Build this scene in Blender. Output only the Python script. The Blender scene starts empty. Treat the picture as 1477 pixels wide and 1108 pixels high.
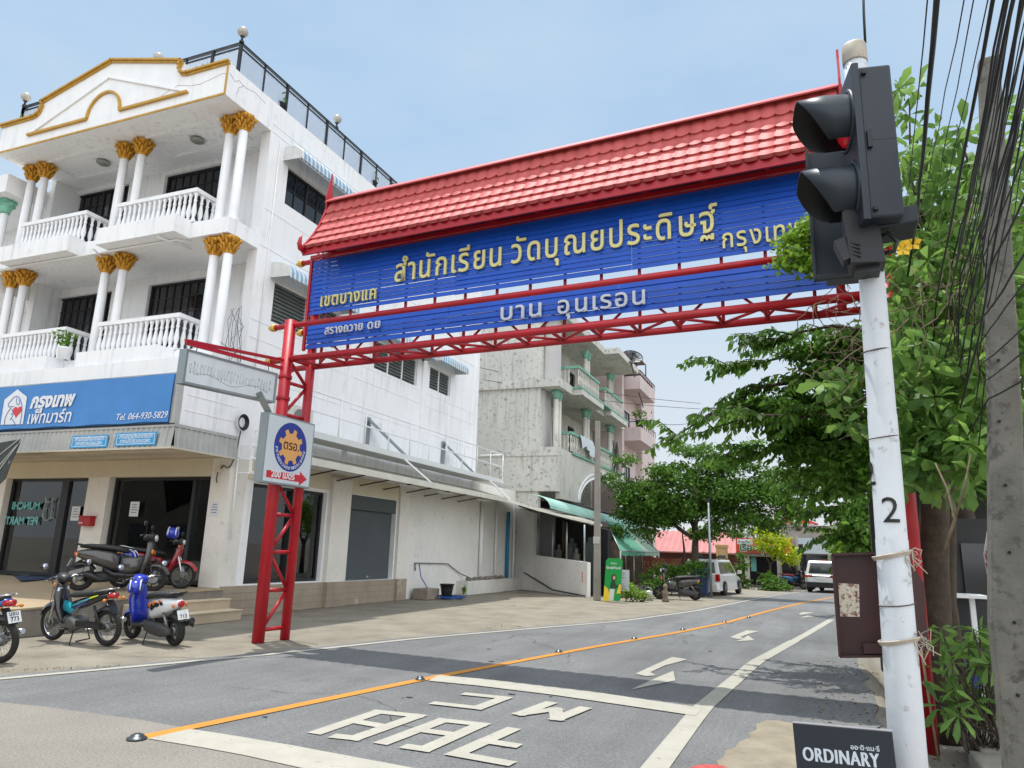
import bpy, math, random
import numpy as np
from mathutils import Vector, Matrix
random.seed(7)
SC = bpy.context.scene
COL = SC.collection
# ------------------------------------------------------------------ camera
IW, IH = 1477.0, 1108.0
FPX, PITCH, ROLL, YAW, HC = 1046.463, 0.2257445, 0.0312131, -0.3919784, 1.65
_cp, _sp = math.cos(PITCH), math.sin(PITCH)
_cy, _sy = math.cos(YAW), math.sin(YAW)
FW = Vector((_sy*_cp, _cy*_cp, _sp))
_r = Vector((_cy, -_sy, 0)); _u = _r.cross(FW)
RT = _r*math.cos(ROLL) + _u*math.sin(ROLL)
UP = -_r*math.sin(ROLL) + _u*math.cos(ROLL)
cam = bpy.data.cameras.new('camera'); camo = bpy.data.objects.new('camera', cam); COL.objects.link(camo)
cam.sensor_width = 36; cam.sensor_fit = 'HORIZONTAL'; cam.lens = FPX/IW*36
cam.clip_start = .05; cam.clip_end = 4000
CM = Matrix((RT, UP, -FW)).transposed().to_4x4(); CM.translation = Vector((0, 0, HC))
camo.matrix_world = CM
SC.camera = camo
# ------------------------------------------------------------------ sky, sun, exposure
SUNDIR = Vector((-.19, .13, 1.0)).normalized()
w = bpy.data.worlds.new('World'); SC.world = w; w.use_nodes = True
nt = w.node_tree; nt.nodes.clear()
out = nt.nodes.new('ShaderNodeOutputWorld'); bg = nt.nodes.new('ShaderNodeBackground')
sky = nt.nodes.new('ShaderNodeTexSky'); sky.sky_type = 'NISHITA'; sky.sun_disc = False
sky.sun_elevation = math.asin(SUNDIR.z)
sky.sun_rotation = math.atan2(SUNDIR.x, SUNDIR.y)
sky.altitude = 0; sky.air_density = 1.0; sky.dust_density = 1.2; sky.ozone_density = 1.0
tc = nt.nodes.new('ShaderNodeTexCoord'); mp = nt.nodes.new('ShaderNodeMapping'); mp.inputs['Scale'].default_value = (1.6, 1.6, 4.5)
nz = nt.nodes.new('ShaderNodeTexNoise'); nz.inputs['Scale'].default_value = 1.5; nz.inputs['Detail'].default_value = 6; nz.inputs['Roughness'].default_value = .55
cr = nt.nodes.new('ShaderNodeMapRange'); cr.inputs['From Min'].default_value = .36; cr.inputs['From Max'].default_value = .75; cr.inputs['To Min'].default_value = 0; cr.inputs['To Max'].default_value = .42
sx = nt.nodes.new('ShaderNodeSeparateXYZ')
hr = nt.nodes.new('ShaderNodeValToRGB'); E_ = hr.color_ramp.elements      # hazy air: pale at the horizon, blue overhead
E_[0].position = 0; E_[0].color = (.42, .442, .455, 1); E_[1].position = .75; E_[1].color = (.19, .305, .45, 1)
e_ = E_.new(.2); e_.color = (.375, .42, .465, 1); e_ = E_.new(.42); e_.color = (.27, .365, .47, 1)
sc_ = nt.nodes.new('ShaderNodeMix'); sc_.data_type = 'RGBA'; sc_.blend_type = 'MULTIPLY'; sc_.inputs['Factor'].default_value = 1; sc_.inputs['B'].default_value = (9.5, 9.5, 9.5, 1)
m0 = nt.nodes.new('ShaderNodeMix'); m0.data_type = 'RGBA'; m0.inputs['Factor'].default_value = .92
mix = nt.nodes.new('ShaderNodeMix'); mix.data_type = 'RGBA'; mix.inputs['B'].default_value = (3.7, 4.2, 4.6, 1)
L = nt.links.new
L(tc.outputs['Generated'], mp.inputs['Vector']); L(mp.outputs[0], nz.inputs['Vector']); L(nz.outputs['Fac'], cr.inputs[0])
L(tc.outputs['Generated'], sx.inputs[0]); L(sx.outputs['Z'], hr.inputs[0]); L(hr.outputs[0], sc_.inputs['A'])
L(sky.outputs[0], m0.inputs['A']); L(sc_.outputs['Result'], m0.inputs['B']); L(m0.outputs['Result'], mix.inputs['A'])
# bright patch added to the unseen sky behind the camera, to light the house fronts
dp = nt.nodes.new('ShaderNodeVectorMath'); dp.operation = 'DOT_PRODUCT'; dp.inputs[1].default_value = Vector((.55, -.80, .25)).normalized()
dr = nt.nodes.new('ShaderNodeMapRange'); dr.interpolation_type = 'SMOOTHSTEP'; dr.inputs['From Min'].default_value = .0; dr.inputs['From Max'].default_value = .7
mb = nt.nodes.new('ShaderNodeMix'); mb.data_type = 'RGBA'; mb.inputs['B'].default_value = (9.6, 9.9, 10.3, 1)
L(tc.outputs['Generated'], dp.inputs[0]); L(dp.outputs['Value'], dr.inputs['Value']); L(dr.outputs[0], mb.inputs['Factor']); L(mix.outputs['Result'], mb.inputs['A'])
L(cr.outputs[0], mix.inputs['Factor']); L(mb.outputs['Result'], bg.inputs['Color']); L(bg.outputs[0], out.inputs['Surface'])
bg.inputs['Strength'].default_value = .14
sl = bpy.data.lights.new('sun', 'SUN'); sl.energy = 3.2; sl.angle = math.radians(.55); sl.color = (1, .965, .91)
so = bpy.data.objects.new('sun', sl); COL.objects.link(so)
so.rotation_euler = (-SUNDIR).to_track_quat('-Z', 'Y').to_euler(); so.location = (0, 0, 40)
SC.view_settings.view_transform = 'Standard'; SC.view_settings.look = 'None'; SC.view_settings.gamma = 1
SC.view_settings.exposure = 0.47
try:
    SC.cycles.max_bounces = 8; SC.cycles.transparent_max_bounces = 12
except Exception: pass

# ------------------------------------------------------------------ pixel -> place in the world (real planes, real depths)
def ray(x, y): return FW + RT*((x-IW/2)/FPX) - UP*((y-IH/2)/FPX)
EYE = Vector((0, 0, HC))
def G(x, y, z=0.0): d = ray(x, y); return EYE + d*((z-HC)/d.z)
def PX(x, y, X): d = ray(x, y); return EYE + d*(X/d.x)
def PY(x, y, Y): d = ray(x, y); return EYE + d*(Y/d.y)

# ------------------------------------------------------------------ materials
def S(r, g, b):
    f = lambda c: (c/255/12.92 if c/255 <= .04045 else ((c/255+.055)/1.055)**2.4)
    return (f(r), f(g), f(b))
_M = {}
def mat(name, col, rough=.6, metal=0., var=.15, scale=2.5, bump=0., bscale=60., streak=0., streakcol=None, spec=.5, coat=0., spots=0., spotcol=(.05,.05,.045), spotscale=6., spotlo=.58, emit=0., island=0., alpha=1.):
    if name in _M: return _M[name]
    m = bpy.data.materials.new(name); m.use_nodes = True; n = m.node_tree; N = n.nodes; K = n.links.new
    b = N['Principled BSDF']
    b.inputs['Roughness'].default_value = rough; b.inputs['Metallic'].default_value = metal
    b.inputs['Specular IOR Level'].default_value = spec; b.inputs['Coat Weight'].default_value = coat
    b.inputs['Coat Roughness'].default_value = .08
    t = N.new('ShaderNodeTexCoord'); co = t.outputs['Object']
    def rgbmix(fac, A, B, mode='MIX'):
        q = N.new('ShaderNodeMix'); q.data_type = 'RGBA'; q.blend_type = mode
        for s, v in (('Factor', fac), ('A', A), ('B', B)):
            if hasattr(v, 'is_linked'): K(v, q.inputs[s])
            elif s == 'Factor': q.inputs[s].default_value = v
            else: q.inputs[s].default_value = (*v, 1)
        return q.outputs['Result']
    def noise(sc, det=5, ro=.6, vec=None):
        q = N.new('ShaderNodeTexNoise'); q.inputs['Scale'].default_value = sc; q.inputs['Detail'].default_value = det; q.inputs['Roughness'].default_value = ro
        K(vec or co, q.inputs['Vector']); return q.outputs['Fac']
    def ramp(v, a, c, lo=0, hi=1):
        q = N.new('ShaderNodeMapRange'); q.inputs['From Min'].default_value = a; q.inputs['From Max'].default_value = c
        q.inputs['To Min'].default_value = lo; q.inputs['To Max'].default_value = hi; K(v, q.inputs['Value']); return q.outputs[0]
    c = None
    d = tuple(x*(1-var) for x in col); e = tuple(min(1, x*(1+var*.6)) for x in col)
    if var > 0: c = rgbmix(ramp(noise(scale), .3, .7), d, e)
    else: c = rgbmix(0., col, col)
    if island:
        g = N.new('ShaderNodeNewGeometry')
        h = N.new('ShaderNodeHueSaturation'); K(ramp(g.outputs['Random Per Island'], 0, 1, 1-island, 1+island), h.inputs['Value']); K(c, h.inputs['Color']); c = h.outputs[0]
    if streak:
        mp_ = N.new('ShaderNodeMapping'); mp_.inputs['Scale'].default_value = (5, 5, .35); K(co, mp_.inputs['Vector'])
        f = ramp(noise(1.6, 7, .65, mp_.outputs[0]), .5, .78, 0, streak)
        f2 = ramp(noise(.45, 4), .38, .62, 0, 1)
        mm = N.new('ShaderNodeMath'); mm.operation = 'MULTIPLY'; K(f, mm.inputs[0]); K(f2, mm.inputs[1])
        c = rgbmix(mm.outputs[0], c, streakcol or tuple(x*.35 for x in col))
    if spots:
        f = ramp(noise(spotscale, 8, .7), spotlo, spotlo+.1, 0, spots); c = rgbmix(f, c, spotcol)
    K(c, b.inputs['Base Color'])
    if bump:
        q = N.new('ShaderNodeBump'); q.inputs['Strength'].default_value = min(1, bump); q.inputs['Distance'].default_value = .01
        K(noise(bscale, 4), q.inputs['Height']); K(q.outputs[0], b.inputs['Normal'])
    if emit:
        b.inputs['Emission Color'].default_value = (*col, 1); b.inputs['Emission Strength'].default_value = emit
    _M[name] = m; return m
def leafmat(name, c1, c2, trans=.35, rough=.45):
    if name in _M: return _M[name]
    m = bpy.data.materials.new(name); m.use_nodes = True; n = m.node_tree; N = n.nodes; K = n.links.new
    b = N['Principled BSDF']; b.inputs['Roughness'].default_value = rough; b.inputs['Specular IOR Level'].default_value = .22
    g = N.new('ShaderNodeNewGeometry'); t = N.new('ShaderNodeTexCoord'); nz = N.new('ShaderNodeTexNoise'); nz.inputs['Scale'].default_value = .9
    K(t.outputs['Object'], nz.inputs['Vector'])
    ad = N.new('ShaderNodeMath'); ad.operation = 'MULTIPLY_ADD'; ad.inputs[1].default_value = .55
    K(g.outputs['Random Per Island'], ad.inputs[0]); 
    mu = N.new('ShaderNodeMath'); mu.operation = 'MULTIPLY'; mu.inputs[1].default_value = .5; K(nz.outputs['Fac'], mu.inputs[0]); K(mu.outputs[0], ad.inputs[2])
    q = N.new('ShaderNodeMix'); q.data_type = 'RGBA'; q.inputs['A'].default_value = (*c1, 1); q.inputs['B'].default_value = (*c2, 1); K(ad.outputs[0], q.inputs['Factor'])
    K(q.outputs['Result'], b.inputs['Base Color'])
    tr = N.new('ShaderNodeBsdfTranslucent'); ms = N.new('ShaderNodeMixShader'); ms.inputs[0].default_value = trans
    hs = N.new('ShaderNodeHueSaturation'); hs.inputs['Value'].default_value = 1.6; hs.inputs['Hue'].default_value = .485; K(q.outputs['Result'], hs.inputs['Color']); K(hs.outputs[0], tr.inputs['Color'])
    K(b.outputs[0], ms.inputs[1]); K(tr.outputs[0], ms.inputs[2]); K(ms.outputs[0], N['Material Output'].inputs['Surface'])
    _M[name] = m; return m
def glassmat(name, tint=(.6,.66,.64), refl=.12, rough=.02):
    if name in _M: return _M[name]
    m = bpy.data.materials.new(name); m.use_nodes = True; n = m.node_tree; N = n.nodes; K = n.links.new
    N.remove(N['Principled BSDF'])
    tp = N.new('ShaderNodeBsdfTransparent'); tp.inputs[0].default_value = (*tint, 1)
    gl = N.new('ShaderNodeBsdfGlossy'); gl.inputs['Roughness'].default_value = rough; gl.inputs[0].default_value = (.95, .97, 1, 1)
    fr = N.new('ShaderNodeFresnel'); fr.inputs[0].default_value = 1.5
    ad = N.new('ShaderNodeMath'); ad.operation = 'ADD'; ad.inputs[1].default_value = refl; ad.use_clamp = True; K(fr.outputs[0], ad.inputs[0])
    ms = N.new('ShaderNodeMixShader'); K(ad.outputs[0], ms.inputs[0]); K(tp.outputs[0], ms.inputs[1]); K(gl.outputs[0], ms.inputs[2]); K(ms.outputs[0], N['Material Output'].inputs['Surface'])
    _M[name] = m; return m

# ------------------------------------------------------------------ mesh builder
OFF = {}
class MB:
    def __init__(s): s.v = []; s.f = []; s.mi = []; s.sm = []
    def add(s, vs, fs, mi=0, sm=False):
        k = len(s.v); s.v.extend([tuple(q) for q in vs])
        for f in fs: s.f.append([k+i for i in f]); s.mi.append(mi); s.sm.append(sm)
        return s
    def box(s, x0, x1, y0, y1, z0, z1, mi=0):
        if x0 > x1: x0, x1 = x1, x0
        if y0 > y1: y0, y1 = y1, y0
        return s.add([(x0,y0,z0),(x1,y0,z0),(x1,y1,z0),(x0,y1,z0),(x0,y0,z1),(x1,y0,z1),(x1,y1,z1),(x0,y1,z1)],
              [(0,3,2,1),(4,5,6,7),(0,1,5,4),(1,2,6,5),(2,3,7,6),(3,0,4,7)], mi)
    def obox(s, c, hx, hy, hz, mi=0):     # oriented box: centre and three half-axis vectors
        c, hx, hy, hz = map(Vector, (c, hx, hy, hz))
        vs = [c+a*hx+b*hy+d*hz for d in (-1,1) for a, b in ((-1,-1),(1,-1),(1,1),(-1,1))]
        return s.add(vs, [(0,3,2,1),(4,5,6,7),(0,1,5,4),(1,2,6,5),(2,3,7,6),(3,0,4,7)], mi)
    def bar(s, a, b, w, h, up=(0,0,1), mi=0):
        a, b = Vector(a), Vector(b); d = (b-a); l = d.length; d.normalize()
        sd = d.cross(Vector(up))
        if sd.length < 1e-4: sd = d.cross(Vector((1,0,0)))
        sd.normalize(); u = sd.cross(d)
        return s.obox((a+b)/2, d*(l/2), sd*(w/2), u*(h/2), mi)
    def tube(s, pts, r, n=8, cap=True, mi=0, sm=True, closed=False):
        P = [Vector(p) for p in pts]; m = len(P)
        rs = r if isinstance(r, (list, tuple)) else [r]*m
        T = []
        for i in range(m):
            a = P[i-1] if (i > 0 or closed) else P[i]; b = P[(i+1) % m] if (i < m-1 or closed) else P[i]
            t = (b-a); T.append(t.normalized() if t.length > 1e-9 else Vector((0,0,1)))
        ref = Vector((0,0,1)) if abs(T[0].z) < .9 else Vector((1,0,0))
        u = T[0].cross(ref).normalized(); vs = []
        for i in range(m):
            u = (u - T[i]*u.dot(T[i])); u.normalize(); w_ = T[i].cross(u)
            for k in range(n):
                a = 2*math.pi*k/n; vs.append(P[i] + (u*math.cos(a)+w_*math.sin(a))*rs[i])
        fs = []
        for i in range(m if closed else m-1):
            j = (i+1) % m
            for k in range(n): fs.append((i*n+k, i*n+(k+1)%n, j*n+(k+1)%n, j*n+k))
        s.add(vs, fs, mi, sm)
        if cap and not closed:
            k0 = len(s.v)-m*n
            s.f.append([k0+k for k in range(n)][::-1]); s.mi.append(mi); s.sm.append(False)
            s.f.append([k0+(m-1)*n+k for k in range(n)]); s.mi.append(mi); s.sm.append(False)
        return s
    def lathe(s, prof, c=(0,0,0), n=16, ax=(0,0,1), mi=0, sm=True, flute=0.):   # prof: (r, height)
        ax = Vector(ax).normalized(); ref = Vector((1,0,0)) if abs(ax.x) < .9 else Vector((0,1,0))
        u = (ref-ax*ref.dot(ax)).normalized(); v = ax.cross(u); c = Vector(c); vs = []
        for r, h in prof:
            for k in range(n):
                a = 2*math.pi*k/n; q = r*(1-flute*(k % 2)); vs.append(c+ax*h+(u*math.cos(a)+v*math.sin(a))*q)
        m = len(prof)
        fs = [(i*n+k, i*n+(k+1)%n, (i+1)*n+(k+1)%n, (i+1)*n+k) for i in range(m-1) for k in range(n)]
        fs.append(list(range(n))[::-1]); fs.append([(m-1)*n+k for k in range(n)])
        k0 = len(s.f); s.add(vs, fs, mi, sm); s.sm[-1] = s.sm[-2] = False
        return s
    def prism(s, poly, o, u, w_, d, mi=0, sm=False):      # 2D polygon in axes u,w_ at o, pushed along d
        o, u, w_, d = map(Vector, (o, u, w_, d)); n = len(poly)
        a = [o+u*p[0]+w_*p[1] for p in poly]; b = [q+d for q in a]
        s.add(a+b, [list(range(n))[::-1], [n+i for i in range(n)]], mi)
        k0 = len(s.v)-2*n
        for i in range(n): s.f.append([k0+i, k0+(i+1)%n, k0+n+(i+1)%n, k0+n+i]); s.mi.append(mi); s.sm.append(sm)
        return s
    def loft(s, secs, cap=True, mi=0, sm=True):          # list of closed rings of equal length
        n = len(secs[0]); vs = [q for r in secs for q in r]
        fs = [(i*n+k, i*n+(k+1)%n, (i+1)*n+(k+1)%n, (i+1)*n+k) for i in range(len(secs)-1) for k in range(n)]
        s.add(vs, fs, mi, sm)
        if cap:
            k0 = len(s.v)-len(vs)
            s.f.append([k0+k for k in range(n)][::-1]); s.mi.append(mi); s.sm.append(False)
            s.f.append([k0+(len(secs)-1)*n+k for k in range(n)]); s.mi.append(mi); s.sm.append(False)
        return s
    def quad(s, a, b, c, d, mi=0): return s.add([a,b,c,d], [(0,1,2,3)], mi)
    def ball(s, c, r, n=12, m=8, mi=0, sc=(1,1,1)):
        c = Vector(c); prof = [(max(1e-4, math.sin(math.pi*i/m))*r, -math.cos(math.pi*i/m)*r) for i in range(m+1)]
        k = len(s.v); s.lathe(prof, (0,0,0), n, mi=mi)
        for i in range(k, len(s.v)):
            p = s.v[i]; s.v[i] = (c.x+p[0]*sc[0], c.y+p[1]*sc[1], c.z+p[2]*sc[2])
        return s
    def build(s, name, mats, parent=None, bevel=0., subsurf=0):
        if not isinstance(mats, (list, tuple)): mats = [mats]
        V = np.array(s.v, dtype=float).reshape(-1, 3); loc = Vector((0,0,0))
        if parent is not None: V = V - np.array(OFF.get(parent.name, (0,0,0)))
        else:
            mn, mx_ = V.min(0), V.max(0); loc = Vector(((mn[0]+mx_[0])/2, (mn[1]+mx_[1])/2, mn[2])); V = V - np.array(loc)
        me = bpy.data.meshes.new(name); me.from_pydata(V.tolist(), [], s.f)
        me.polygons.foreach_set('material_index', s.mi); me.polygons.foreach_set('use_smooth', s.sm)
        for q in mats: me.materials.append(q)
        me.update()
        o = bpy.data.objects.new(name, me); COL.objects.link(o)
        if parent is not None: o.parent = parent; OFF[o.name] = OFF.get(parent.name, (0,0,0))
        else: o.location = loc; OFF[o.name] = tuple(loc)
        if bevel:
            bm_ = o.modifiers.new('bevel', 'BEVEL'); bm_.width = bevel; bm_.segments = 2; bm_.limit_method = 'ANGLE'; bm_.angle_limit = .6
        if subsurf:
            ss = o.modifiers.new('sub', 'SUBSURF'); ss.levels = ss.render_levels = subsurf
        return o
def tag(o, label=None, cat=None, group=None, kind=None):
    if label: o['label'] = label
    if cat: o['category'] = cat
    if group: o['group'] = group
    if kind: o['kind'] = kind
    return o
def thing(name, label, cat, loc=(0,0,0), group=None, rotz=0., local=False):
    o = bpy.data.objects.new(name, None); COL.objects.link(o); o.empty_display_size = .2
    o.location = loc; o.rotation_euler = (0, 0, rotz); OFF[o.name] = (0,0,0) if local else tuple(loc)
    return tag(o, label, cat, group)
def kids(o): return [c for c in bpy.data.objects if c.parent == o]
def copytree(o, parent=None):
    c = o.copy(); COL.objects.link(c); c.parent = parent
    OFF[c.name] = OFF.get(o.name, (0,0,0))
    for ch in kids(o): copytree(ch, c)
    return c
def struct(o): o['kind'] = 'structure'; return o
def one(mb, name, m, label, cat, group=None, bevel=0.):
    return tag(mb.build(name, m, None, bevel), label, cat, group)
def text(body, o, u, v, m, parent, name='lettering', w=None, h=None, depth=.004, bold=0., shear=0., align='L', xfat=0., spacing=1.):
    """Lettering as a mesh: o = lower left (or centre) of the line, u along it, v up it."""
    c = bpy.data.curves.new('t', 'FONT'); c.body = body; c.offset = bold; c.shear = shear; c.space_character = spacing; c.resolution_u = 3
    t = bpy.data.objects.new('t', c); COL.objects.link(t); bpy.context.view_layer.update()
    me = bpy.data.meshes.new_from_object(t.evaluated_get(bpy.context.evaluated_depsgraph_get()))
    bpy.data.objects.remove(t); bpy.data.curves.remove(c)
    P = np.array([q.co[:] for q in me.vertices]); F = [list(p.vertices) for p in me.polygons]
    E = [tuple(e.vertices) for e in me.edges]; bpy.data.meshes.remove(me)
    x0, x1 = P[:,0].min(), P[:,0].max()
    sx_ = (w/(x1-x0)) if w else h; sy_ = h if h else sx_
    P = np.stack([(P[:,0]-x0)*sx_, P[:,1]*sy_], 1)
    if align == 'C': P[:,0] -= (x1-x0)*sx_/2
    if align == 'R': P[:,0] -= (x1-x0)*sx_
    o, u, v = Vector(o), Vector(u).normalized(), Vector(v).normalized(); nrm = u.cross(v)
    mb = MB(); cnt = {}
    for f in F:
        for i in range(len(f)):
            e = (f[i], f[(i+1) % len(f)]); cnt[e] = 1
    rim = [e for e in cnt if (e[1], e[0]) not in cnt]
    for dx in ((-xfat, 0, xfat) if xfat else (0,)):
        lift = .0004*(1 if dx > 0 else 2 if dx < 0 else 0)
        fr = [o+u*(p[0]+dx)+v*p[1]+nrm*(depth+lift) for p in P]; k = len(fr)
        bk = [q-nrm*(depth+lift) for q in fr]
        mb.add(fr+bk, F+[(a, k+a, k+b, b) for a, b in rim])
    return mb.build(name, m, parent)
# ================================================================== SETTING
def sst(a, b, x): t = min(1, max(0, (x-a)/(b-a))); return t*t*(3-2*t)
def hz(x, y): return -.37*sst(.65, 1.05, x)*(1-sst(15, 24, y))*sst(-12, -4, -abs(y-8))
def frange(a, b, n): return [a+(b-a)*i/(n-1) for i in range(n)]
mConc = mat('concrete_ground', S(136,130,118), .9, var=.22, scale=.5, bump=.5, bscale=90, spots=.35, spotcol=S(96,92,84), spotscale=1.3)
mFore = mat('gravelly_forecourt', S(134,127,113), .93, var=.3, scale=1.1, bump=1., bscale=55, spots=.5, spotcol=S(92,88,80), spotscale=3.)
mRoad = mat('asphalt', S(108,109,109), .88, var=.13, scale=.6, bump=.8, bscale=120, spots=.3, spotcol=S(78,80,82), spotscale=1.1)
def asphalt_fine(m):
    n = m.node_tree; N = n.nodes; K = n.links.new; b = N['Principled BSDF']; src = b.inputs['Base Color'].links[0].from_socket
    t = N.new('ShaderNodeTexCoord'); q = N.new('ShaderNodeTexNoise'); q.inputs['Scale'].default_value = 48; q.inputs['Detail'].default_value = 5; q.inputs['Roughness'].default_value = .8; K(t.outputs['Object'], q.inputs['Vector'])
    r = N.new('ShaderNodeMapRange'); r.inputs['From Min'].default_value = .35; r.inputs['From Max'].default_value = .65; r.inputs['To Min'].default_value = .62; r.inputs['To Max'].default_value = 1.38; K(q.outputs['Fac'], r.inputs['Value'])
    mu = N.new('ShaderNodeMix'); mu.data_type = 'RGBA'; mu.blend_type = 'MULTIPLY'; mu.inputs['Factor'].default_value = 1; K(src, mu.inputs['A']); K(r.outputs[0], mu.inputs['B']); K(mu.outputs['Result'], b.inputs['Base Color'])
for m_ in (mRoad, mFore, mConc): asphalt_fine(m_)
def tyre_polish(m):      # long faint wear along the lanes, and pale and dark aggregate
    n = m.node_tree; N = n.nodes; K = n.links.new; b = N['Principled BSDF']
    for sc, vec, lo, hi, a_, c_ in ((1.0, (1.5,.10,1), .86, 1.14, .35, .65), (26, (1,1,1), .70, 1.32, .30, .70), (.35, (1,1,1), .88, 1.12, .35, .65)):
        src = b.inputs['Base Color'].links[0].from_socket; t = N.new('ShaderNodeTexCoord'); mp_ = N.new('ShaderNodeMapping'); mp_.inputs['Scale'].default_value = vec; K(t.outputs['Object'], mp_.inputs['Vector'])
        q = N.new('ShaderNodeTexNoise'); q.inputs['Scale'].default_value = sc; q.inputs['Detail'].default_value = 4; q.inputs['Roughness'].default_value = .75; K(mp_.outputs[0], q.inputs['Vector'])
        r = N.new('ShaderNodeMapRange'); r.inputs['From Min'].default_value = a_; r.inputs['From Max'].default_value = c_; r.inputs['To Min'].default_value = lo; r.inputs['To Max'].default_value = hi; K(q.outputs['Fac'], r.inputs['Value'])
        mu = N.new('ShaderNodeMix'); mu.data_type = 'RGBA'; mu.blend_type = 'MULTIPLY'; mu.inputs['Factor'].default_value = 1; K(src, mu.inputs['A']); K(r.outputs[0], mu.inputs['B']); K(mu.outputs['Result'], b.inputs['Base Color'])
tyre_polish(mRoad)
mWhite = mat('road_paint_white', S(166,163,151), .8, var=.12, scale=4, spots=.8, spotcol=S(120,119,115), spotscale=8., bump=.4)
mYel = mat('road_paint_yellow', S(190,128,44), .8, var=.12, scale=4, spots=.5, spotcol=S(150,112,64), spotscale=6., bump=.4)
def sheet(name, xs, ys, m, off):
    b = MB(); nx = len(xs)
    vs = [(x, y, hz(x, y)+off) for y in ys for x in xs]
    fs = [(j*nx+i, j*nx+i+1, (j+1)*nx+i+1, (j+1)*nx+i) for j in range(len(ys)-1) for i in range(nx-1)]
    b.add(vs, fs, 0, True); return struct(b.build(name, m))
sheet('ground', [-900,-200,-60,-20,-13,-8,-4,-1,-.2]+frange(0,1.2,13)+[2,4,8,20,60,200,900], [-900,-200,-40,-10]+frange(-4,26,31)+[32,40,50,80,200,900], mConc, -.012)
def lerp_poly(P, y):
    for a, b in zip(P, P[1:]):
        if a[1] <= y <= b[1]: t = (y-a[1])/(b[1]-a[1]); return a[0]+(b[0]-a[0])*t
    return P[0][0] if y < P[0][1] else P[-1][0]
LEFT = [(-12.2,-6),(-10.4,1.5),(-8.95,6.16),(-7.72,9.59),(-6.95,12.56),(-5.75,15.8),(-4.58,18.9),(-3.5,24),(-2.6,31),(-1.55,38.5),(.2,47),(3.2,56),(9,66),(20,78),(60,100)]
YEL  = [(-5.41,5.02),(-4.76,8.82),(-3.85,13.1),(-2.9,17.0),(-2.2,20.5),(-1.45,26),(-.5,32),(.75,38.4),(2.7,47),(6.0,55),(12.,64)]
RIGHT= [(-1.22,2.0),(-1.27,6.29),(-1.26,8.87),(-.98,13.16),(-.26,18.66),(.38,23.95),(1.3,30),(2.7,38),(5.2,46),(9.5,54),(16,61)]
def strip(name, P, w, m, off, y0=None, y1=None, w2=None, kind='structure'):
    b = MB(); ys = [p[1] for p in P]; y0 = y0 if y0 is not None else ys[0]; y1 = y1 if y1 is not None else ys[-1]
    n = max(8, int((y1-y0)/.7)); L_ = []
    for i in range(n+1):
        y = y0+(y1-y0)*i/n; x = lerp_poly(P, y); dx = (lerp_poly(P, y+.4)-lerp_poly(P, y-.4))/.8
        k = w*math.sqrt(1+dx*dx)/2; L_.append(((x-k, y), (x+k, y)))
    vs = [(q[0], q[1], hz(q[0], q[1])+off) for pr in L_ for q in pr]
    b.add(vs, [(2*i, 2*i+1, 2*i+3, 2*i+2) for i in range(n)], 0); o = b.build(name, m); o['kind'] = kind; return o
# road sheet between its edges
b = MB(); n = 168; NX = 14; vs = []
for i in range(n+1):
    y = -6+i*84/n; xl = lerp_poly(LEFT, y)-.28; xr = (lerp_poly(RIGHT, max(y, 2.))+(.75 if y > 5 else .9)) if y < 61 else lerp_poly(LEFT, y)+9
    if y < 20: e_ = -.66+1.24*sst(6.7,9.3,y)+.05*math.sin(y*3.1)+.03*math.sin(y*7.7); xr = e_ if y < 14 else max(xr, e_-.3*sst(14,20,y))
    for k in range(NX+1):
        x = xl+(xr-xl)*k/NX; vs.append((x, y, hz(x, y)-.004+(.006 if x > -.1 else 0)))
b.add(vs, [(i*(NX+1)+k, i*(NX+1)+k+1, (i+1)*(NX+1)+k+1, (i+1)*(NX+1)+k) for i in range(n) for k in range(NX)], 0, True)
struct(b.build('road', mRoad))
# forecourt left of the road
b = MB(); n = 60; vs = []
for i in range(n+1):
    y = -4+i*35/n; vs += [(-12.4, y, -.008), (lerp_poly(LEFT, y)-.24-.05*math.sin(y*5.)-.04*math.sin(y*2.3), y, -.008)]
b.add(vs, [(2*i, 2*i+1, 2*i+3, 2*i+2) for i in range(n)], 0); struct(b.build('forecourt', mFore))
# concrete apron at the crossing, lower left
mApron = mat('apron_concrete', S(130,125,117), .9, var=.16, scale=.7, bump=.5, bscale=110, spots=.3, spotcol=S(108,102,94), spotscale=1.); asphalt_fine(mApron)
P = [G(*q) for q in [(-60,1005),(0,1013),(60,1019),(135,1029),(200,1038),(262,1049),(330,1063),(410,1078),(480,1090),(560,1102),(640,1113),(760,1135)]]
b = MB(); vs = [(p.x, p.y, .001) for p in P]+[(P[-1].x, -3, .001), (P[0].x-2, -3, .001)]
b.add(vs, [list(range(len(vs)))[::-1]], 0); struct(b.build('concrete_apron', mApron))
strip('white_edge_line', LEFT, .13, mWhite, .004, -4, 60)
strip('yellow_centre_line', YEL, .15, mYel, .004, 5.05, 60)
strip('white_edge_line', RIGHT, .21, mWhite, .004, 2.5, 17)
strip('white_edge_line', RIGHT, .17, mWhite, .004, 17, 58)
def flat(name, polys, m, off):
    b = MB()
    for pl in polys:
        vs = [(p[0], p[1], hz(p[0], p[1])+off) for p in pl]; b.add(vs, [list(range(len(vs)))], 0)
    bb = b.build(name, m)
    bb.data.update()
    import bmesh
    bm = bmesh.new(); bm.from_mesh(bb.data); bmesh.ops.recalc_face_normals(bm, faces=bm.faces)
    for f in bm.faces:
        if f.normal.z < 0: f.normal_flip()
    bm.to_mesh(bb.data); bm.free()
    return struct(bb)
def gp(L_, x0, y0, s): return [G(x0+a/s, y0+c/s) for a, c in L_]
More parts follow.
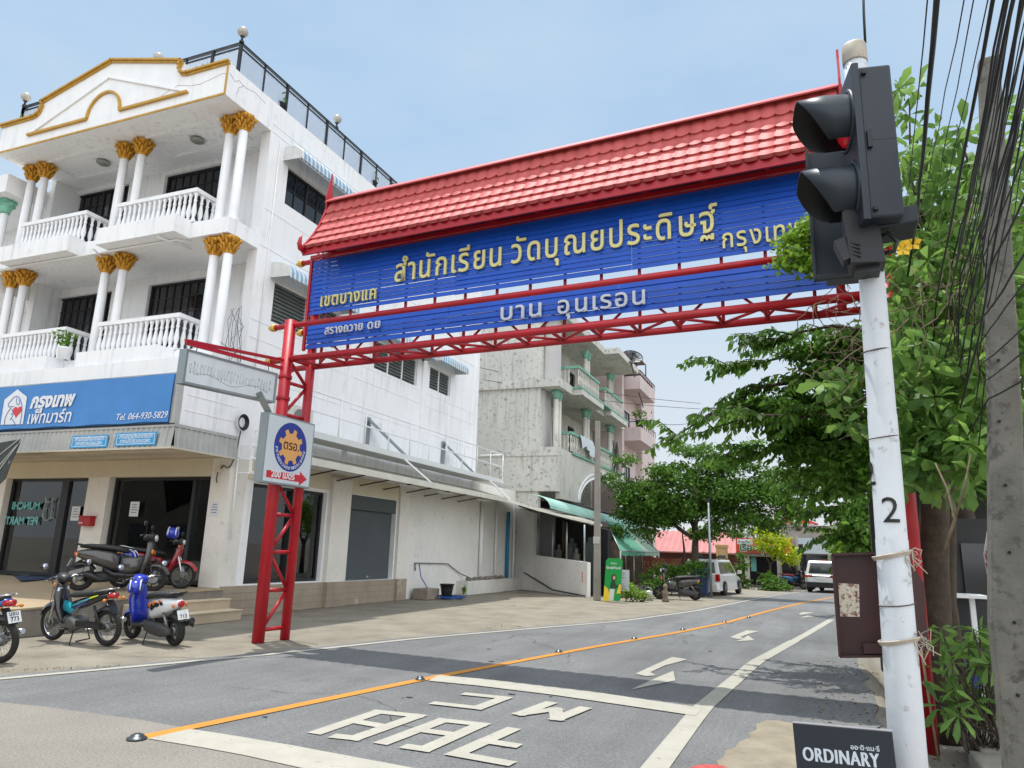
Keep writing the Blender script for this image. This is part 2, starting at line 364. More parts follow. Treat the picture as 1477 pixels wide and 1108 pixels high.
st = [G(x, y, .006) for x, y in [(632,974),(700,979.5),(850,997),(950,1012),(1013,1021),(1004,1032.5),(930,1021.5),(800,1002.5),(690,989),(618,982)]]
flat('stop_line', [st], mWhite, .007)
flat('give_way_line', [[G(x, y) for x, y in [(213,1066.5),(274,1052.5),(330,1061),(420,1076),(500,1091),(580,1106),(690,1128),(560,1135),(430,1108),(350,1090),(290,1079)]]], mWhite, .007)
def strokes(Ls, x0, y0, s, wd):
    out_ = []
    for L_ in Ls:
        Q = gp(L_, x0, y0, s)
        for a, c in zip(Q, Q[1:]):
            d = (c-a); d.z = 0; d.normalize(); nn = Vector((-d.y, d.x, 0))*wd/2; a2, c2 = a-d*wd/2, c+d*wd/2
            out_.append([a2+nn, c2+nn, c2-nn, a2-nn])
    return out_
GL = [[(100,290),(388,192),(580,212),(275,320),(200,312)],[(300,243),(410,262)],[(420,340),(700,234),(885,254),(615,374),(545,364)],[(610,284),(745,302)],
      [(1030,280),(765,398),(1000,440)],[(935,340),(1035,355)],[(825,108),(1000,126),(870,175),(675,153)],[(1215,152),(1080,204),(1245,182),(1255,228),(1380,178)]]
pl = strokes(GL, 430, 970, 3.357, .15)
# every stroke a hair above the one before, so no two lie in one plane
b = MB()
for i, q in enumerate(pl): b.add([(p.x, p.y, .0045+.0003*i) for p in q], [(3,2,1,0)], 0)
struct(b.build('road_lettering', mWhite))
s1 = 3.6925
flat('turn_arrow', [gp([(440,67),(525,79),(400,113),(325,148),(356,165),(300,169),(245,156)], 850, 930, s1), gp([(447,141),(458,192),(222,241),(362,176)], 850, 930, s1)], mWhite, .005)
flat('turn_arrow', [gp([(838,626),(905,630),(850,645),(805,661),(826,670),(790,673),(750,662)], 850, 740, s1), gp([(845,653),(880,679),(780,685),(818,671)], 850, 740, s1)], mWhite, .005)
flat('turn_arrow', [gp([(1135,528),(1200,530),(1150,540),(1130,548),(1113,541)], 850, 740, s1), gp([(1160,543),(1205,553),(1120,559),(1150,550)], 850, 740, s1)], mWhite, .005)
# sandy bare concrete patch by the right edge
flat('bare_concrete_patch', [[G(x, y) for x, y in [(x_, y_) for x_, y_ in [(1030,1120),(1036,1108),(1034,1099),(1044,1094),(1047,1084),(1060,1080),(1066,1072),(1082,1066),(1080,1059),(1092,1054),(1090,1047),(1104,1041),(1122,1041),(1140,1044),(1180,1049),(1230,1062),(1260,1140),(1100,1150)]]]], mat('sandy_concrete', S(142,133,115), .9, var=.3, scale=3, bump=.8, bscale=70, spots=.6, spotcol=S(116,110,98), spotscale=6), .012)
flat('drain_cover', [[G(1022+28*math.cos(a), 1112.5+7*math.sin(a)) for a in frange(0, 2*math.pi, 25)[:-1]]], mat('red_cover', S(176,74,72), .8, var=.3, scale=14, spots=.8, spotcol=S(170,160,146), spotscale=16), .016)
# domed studs on the yellow line
mStud = mat('stud_metal', S(90,96,98), .35, .8, var=.2)
for k, (px, py) in enumerate([(197,1067),(606,981),(806,941),(915,922),(985,909),(1045,898),(1080,891)]):
    p = G(px, py); sc = .065 if k < 1 else .05
    lab = ['domed road stud at the near end of the yellow line on the concrete', 'domed road stud where the yellow line meets the stop line'][k] if k < 2 else 'small domed road stud on the yellow line beyond the stop line'
    one(MB().lathe([(sc*1.25,0),(sc*1.25,.012),(sc,.016),(sc*.8,.034),(sc*.4,.045),(.002,.048)], (p.x, p.y, .005), 14), 'road_stud', mStud, lab, 'road stud', 'studs along the yellow centre line')
# hairline cracks and tar specks
rr = random.Random(21); b = MB()
def crack(b, x, y, a, n, st, wd, z=.0025):
    P_ = [(x, y)]
    for i in range(n): a += rr.uniform(-.5,.5); x += math.cos(a)*st; y += math.sin(a)*st; P_.append((x, y))
    for (x0,y0),(x1,y1) in zip(P_, P_[1:]):
        d = Vector((x1-x0,y1-y0,0)).normalized(); nn = Vector((-d.y,d.x,0))*wd*rr.uniform(.4,1.3); b.add([(x0+nn.x,y0+nn.y,z),(x0-nn.x,y0-nn.y,z),(x1-nn.x,y1-nn.y,z),(x1+nn.x,y1+nn.y,z)], [(0,1,2,3)])
for x, y, a, n in ((-6.5,7.2,.2,22),(-3.6,11.2,1.3,26),(-5.6,13,1.5,20),(-2.4,15,1.4,26),(-1.6,20,1.4,30),(-7.,10.8,1.1,16)): crack(b, x, y, a, n, .16, .004)
for i in range(46):
    x, y = rr.uniform(-6,-1.5), rr.uniform(5.5,22); s_ = rr.uniform(.02,.06)
    if x > lerp_poly(RIGHT, y): continue
    b.add([(x+s_*rr.uniform(.6,1.2)*math.cos(q), y+s_*.6*math.sin(q), .003) for q in frange(0,6.28,7)[:-1]], [(0,1,2,3,4,5)])
struct(b.build('asphalt_crack', mat('tar', S(44,45,47), .8, var=.2)))
b = MB()
for x, y, a, n in ((-12.,24,-.4,30),(-11.5,17.5,-.7,26),(-9.5,15,.9,30),(-9.6,8.2,.2,14),(-8.9,20.5,1.2,30),(-9.9,11.6,-.6,12)): crack(b, x, y, a, n, .2, .007, -.004)
struct(b.build('concrete_crack', mat('crack_dark', S(74,70,62), .9, var=.2)))
# ================================================================== WHITE SHOP HOUSE
mWall = mat('white_render', S(238,239,240), .75, var=.05, scale=.8, bump=.25, bscale=25, streak=.6, streakcol=S(150,148,140), spots=.22, spotcol=S(170,168,160), spotscale=2.)
mTrim = mat('white_trim', S(238,239,240), .65, var=.05, scale=2, streak=.3, streakcol=S(160,158,152))
mGold = mat('gold_paint', S(196,152,62), .45, .25, var=.22, scale=7)
mGoldC = mat('gold_capital', S(206,150,48), .42, .3, var=.35, scale=22, bump=.8, bscale=55)
mCream = mat('cream_render', S(214,204,182), .75, var=.08, scale=.9, streak=.12, streakcol=S(150,136,112), spots=.15, spotcol=S(140,128,108), spotscale=3)
mPill = mat('pillar_render', S(226,222,214), .75, var=.08, scale=1.6, streak=.12, streakcol=S(150,142,130), spots=.4, spotcol=S(160,152,142), spotscale=7)
mOld = mat('weathered_white_wall', S(226,225,220), .85, var=.1, scale=.6, streak=.16, streakcol=S(140,134,124), spots=.45, spotcol=S(150,144,134), spotscale=6, bump=.3, bscale=20)
mGlassD = mat('dark_window_glass', S(26,30,36), .08, var=.25, scale=1.5, spec=.6)
mFrameD = mat('dark_window_frame', S(44,40,38), .5, var=.1)
mLouv = mat('louvre_glass', S(112,118,116), .25, var=.2, scale=3)
mBlack = mat('black_metal', S(30,32,34), .45, .1, var=.12)
mTile = mat('beige_tile', S(186,170,146), .55, var=.12, scale=2.2, spots=.25, spotcol=S(226,222,214), spotscale=1.6)
mGlass = glassmat('shop_glass', (.86,.9,.88), .03)
mShut = mat('shutter_grey', S(84,92,96), .5, .15, var=.1, scale=1.5)
mGlobe = mat('grey_globe', S(172,168,160), .3, var=.12, scale=9)
mMesh = glassmat('railing_mesh', (.82,.85,.88), .02, .5)
mBlueAw = mat('awning_blue', S(120,170,205), .6, var=.2, scale=5, streak=.3)
mWhiteAw = mat('awning_white', S(214,216,214), .6, var=.12, scale=5, streak=.5, streakcol=S(120,120,116))
mAlu = mat('corrugated_metal', S(178,178,174), .5, .3, var=.15, scale=2, streak=.5, streakcol=S(130,122,110))

def holewall(mb, o, u, v, W, H, holes, depth, mi=0):
    """Wall face in the plane o,u,v with rectangular openings (a0,a1,b0,b1) and reveals going in by depth."""
    o, u, v = Vector(o), Vector(u), Vector(v); n = u.cross(v)
    xs = sorted({0., W, *[h[0] for h in holes], *[h[1] for h in holes]}); ys = sorted({0., H, *[h[2] for h in holes], *[h[3] for h in holes]})
    q = lambda a, b_, d=0.: o+u*a+v*b_-n*d
    for i in range(len(xs)-1):
        for j in range(len(ys)-1):
            cx, cy = (xs[i]+xs[i+1])/2, (ys[j]+ys[j+1])/2
            if any(h[0] < cx < h[1] and h[2] < cy < h[3] for h in holes): continue
            mb.quad(q(xs[i],ys[j]), q(xs[i+1],ys[j]), q(xs[i+1],ys[j+1]), q(xs[i],ys[j+1]), mi)
    for a0, a1, b0, b1 in holes:
        for s_, e_ in (((a0,b0),(a1,b0)), ((a1,b0),(a1,b1)), ((a1,b1),(a0,b1)), ((a0,b1),(a0,b0))):
            mb.quad(q(*s_), q(*s_, depth), q(*e_, depth), q(*e_), mi)
def window(parent, o, u, v, w, h, nx, ny, pane=None, frame=None, fw=.05, gw=.02, heavy=(), name='window', label=None):
    """Pane as the part, its frame and glazing bars as the sub-part. o = lower left of the opening at the pane's depth."""
    o, u, v = Vector(o), Vector(u), Vector(v); n = u.cross(v)
    p = MB().obox(o+u*w/2+v*h/2-n*.01, u*(w/2), v*(h/2), n*.01).build(name, pane or mGlassD, parent)
    if label: p['label'] = label
    f = MB()
    def bar(a0, a1, b0, b1, t): f.obox(o+u*(a0+a1)/2+v*(b0+b1)/2+n*t/2, u*((a1-a0)/2), v*((b1-b0)/2), n*(t/2))
    bar(0, w, 0, fw, .05); bar(0, w, h-fw, h, .05); bar(0, fw, fw, h-fw, .05); bar(w-fw, w, fw, h-fw, .05)
    for i in range(1, nx):
        t = fw if i in heavy else gw; bar(w*i/nx-t/2, w*i/nx+t/2, fw, h-fw, .042 if i in heavy else .03)
    for j in range(1, ny): bar(fw, w-fw, h*j/ny-gw/2, h*j/ny+gw/2, .026)
    f.build('frame', frame or mFrameD, p); return p
def louvre(parent, o, u, v, w, h, bays):
    o, u, v = Vector(o), Vector(u), Vector(v); n = u.cross(v)
    p = MB().obox(o+u*w/2+v*h/2-n*.06, u*(w/2), v*(h/2), n*.01).build('louvre_window', mGlassD, parent)
    sl_ = MB(); f = MB(); bw = w/bays
    for k in range(bays):
        m_ = int(h/.1)
        for i in range(m_):
            c = o+u*(bw*(k+.5))+v*(h*(i+.5)/m_)
            sl_.obox(c, u*(bw/2-.03), (v*.055+n*-.03), (v*.002+n*.003))
        f.obox(o+u*(bw*k+.0)+v*h/2+n*.012, u*.03, v*(h/2), n*.02)
    f.obox(o+u*w+v*h/2+n*.012, u*.03, v*(h/2), n*.02)
    for b_ in (0, h): f.obox(o+u*w/2+v*b_+n*.010, u*(w/2-.03), v*.025, n*.018)
    sl_.build('louvre_blades', mLouv, p); f.build('frame', mTrim, p)
def awning(parent, o, u, L_, proj=.62, drop=.5, mats=None, flat=False):
    """Striped quarter-round window hood: o = upper left on the wall, u along the wall, outwards = u x z."""
    o, u = Vector(o), Vector(u).normalized(); z = Vector((0,0,1)); n = u.cross(z)
    mb = MB(); pitch = .085; N_ = int(L_/pitch)
    for i in range(N_):
        a0, a1 = L_*i/N_, L_*(i+1)/N_; am = (a0+a1)/2
        rings = []
        for k in range(8):
            t = k/7*math.pi/2
            pr = proj*math.sin(t); dz = -drop*.62*(1-math.cos(t))
            rings.append((pr, dz))
        rings.append((proj, -drop*.62-.12))
        for k in range(8):
            (p0, z0), (p1, z1) = rings[k], rings[k+1]
            up_ = .018
            A = [o+u*a0+n*p0+z*z0, o+u*am+n*(p0+up_)+z*(z0+up_), o+u*a1+n*p0+z*z0]
            sc = -.05 if k == 7 else 0
            B = [o+u*a0+n*p1+z*z1, o+u*am+n*(p1+up_)+z*(z1+sc), o+u*a1+n*p1+z*z1]
            mb.add(A+B, [(0,3,4,1),(1,4,5,2)], 1 if i % 2 else 0)
        # end cheeks
    for e in (0, L_):
        pts = [o+u*e]+[o+u*e+n*p+z*q for p, q in rings]+[o+u*e+z*(-drop*.62-.1)]
        mb.add(pts, [list(range(len(pts)))], 0)
    return mb.build('awning', mats or [mWhiteAw, mBlueAw], parent)

XL, XR, YF, YB = -20.75, -12.45, 13.9, 26.4
house = thing('shop_house', 'white three storey shop house with golden column capitals and pediment above the blue sign', 'building', (-16.5, 13.5, 0))
b = MB()
# right side wall (X = XR), u along +Y
side_holes = [(13.98-13.2, 16.9-13.2, 10.42, 11.5), (13.95-13.2, 16.75-13.2, 7.15, 8.25), (18.75-13.2, 21.45-13.2, 7.1, 8.05), (22.35-13.2, 24.0-13.2, 7.25, 8.1)]
side_holes = [(a0, a1, z0-3.95, z1-3.95) for a0, a1, z0, z1 in side_holes]
holewall(b, (XR, 13.2, 3.95), (0,1,0), (0,0,1), 13.2, 12.1-3.95, side_holes, .16)
g_holes = [(.78, 3.72, .69, 3.06), (4.85, 7.45, .66, 3.12)]
holewall(b, (XR, 13.2, 0.), (0,1,0), (0,0,1), 13.2, 3.95, g_holes, .2)
# balcony back wall, facing -Y
fh = [(XL+.12, -18.28), (-16.85, -14.6)]
for z0, z1, h0, h1 in ((9.22, 12.1, 9.35, 11.98), (5.9, 8.82, 6.02, 8.6)):
    holewall(b, (XL, YF, z0), (1,0,0), (0,0,1), (-12.75)-XL, z1-z0, [(x0-XL, x1-XL, h0-z0, h1-z0) for x0, x1 in fh], .15)
    b.box(-12.75, XR-.003, 13.2, YF, z0, z1)                                # pier at the corner
b.box(XL, XL+.25, 13.2, YB, 0, 12.1); b.box(XL+.25, XR-.003, YB-.2, YB, 0, 12.1)
b.box(XL+.25, XR-.32, YF+.3, YB-.2, 5.5, 5.6); b.box(XL+.25, XR-.32, YF+.3, YB-.2, 8.8, 8.9)
b.box(XL, XR, 11.77, YB, 12.1, 12.95)                                      # roof slab and parapet
b.box(XL, XR, 12.17, 13.2, 8.82, 9.22); b.box(XL, XR-.003, 13.2, YF+.3, 8.823, 9.217)
b.box(XL, XR, 12.17, 13.2, 5.62, 5.98); b.box(XL, XR-.003, 13.2, YF+.3, 5.5, 5.9)
for z0, z1 in ((8.80, 9.24), (5.60, 6.0)):
    for x0, x1 in ((-16.25, -13.62), (-19.98, -17.3)): b.box(x0, x1, 11.69, 12.165, z0, z1)
b.box(XL, XR+.01, 11.55, 13.19, 5.18, 5.60); b.box(XL, XR, 11.52, 13.2, 4.02, 5.18)  # fascia block behind the sign
b.box(XL+.3, XR-.003, 13.2, YF+.3, 3.6, 5.48)
wall = b.build('wall', mWall, house)
# horizontal hairline joints across the side wall, a few stuck-on strips like the weatherboard lines
b = MB()
for z in (12.32, 12.1, 9.95, 8.95, 7.0, 6.55, 5.6): b.box(XR, XR+.012, 13.25, YB, z, z+.018)
for z in (4.4, 4.75, 5.1): b.box(XR, XR+.01, 11.6, 13.15, z, z+.012)
b.build('render_joint', mTrim, house)
for y in (17.35, 21.75, 26.15): MB().box(XR, XR+.07, y, y+.24, 3.95, 12.1 if y < 26 else 12.09).build('wall_rib', mTrim, house)
# pediment
X = lambda *p: [(q[0], q[1]) for q in p]
outl = [(XL,12.102),(XR,12.102),(XR,12.98),(-13.78,12.98),(-13.95,13.02),(-14.06,13.13),(-14.1,13.27),(-14.03,13.40),(-16.6,14.06),(-19.17,13.40),(-19.1,13.27),(-19.14,13.13),(-19.25,13.02),(-19.42,12.98),(XL,12.98)]
b = MB().prism(outl, (0,11.57,0), (1,0,0), (0,0,1), (0,.2,0)); b.build('pediment', mTrim, house)
b = MB()
top = outl[2:]
for (x0, z0), (x1, z1) in zip(top, top[1:]):
    d = Vector((x1-x0, 0, z1-z0)).normalized()*.012
    b.bar(Vector((x0, 11.62, z0+.02))-d, Vector((x1, 11.62, z1+.02))+d, .2, .055, (0,-1,0)) if False else None
    A, B_ = Vector((x0, 11.60, z0))-d, Vector((x1, 11.60, z1))+d
    b.bar(A+Vector((0,-.04,-.03)), B_+Vector((0,-.04,-.03)), .05, .08, (0,-1,0)); b.bar(A+Vector((0,-.075,.02)), B_+Vector((0,-.075,.02)), .05, .10, (0,-1,0))
b.box(XL, XR+.006, 11.545, 11.568, 12.10, 12.15)
b.box(XR-.05, XR+.004, 11.549, 11.568, 12.155, 12.93)
b.build('gold_moulding', mGold, house)
b = MB(); c0 = Vector((-16.6, 11.565, 0))
tri = [(-19.5,12.44),(-16.6,13.56),(-13.66,12.44)]
for (x0, z0), (x1, z1) in zip(tri, tri[1:]): b.bar((x0,11.55,z0),(x1,11.55,z1), .05, .05, (0,-1,0))
b.build('white_moulding', mTrim, house)
b = MB(); b.bar((-19.5,11.54,12.44),(-17.2,11.54,12.44), .06, .09, (0,-1,0)); b.bar((-16.0,11.54,12.44),(-13.66,11.54,12.44), .06, .09, (0,-1,0))
ar = [(-16.6+.6*math.cos(a), 12.47+.64*math.sin(a)) for a in frange(math.pi, 0, 17)]
for (x0, z0), (x1, z1) in zip(ar, ar[1:]): b.bar((x0,11.54,z0),(x1,11.54,z1), .06, .06, (0,-1,0))
b.build('pediment_arch', mGold, house)
b = MB(); rr = random.Random(4)
def wcrack(b, o, u, v, pts, wd=.008):
    P_ = [o+u*p[0]+v*p[1] for p in pts]; n = u.cross(v)
    for i in range(len(P_)-1):
        m_ = (P_[i]+P_[i+1])/2+v*rr.uniform(-.03,.03)
        for a, c in ((P_[i], m_), (m_, P_[i+1])): b.bar(a, c, wd, .004, n)
wcrack(b, Vector((-14.6,11.568,12.4)), Vector((1,0,0)), Vector((0,0,1)), [(0,.15),(.3,.28),(.55,.33),(.8,.26),(1.1,.2),(1.5,.22),(1.9,.3),(2.14,.26)])
wcrack(b, Vector((XR+.002,11.6,12.4)), Vector((0,1,0)), Vector((0,0,1)), [(0,.3),(.2,.2),(.35,.32),(.6,.28),(.9,.36),(1.3,.3)]); wcrack(b, Vector((XR+.002,11.8,12.2)), Vector((0,1,0)), Vector((0,0,1)), [(.1,.1),(.16,.35),(.3,.5)])
b.build('crack', mat('wall_crack', S(120,116,110), .9), house)
# soffit panels with lamps
b = MB()
for x0, x1 in ((-16.0,-13.2),(-19.8,-17.0)):
    for a0, a1, c0_, c1 in ((x0,x1,12.3,12.36),(x0,x1,13.3,13.36),(x0,x0+.06,12.36,13.3),(x1-.06,x1,12.36,13.3)): b.box(a0,a1,c0_,c1,12.06,12.1)
b.build('soffit_panel', mTrim, house)
for x in (-14.6, -18.1): MB().lathe([(.19,0),(.19,.03),(.14,.06),(.03,.07)], (x,12.85,12.06), 12, (0,0,-1)).build('ceiling_lamp', mat('lamp_plate', S(150,150,146), .4, .3), house)
# conduits under the balconies
b = MB()
for z in (8.76,): 
    b.tube([(-20.3,12.0,z),(-13.9,12.05,z),(-13.7,12.3,z)], .025, 6); b.tube([(-16.4,11.75,z-.01),(-16.9,12.6,z-.01)], .025, 6); b.tube([(-14.2,11.75,z-.01),(-14.0,12.6,z-.01)], .025, 6)
b.build('conduit', mTrim, house)
# columns with gilded capitals
def column(x, y, z0, z1):
    c = MB().lathe([(.155,0),(.155,.05),(.145,.07),(.12,.12),(.118,.3),(.105,z1-z0-.42)], (x,y,z0), 40, flute=.07).build('column', mTrim, house)
    k = MB(); zc = z1-.44; rr = random.Random(int(x*100))
    k.lathe([(.11,0),(.13,.03),(.12,.06),(.135,.16),(.17,.30),(.205,.36),(.21,.42),(.205,.438)], (x,y,zc), 16)
    for row, (rz, ro, hh) in enumerate(((.05,.125,.16),(.16,.15,.15),(.27,.18,.12))):
        for i in range(8):
            a = 2*math.pi*(i+row*.5)/8; er = Vector((math.cos(a), math.sin(a), 0)); et = Vector((-er.y, er.x, 0)); p = Vector((x,y,zc+rz))
            pts = [p+er*ro, p+er*(ro+.03)+Vector((0,0,hh*.6)), p+er*(ro+.085)+Vector((0,0,hh)), p+er*(ro+.10)+Vector((0,0,hh*.8))]
            k.tube(pts, [.03,.04,.032,.012], 6)
    for i in range(4):
        a = math.pi/4+i*math.pi/2; er = Vector((math.cos(a), math.sin(a), 0)); k.ball(Vector((x,y,zc+.36))+er*.235, .06, 8, 6)
    k.build('capital', mGoldC, c)
CX = [-12.62, -13.06, -16.08, -16.72, -19.88, -20.42]
for x in CX: column(x, 12.45, 9.22, 12.1); column(x, 12.45, 5.98, 8.82)
# balustrades
bal_me = None
def balustrade(x0, x1, yf, yb, z):
    p = MB(); p.box(x0,x1,yf-.07,yf+.07,z+.8,z+.9); p.box(x0,x0+.14,yf+.07,yb,z+.8,z+.9); p.box(x1-.14,x1,yf+.07,yb,z+.8,z+.9)
    p.box(x0,x1,yf-.06,yf+.06,z+.0,z+.045)
    r = p.build('balustrade', mTrim, house)
    global bal_me
    pos = [(x0+.08+(x1-x0-.16)*i/15, yf) for i in range(16)]+[(x1-.07, yf+(yb-yf)*k/4) for k in (1,2,3)]+[(x0+.07, yf+(yb-yf)*k/4) for k in (1,2,3)]
    for i, (x, y) in enumerate(pos):
        if bal_me is None:
            q = MB().lathe([(.05,0),(.05,.05),(.03,.08),(.055,.2),(.06,.26),(.042,.4),(.028,.5),(.045,.54),(.03,.58),(.035,.66),(.05,.7),(.05,.755)], (0,0,0), 9).build('baluster', mTrim, r)
            bal_me = q
        else:
            q = bal_me.copy(); COL.objects.link(q); q.parent = r
        off = OFF[r.name]; q.location = (x-off[0], y-off[1], z+.045-off[2])
# the first baluster mesh is in its own frame, so shift it there
OFF_keep = tuple(OFF[house.name])
def fix_bal():
    me = bal_me.data
    for v in me.vertices: v.co = v.co + Vector(OFF_keep)
for z in (9.24, 6.0):
    balustrade(-16.28, -13.56, 12.2, 12.95, z); balustrade(-20.0, -17.4, 12.2, 12.95, z)
fix_bal()
# balcony doors and side windows
for x0, x1 in fh:
    for z0, z1 in ((9.35, 11.98), (6.02, 8.6)):
        window(house, (x0, YF+.14, z0), (1,0,0), (0,0,1), x1-x0, z1-z0, 8, 6, heavy=(4,))
window(house, (XR-.14, 13.98, 10.42), (0,1,0), (0,0,1), 2.92, 1.08, 6, 2, heavy=(2,4))
louvre(house, (XR-.1, 13.95, 7.15), (0,1,0), (0,0,1), 2.8, 1.1, 2)
louvre(house, (XR-.1, 18.75, 7.1), (0,1,0), (0,0,1), 2.7, .95, 3)
louvre(house, (XR-.1, 22.35, 7.25), (0,1,0), (0,0,1), 1.65, .85, 2)
awning(house, (XR, 13.75, 11.95), (0,1,0), 3.3); awning(house, (XR, 13.75, 8.66), (0,1,0), 3.1)
awning(house, (XR, 18.45, 8.5), (0,1,0), 3.3); awning(house, (XR, 22.1, 8.6), (0,1,0), 2.2)
# roof railing
def railing(parent, pts, z, h=.86, step=.9, mesh=True):
    b = MB(); g = MB()
    for (x0,y0),(x1,y1) in zip(pts, pts[1:]):
        L_ = math.hypot(x1-x0, y1-y0); n_ = max(1, round(L_/step))
        b.bar((x0,y0,z+h),(x1,y1,z+h), .07, .05); b.bar((x0,y0,z+h-.12),(x1,y1,z+h-.12), .035, .035); b.bar((x0,y0,z+.06),(x1,y1,z+.06), .035, .035)
        for i in range(n_+1):
            t = i/n_; wd = .07 if i % 2 == 0 else .04
            x, y = x0+(x1-x0)*t, y0+(y1-y0)*t; b.box(x-wd/2, x+wd/2, y-wd/2, y+wd/2, z, z+h-.03)
        d = Vector((x1-x0, y1-y0, 0)).normalized(); nn = Vector((-d.y, d.x, 0))
        g.obox(((x0+x1)/2, (y0+y1)/2, z+h*.47), d*(L_/2), nn*.003, (0,0,h*.38))
    r = b.build('roof_railing', mBlack, parent)
    if mesh: g.build('railing_mesh', mMesh, r)
    return r
railing(house, [(XL+.15, 26.2), (XL+.15, 11.95), (-12.55, 11.95), (-12.55, 26.2)], 12.95)
for x, y in ((-12.55,11.95),(-15.4,11.95),(-17.75,11.95),(-20.6,11.95),(-12.55,15.95)):
    l = MB().lathe([(.06,0),(.06,.06),(.03,.1),(.025,.16),(.06,.2)], (x,y,13.81), 10).build('lamp_stem', mBlack, house)
    MB().ball((x,y,14.14), .135, 14, 10).build('globe', mGlobe, l)
# ground floor: platform, pillars, beam, glass
def pz(y): return .455+.17*sst(8.0, 13.0, y)
def slopeslab(xa, xb, off0, off1):
    b = MB(); ys = frange(4.5, 13.19, 14); vs = []
    for y in ys: vs += [(xa,y,pz(y)+off1 if off1 is not None else 0),(xb,y,pz(y)+off1),(xa,y,off0 if off0 is not None else pz(y)),(xb,y,off0 if off0 is not None else pz(y))]
    n = len(ys)
    for i in range(n-1):
        a, c = 4*i, 4*i+4
        b.f += [[a,a+1,c+1,c],[a+2,c+2,c+3,a+3],[a+1,a+3,c+3,c+1],[a,c,c+2,a+2]]
    b.f += [[0,2,3,1],[4*n-4,4*n-3,4*n-1,4*n-2]]; b.v = vs; b.mi = [0]*len(b.f); b.sm = [False]*len(b.f); return b
slopeslab(-23., -12.28, 0, -.03).build('platform', mat('old_concrete', S(132,126,116), .9, var=.3, scale=2, streak=.6, spots=.5, spotcol=S(84,80,72), spotscale=4, bump=.6), house)
slopeslab(-23., -12.265, None, .0).build('tile_floor', mat('floor_tile', S(166,148,120), .5, var=.12, scale=1.4, spots=.2, spotcol=S(130,112,90), spotscale=1.5), house) if False else None
b = MB(); ys = frange(4.5, 13.19, 14); vs = []
for y in ys: vs += [(-23.,y,pz(y)),(-12.262,y,pz(y)),(-12.262,y,pz(y)-.03)]
b.add(vs, [q for i in range(13) for q in ((3*i,3*i+1,3*i+4,3*i+3),(3*i+1,3*i+2,3*i+5,3*i+4))]); b.build('tile_floor', mat('floor_tile', S(166,148,120), .5, var=.12, scale=1.4, spots=.2, spotcol=S(130,112,90), spotscale=1.5), house)
# steps going down to the forecourt
b = MB(); t = MB()
for k, w_, z in ((0,.28,.43),(1,.62,.22)):
    a, c = Vector((-12.26,10.6,0)), Vector((-12.31,13.17,0)); d = (a-c).normalized(); nn = Vector((-d.y, d.x, 0)); nn = nn if nn.x > 0 else -nn
    q = [a+nn*.004, a+nn*w_, c+nn*w_, c+nn*.004]
    zb = 0 if k else .22
    b.prism([(p.x,p.y) for p in q], (0,0,zb), (1,0,0), (0,1,0), (0,0,z-zb-.02))
    q2 = [a+nn*.004, a+nn*(w_+.03), c+nn*(w_+.03), c+nn*.004]
    t.prism([(p.x,p.y) for p in q2], (0,0,z-.02), (1,0,0), (0,1,0), (0,0,.02))
b.build('step', mTile, house); t.build('step_nosing', mat('nosing_tile', S(212,196,168), .5, var=.1), house)
for q in ((-13.0, XR+.004, 13.16, 13.72, .63, 3.6), (-17.1, -16.36, 13.2, 13.7, .63, 3.15), (XL, XL+.5, 13.2, 13.7, .63, 3.15), (XR, XR+.14, 17.0, 17.9, .66, 3.5), (XR, XR+.10, 20.72, 21.3, .66, 3.6)):
    MB().box(*q).build('pillar', mPill, house)
b = MB(); b.box(XL, -13.0, 13.18, 13.86, 3.15, 3.62); b.box(XR, XR+.03, 13.75, 20.7, 3.14, 3.62); b.build('beam', mCream, house)
# tiled plinth along the side with courses
b = MB()
b.box(XR, XR+.08, 13.25, 17.0, 0, .66); b.box(XR, XR+.2, 17.0, 17.9, 0, .655); b.box(XR, XR+.08, 17.9, 20.72, 0, .65); b.box(XR, XR+.17, 20.72, 21.3, 0, .66)
for z in (.16,.33,.5):
    b.box(XR+.08, XR+.083, 13.25, 17.0, z, z+.006, 1); b.box(XR+.2, XR+.203, 17.0, 17.9, z, z+.006, 1); b.box(XR+.08, XR+.083, 17.9, 20.72, z, z+.006, 1)
b.build('plinth', [mat('plinth_tile', S(160,146,128), .6, var=.16, scale=1.5, spots=.5, spotcol=S(214,210,202), spotscale=1.1, streak=.4), mat('grout', S(110,100,88))], house)
# shopfront glass
fG = mBlack
window(house, (-16.34, 13.42, .66), (1,0,0), (0,0,1), 3.34, 2.49, 1, 1, mGlass, fG, .07, name='shop_window')
window(house, (-20.25, 13.42, .66), (1,0,0), (0,0,1), 3.15, 2.49, 1, 1, mGlass, fG, .07, name='shop_window')
MB().box(-13.74,-13.64,13.36,13.47,.73,3.08).build('mullion', fG, house); MB().box(-18.25,-18.0,13.36,13.47,.73,3.08).build('mullion', fG, house)
window(house, (XR-.18, 13.98, .69), (0,1,0), (0,0,1), 2.94, 2.37, 1, 1, mGlass, fG, .07, name='shop_window')
MB().box(XR-.2, XR-.08, 15.55, 15.67, .76, 3.0).build('mullion', fG, house)
# roller shutter
b = MB()
for i in range(26): z = .67+i*.078; b.box(XR-.19, XR-.155, 18.05, 20.65, z, z+.062); b.box(XR-.19, XR-.175, 18.05, 20.65, z+.062, z+.078)
sh = b.build('roller_shutter', mShut, house)
MB().box(XR-.15, XR-.02, 18.05, 20.65, 2.7, 3.12).build('shutter_box', mat('shutter_box_grey', S(78,86,88), .5, .1, var=.08), sh)
MB().box(XR-.155, XR-.14, 19.4, 19.5, .72, .78).build('lock', mat('lock_steel', S(190,190,185), .3, .8), sh)
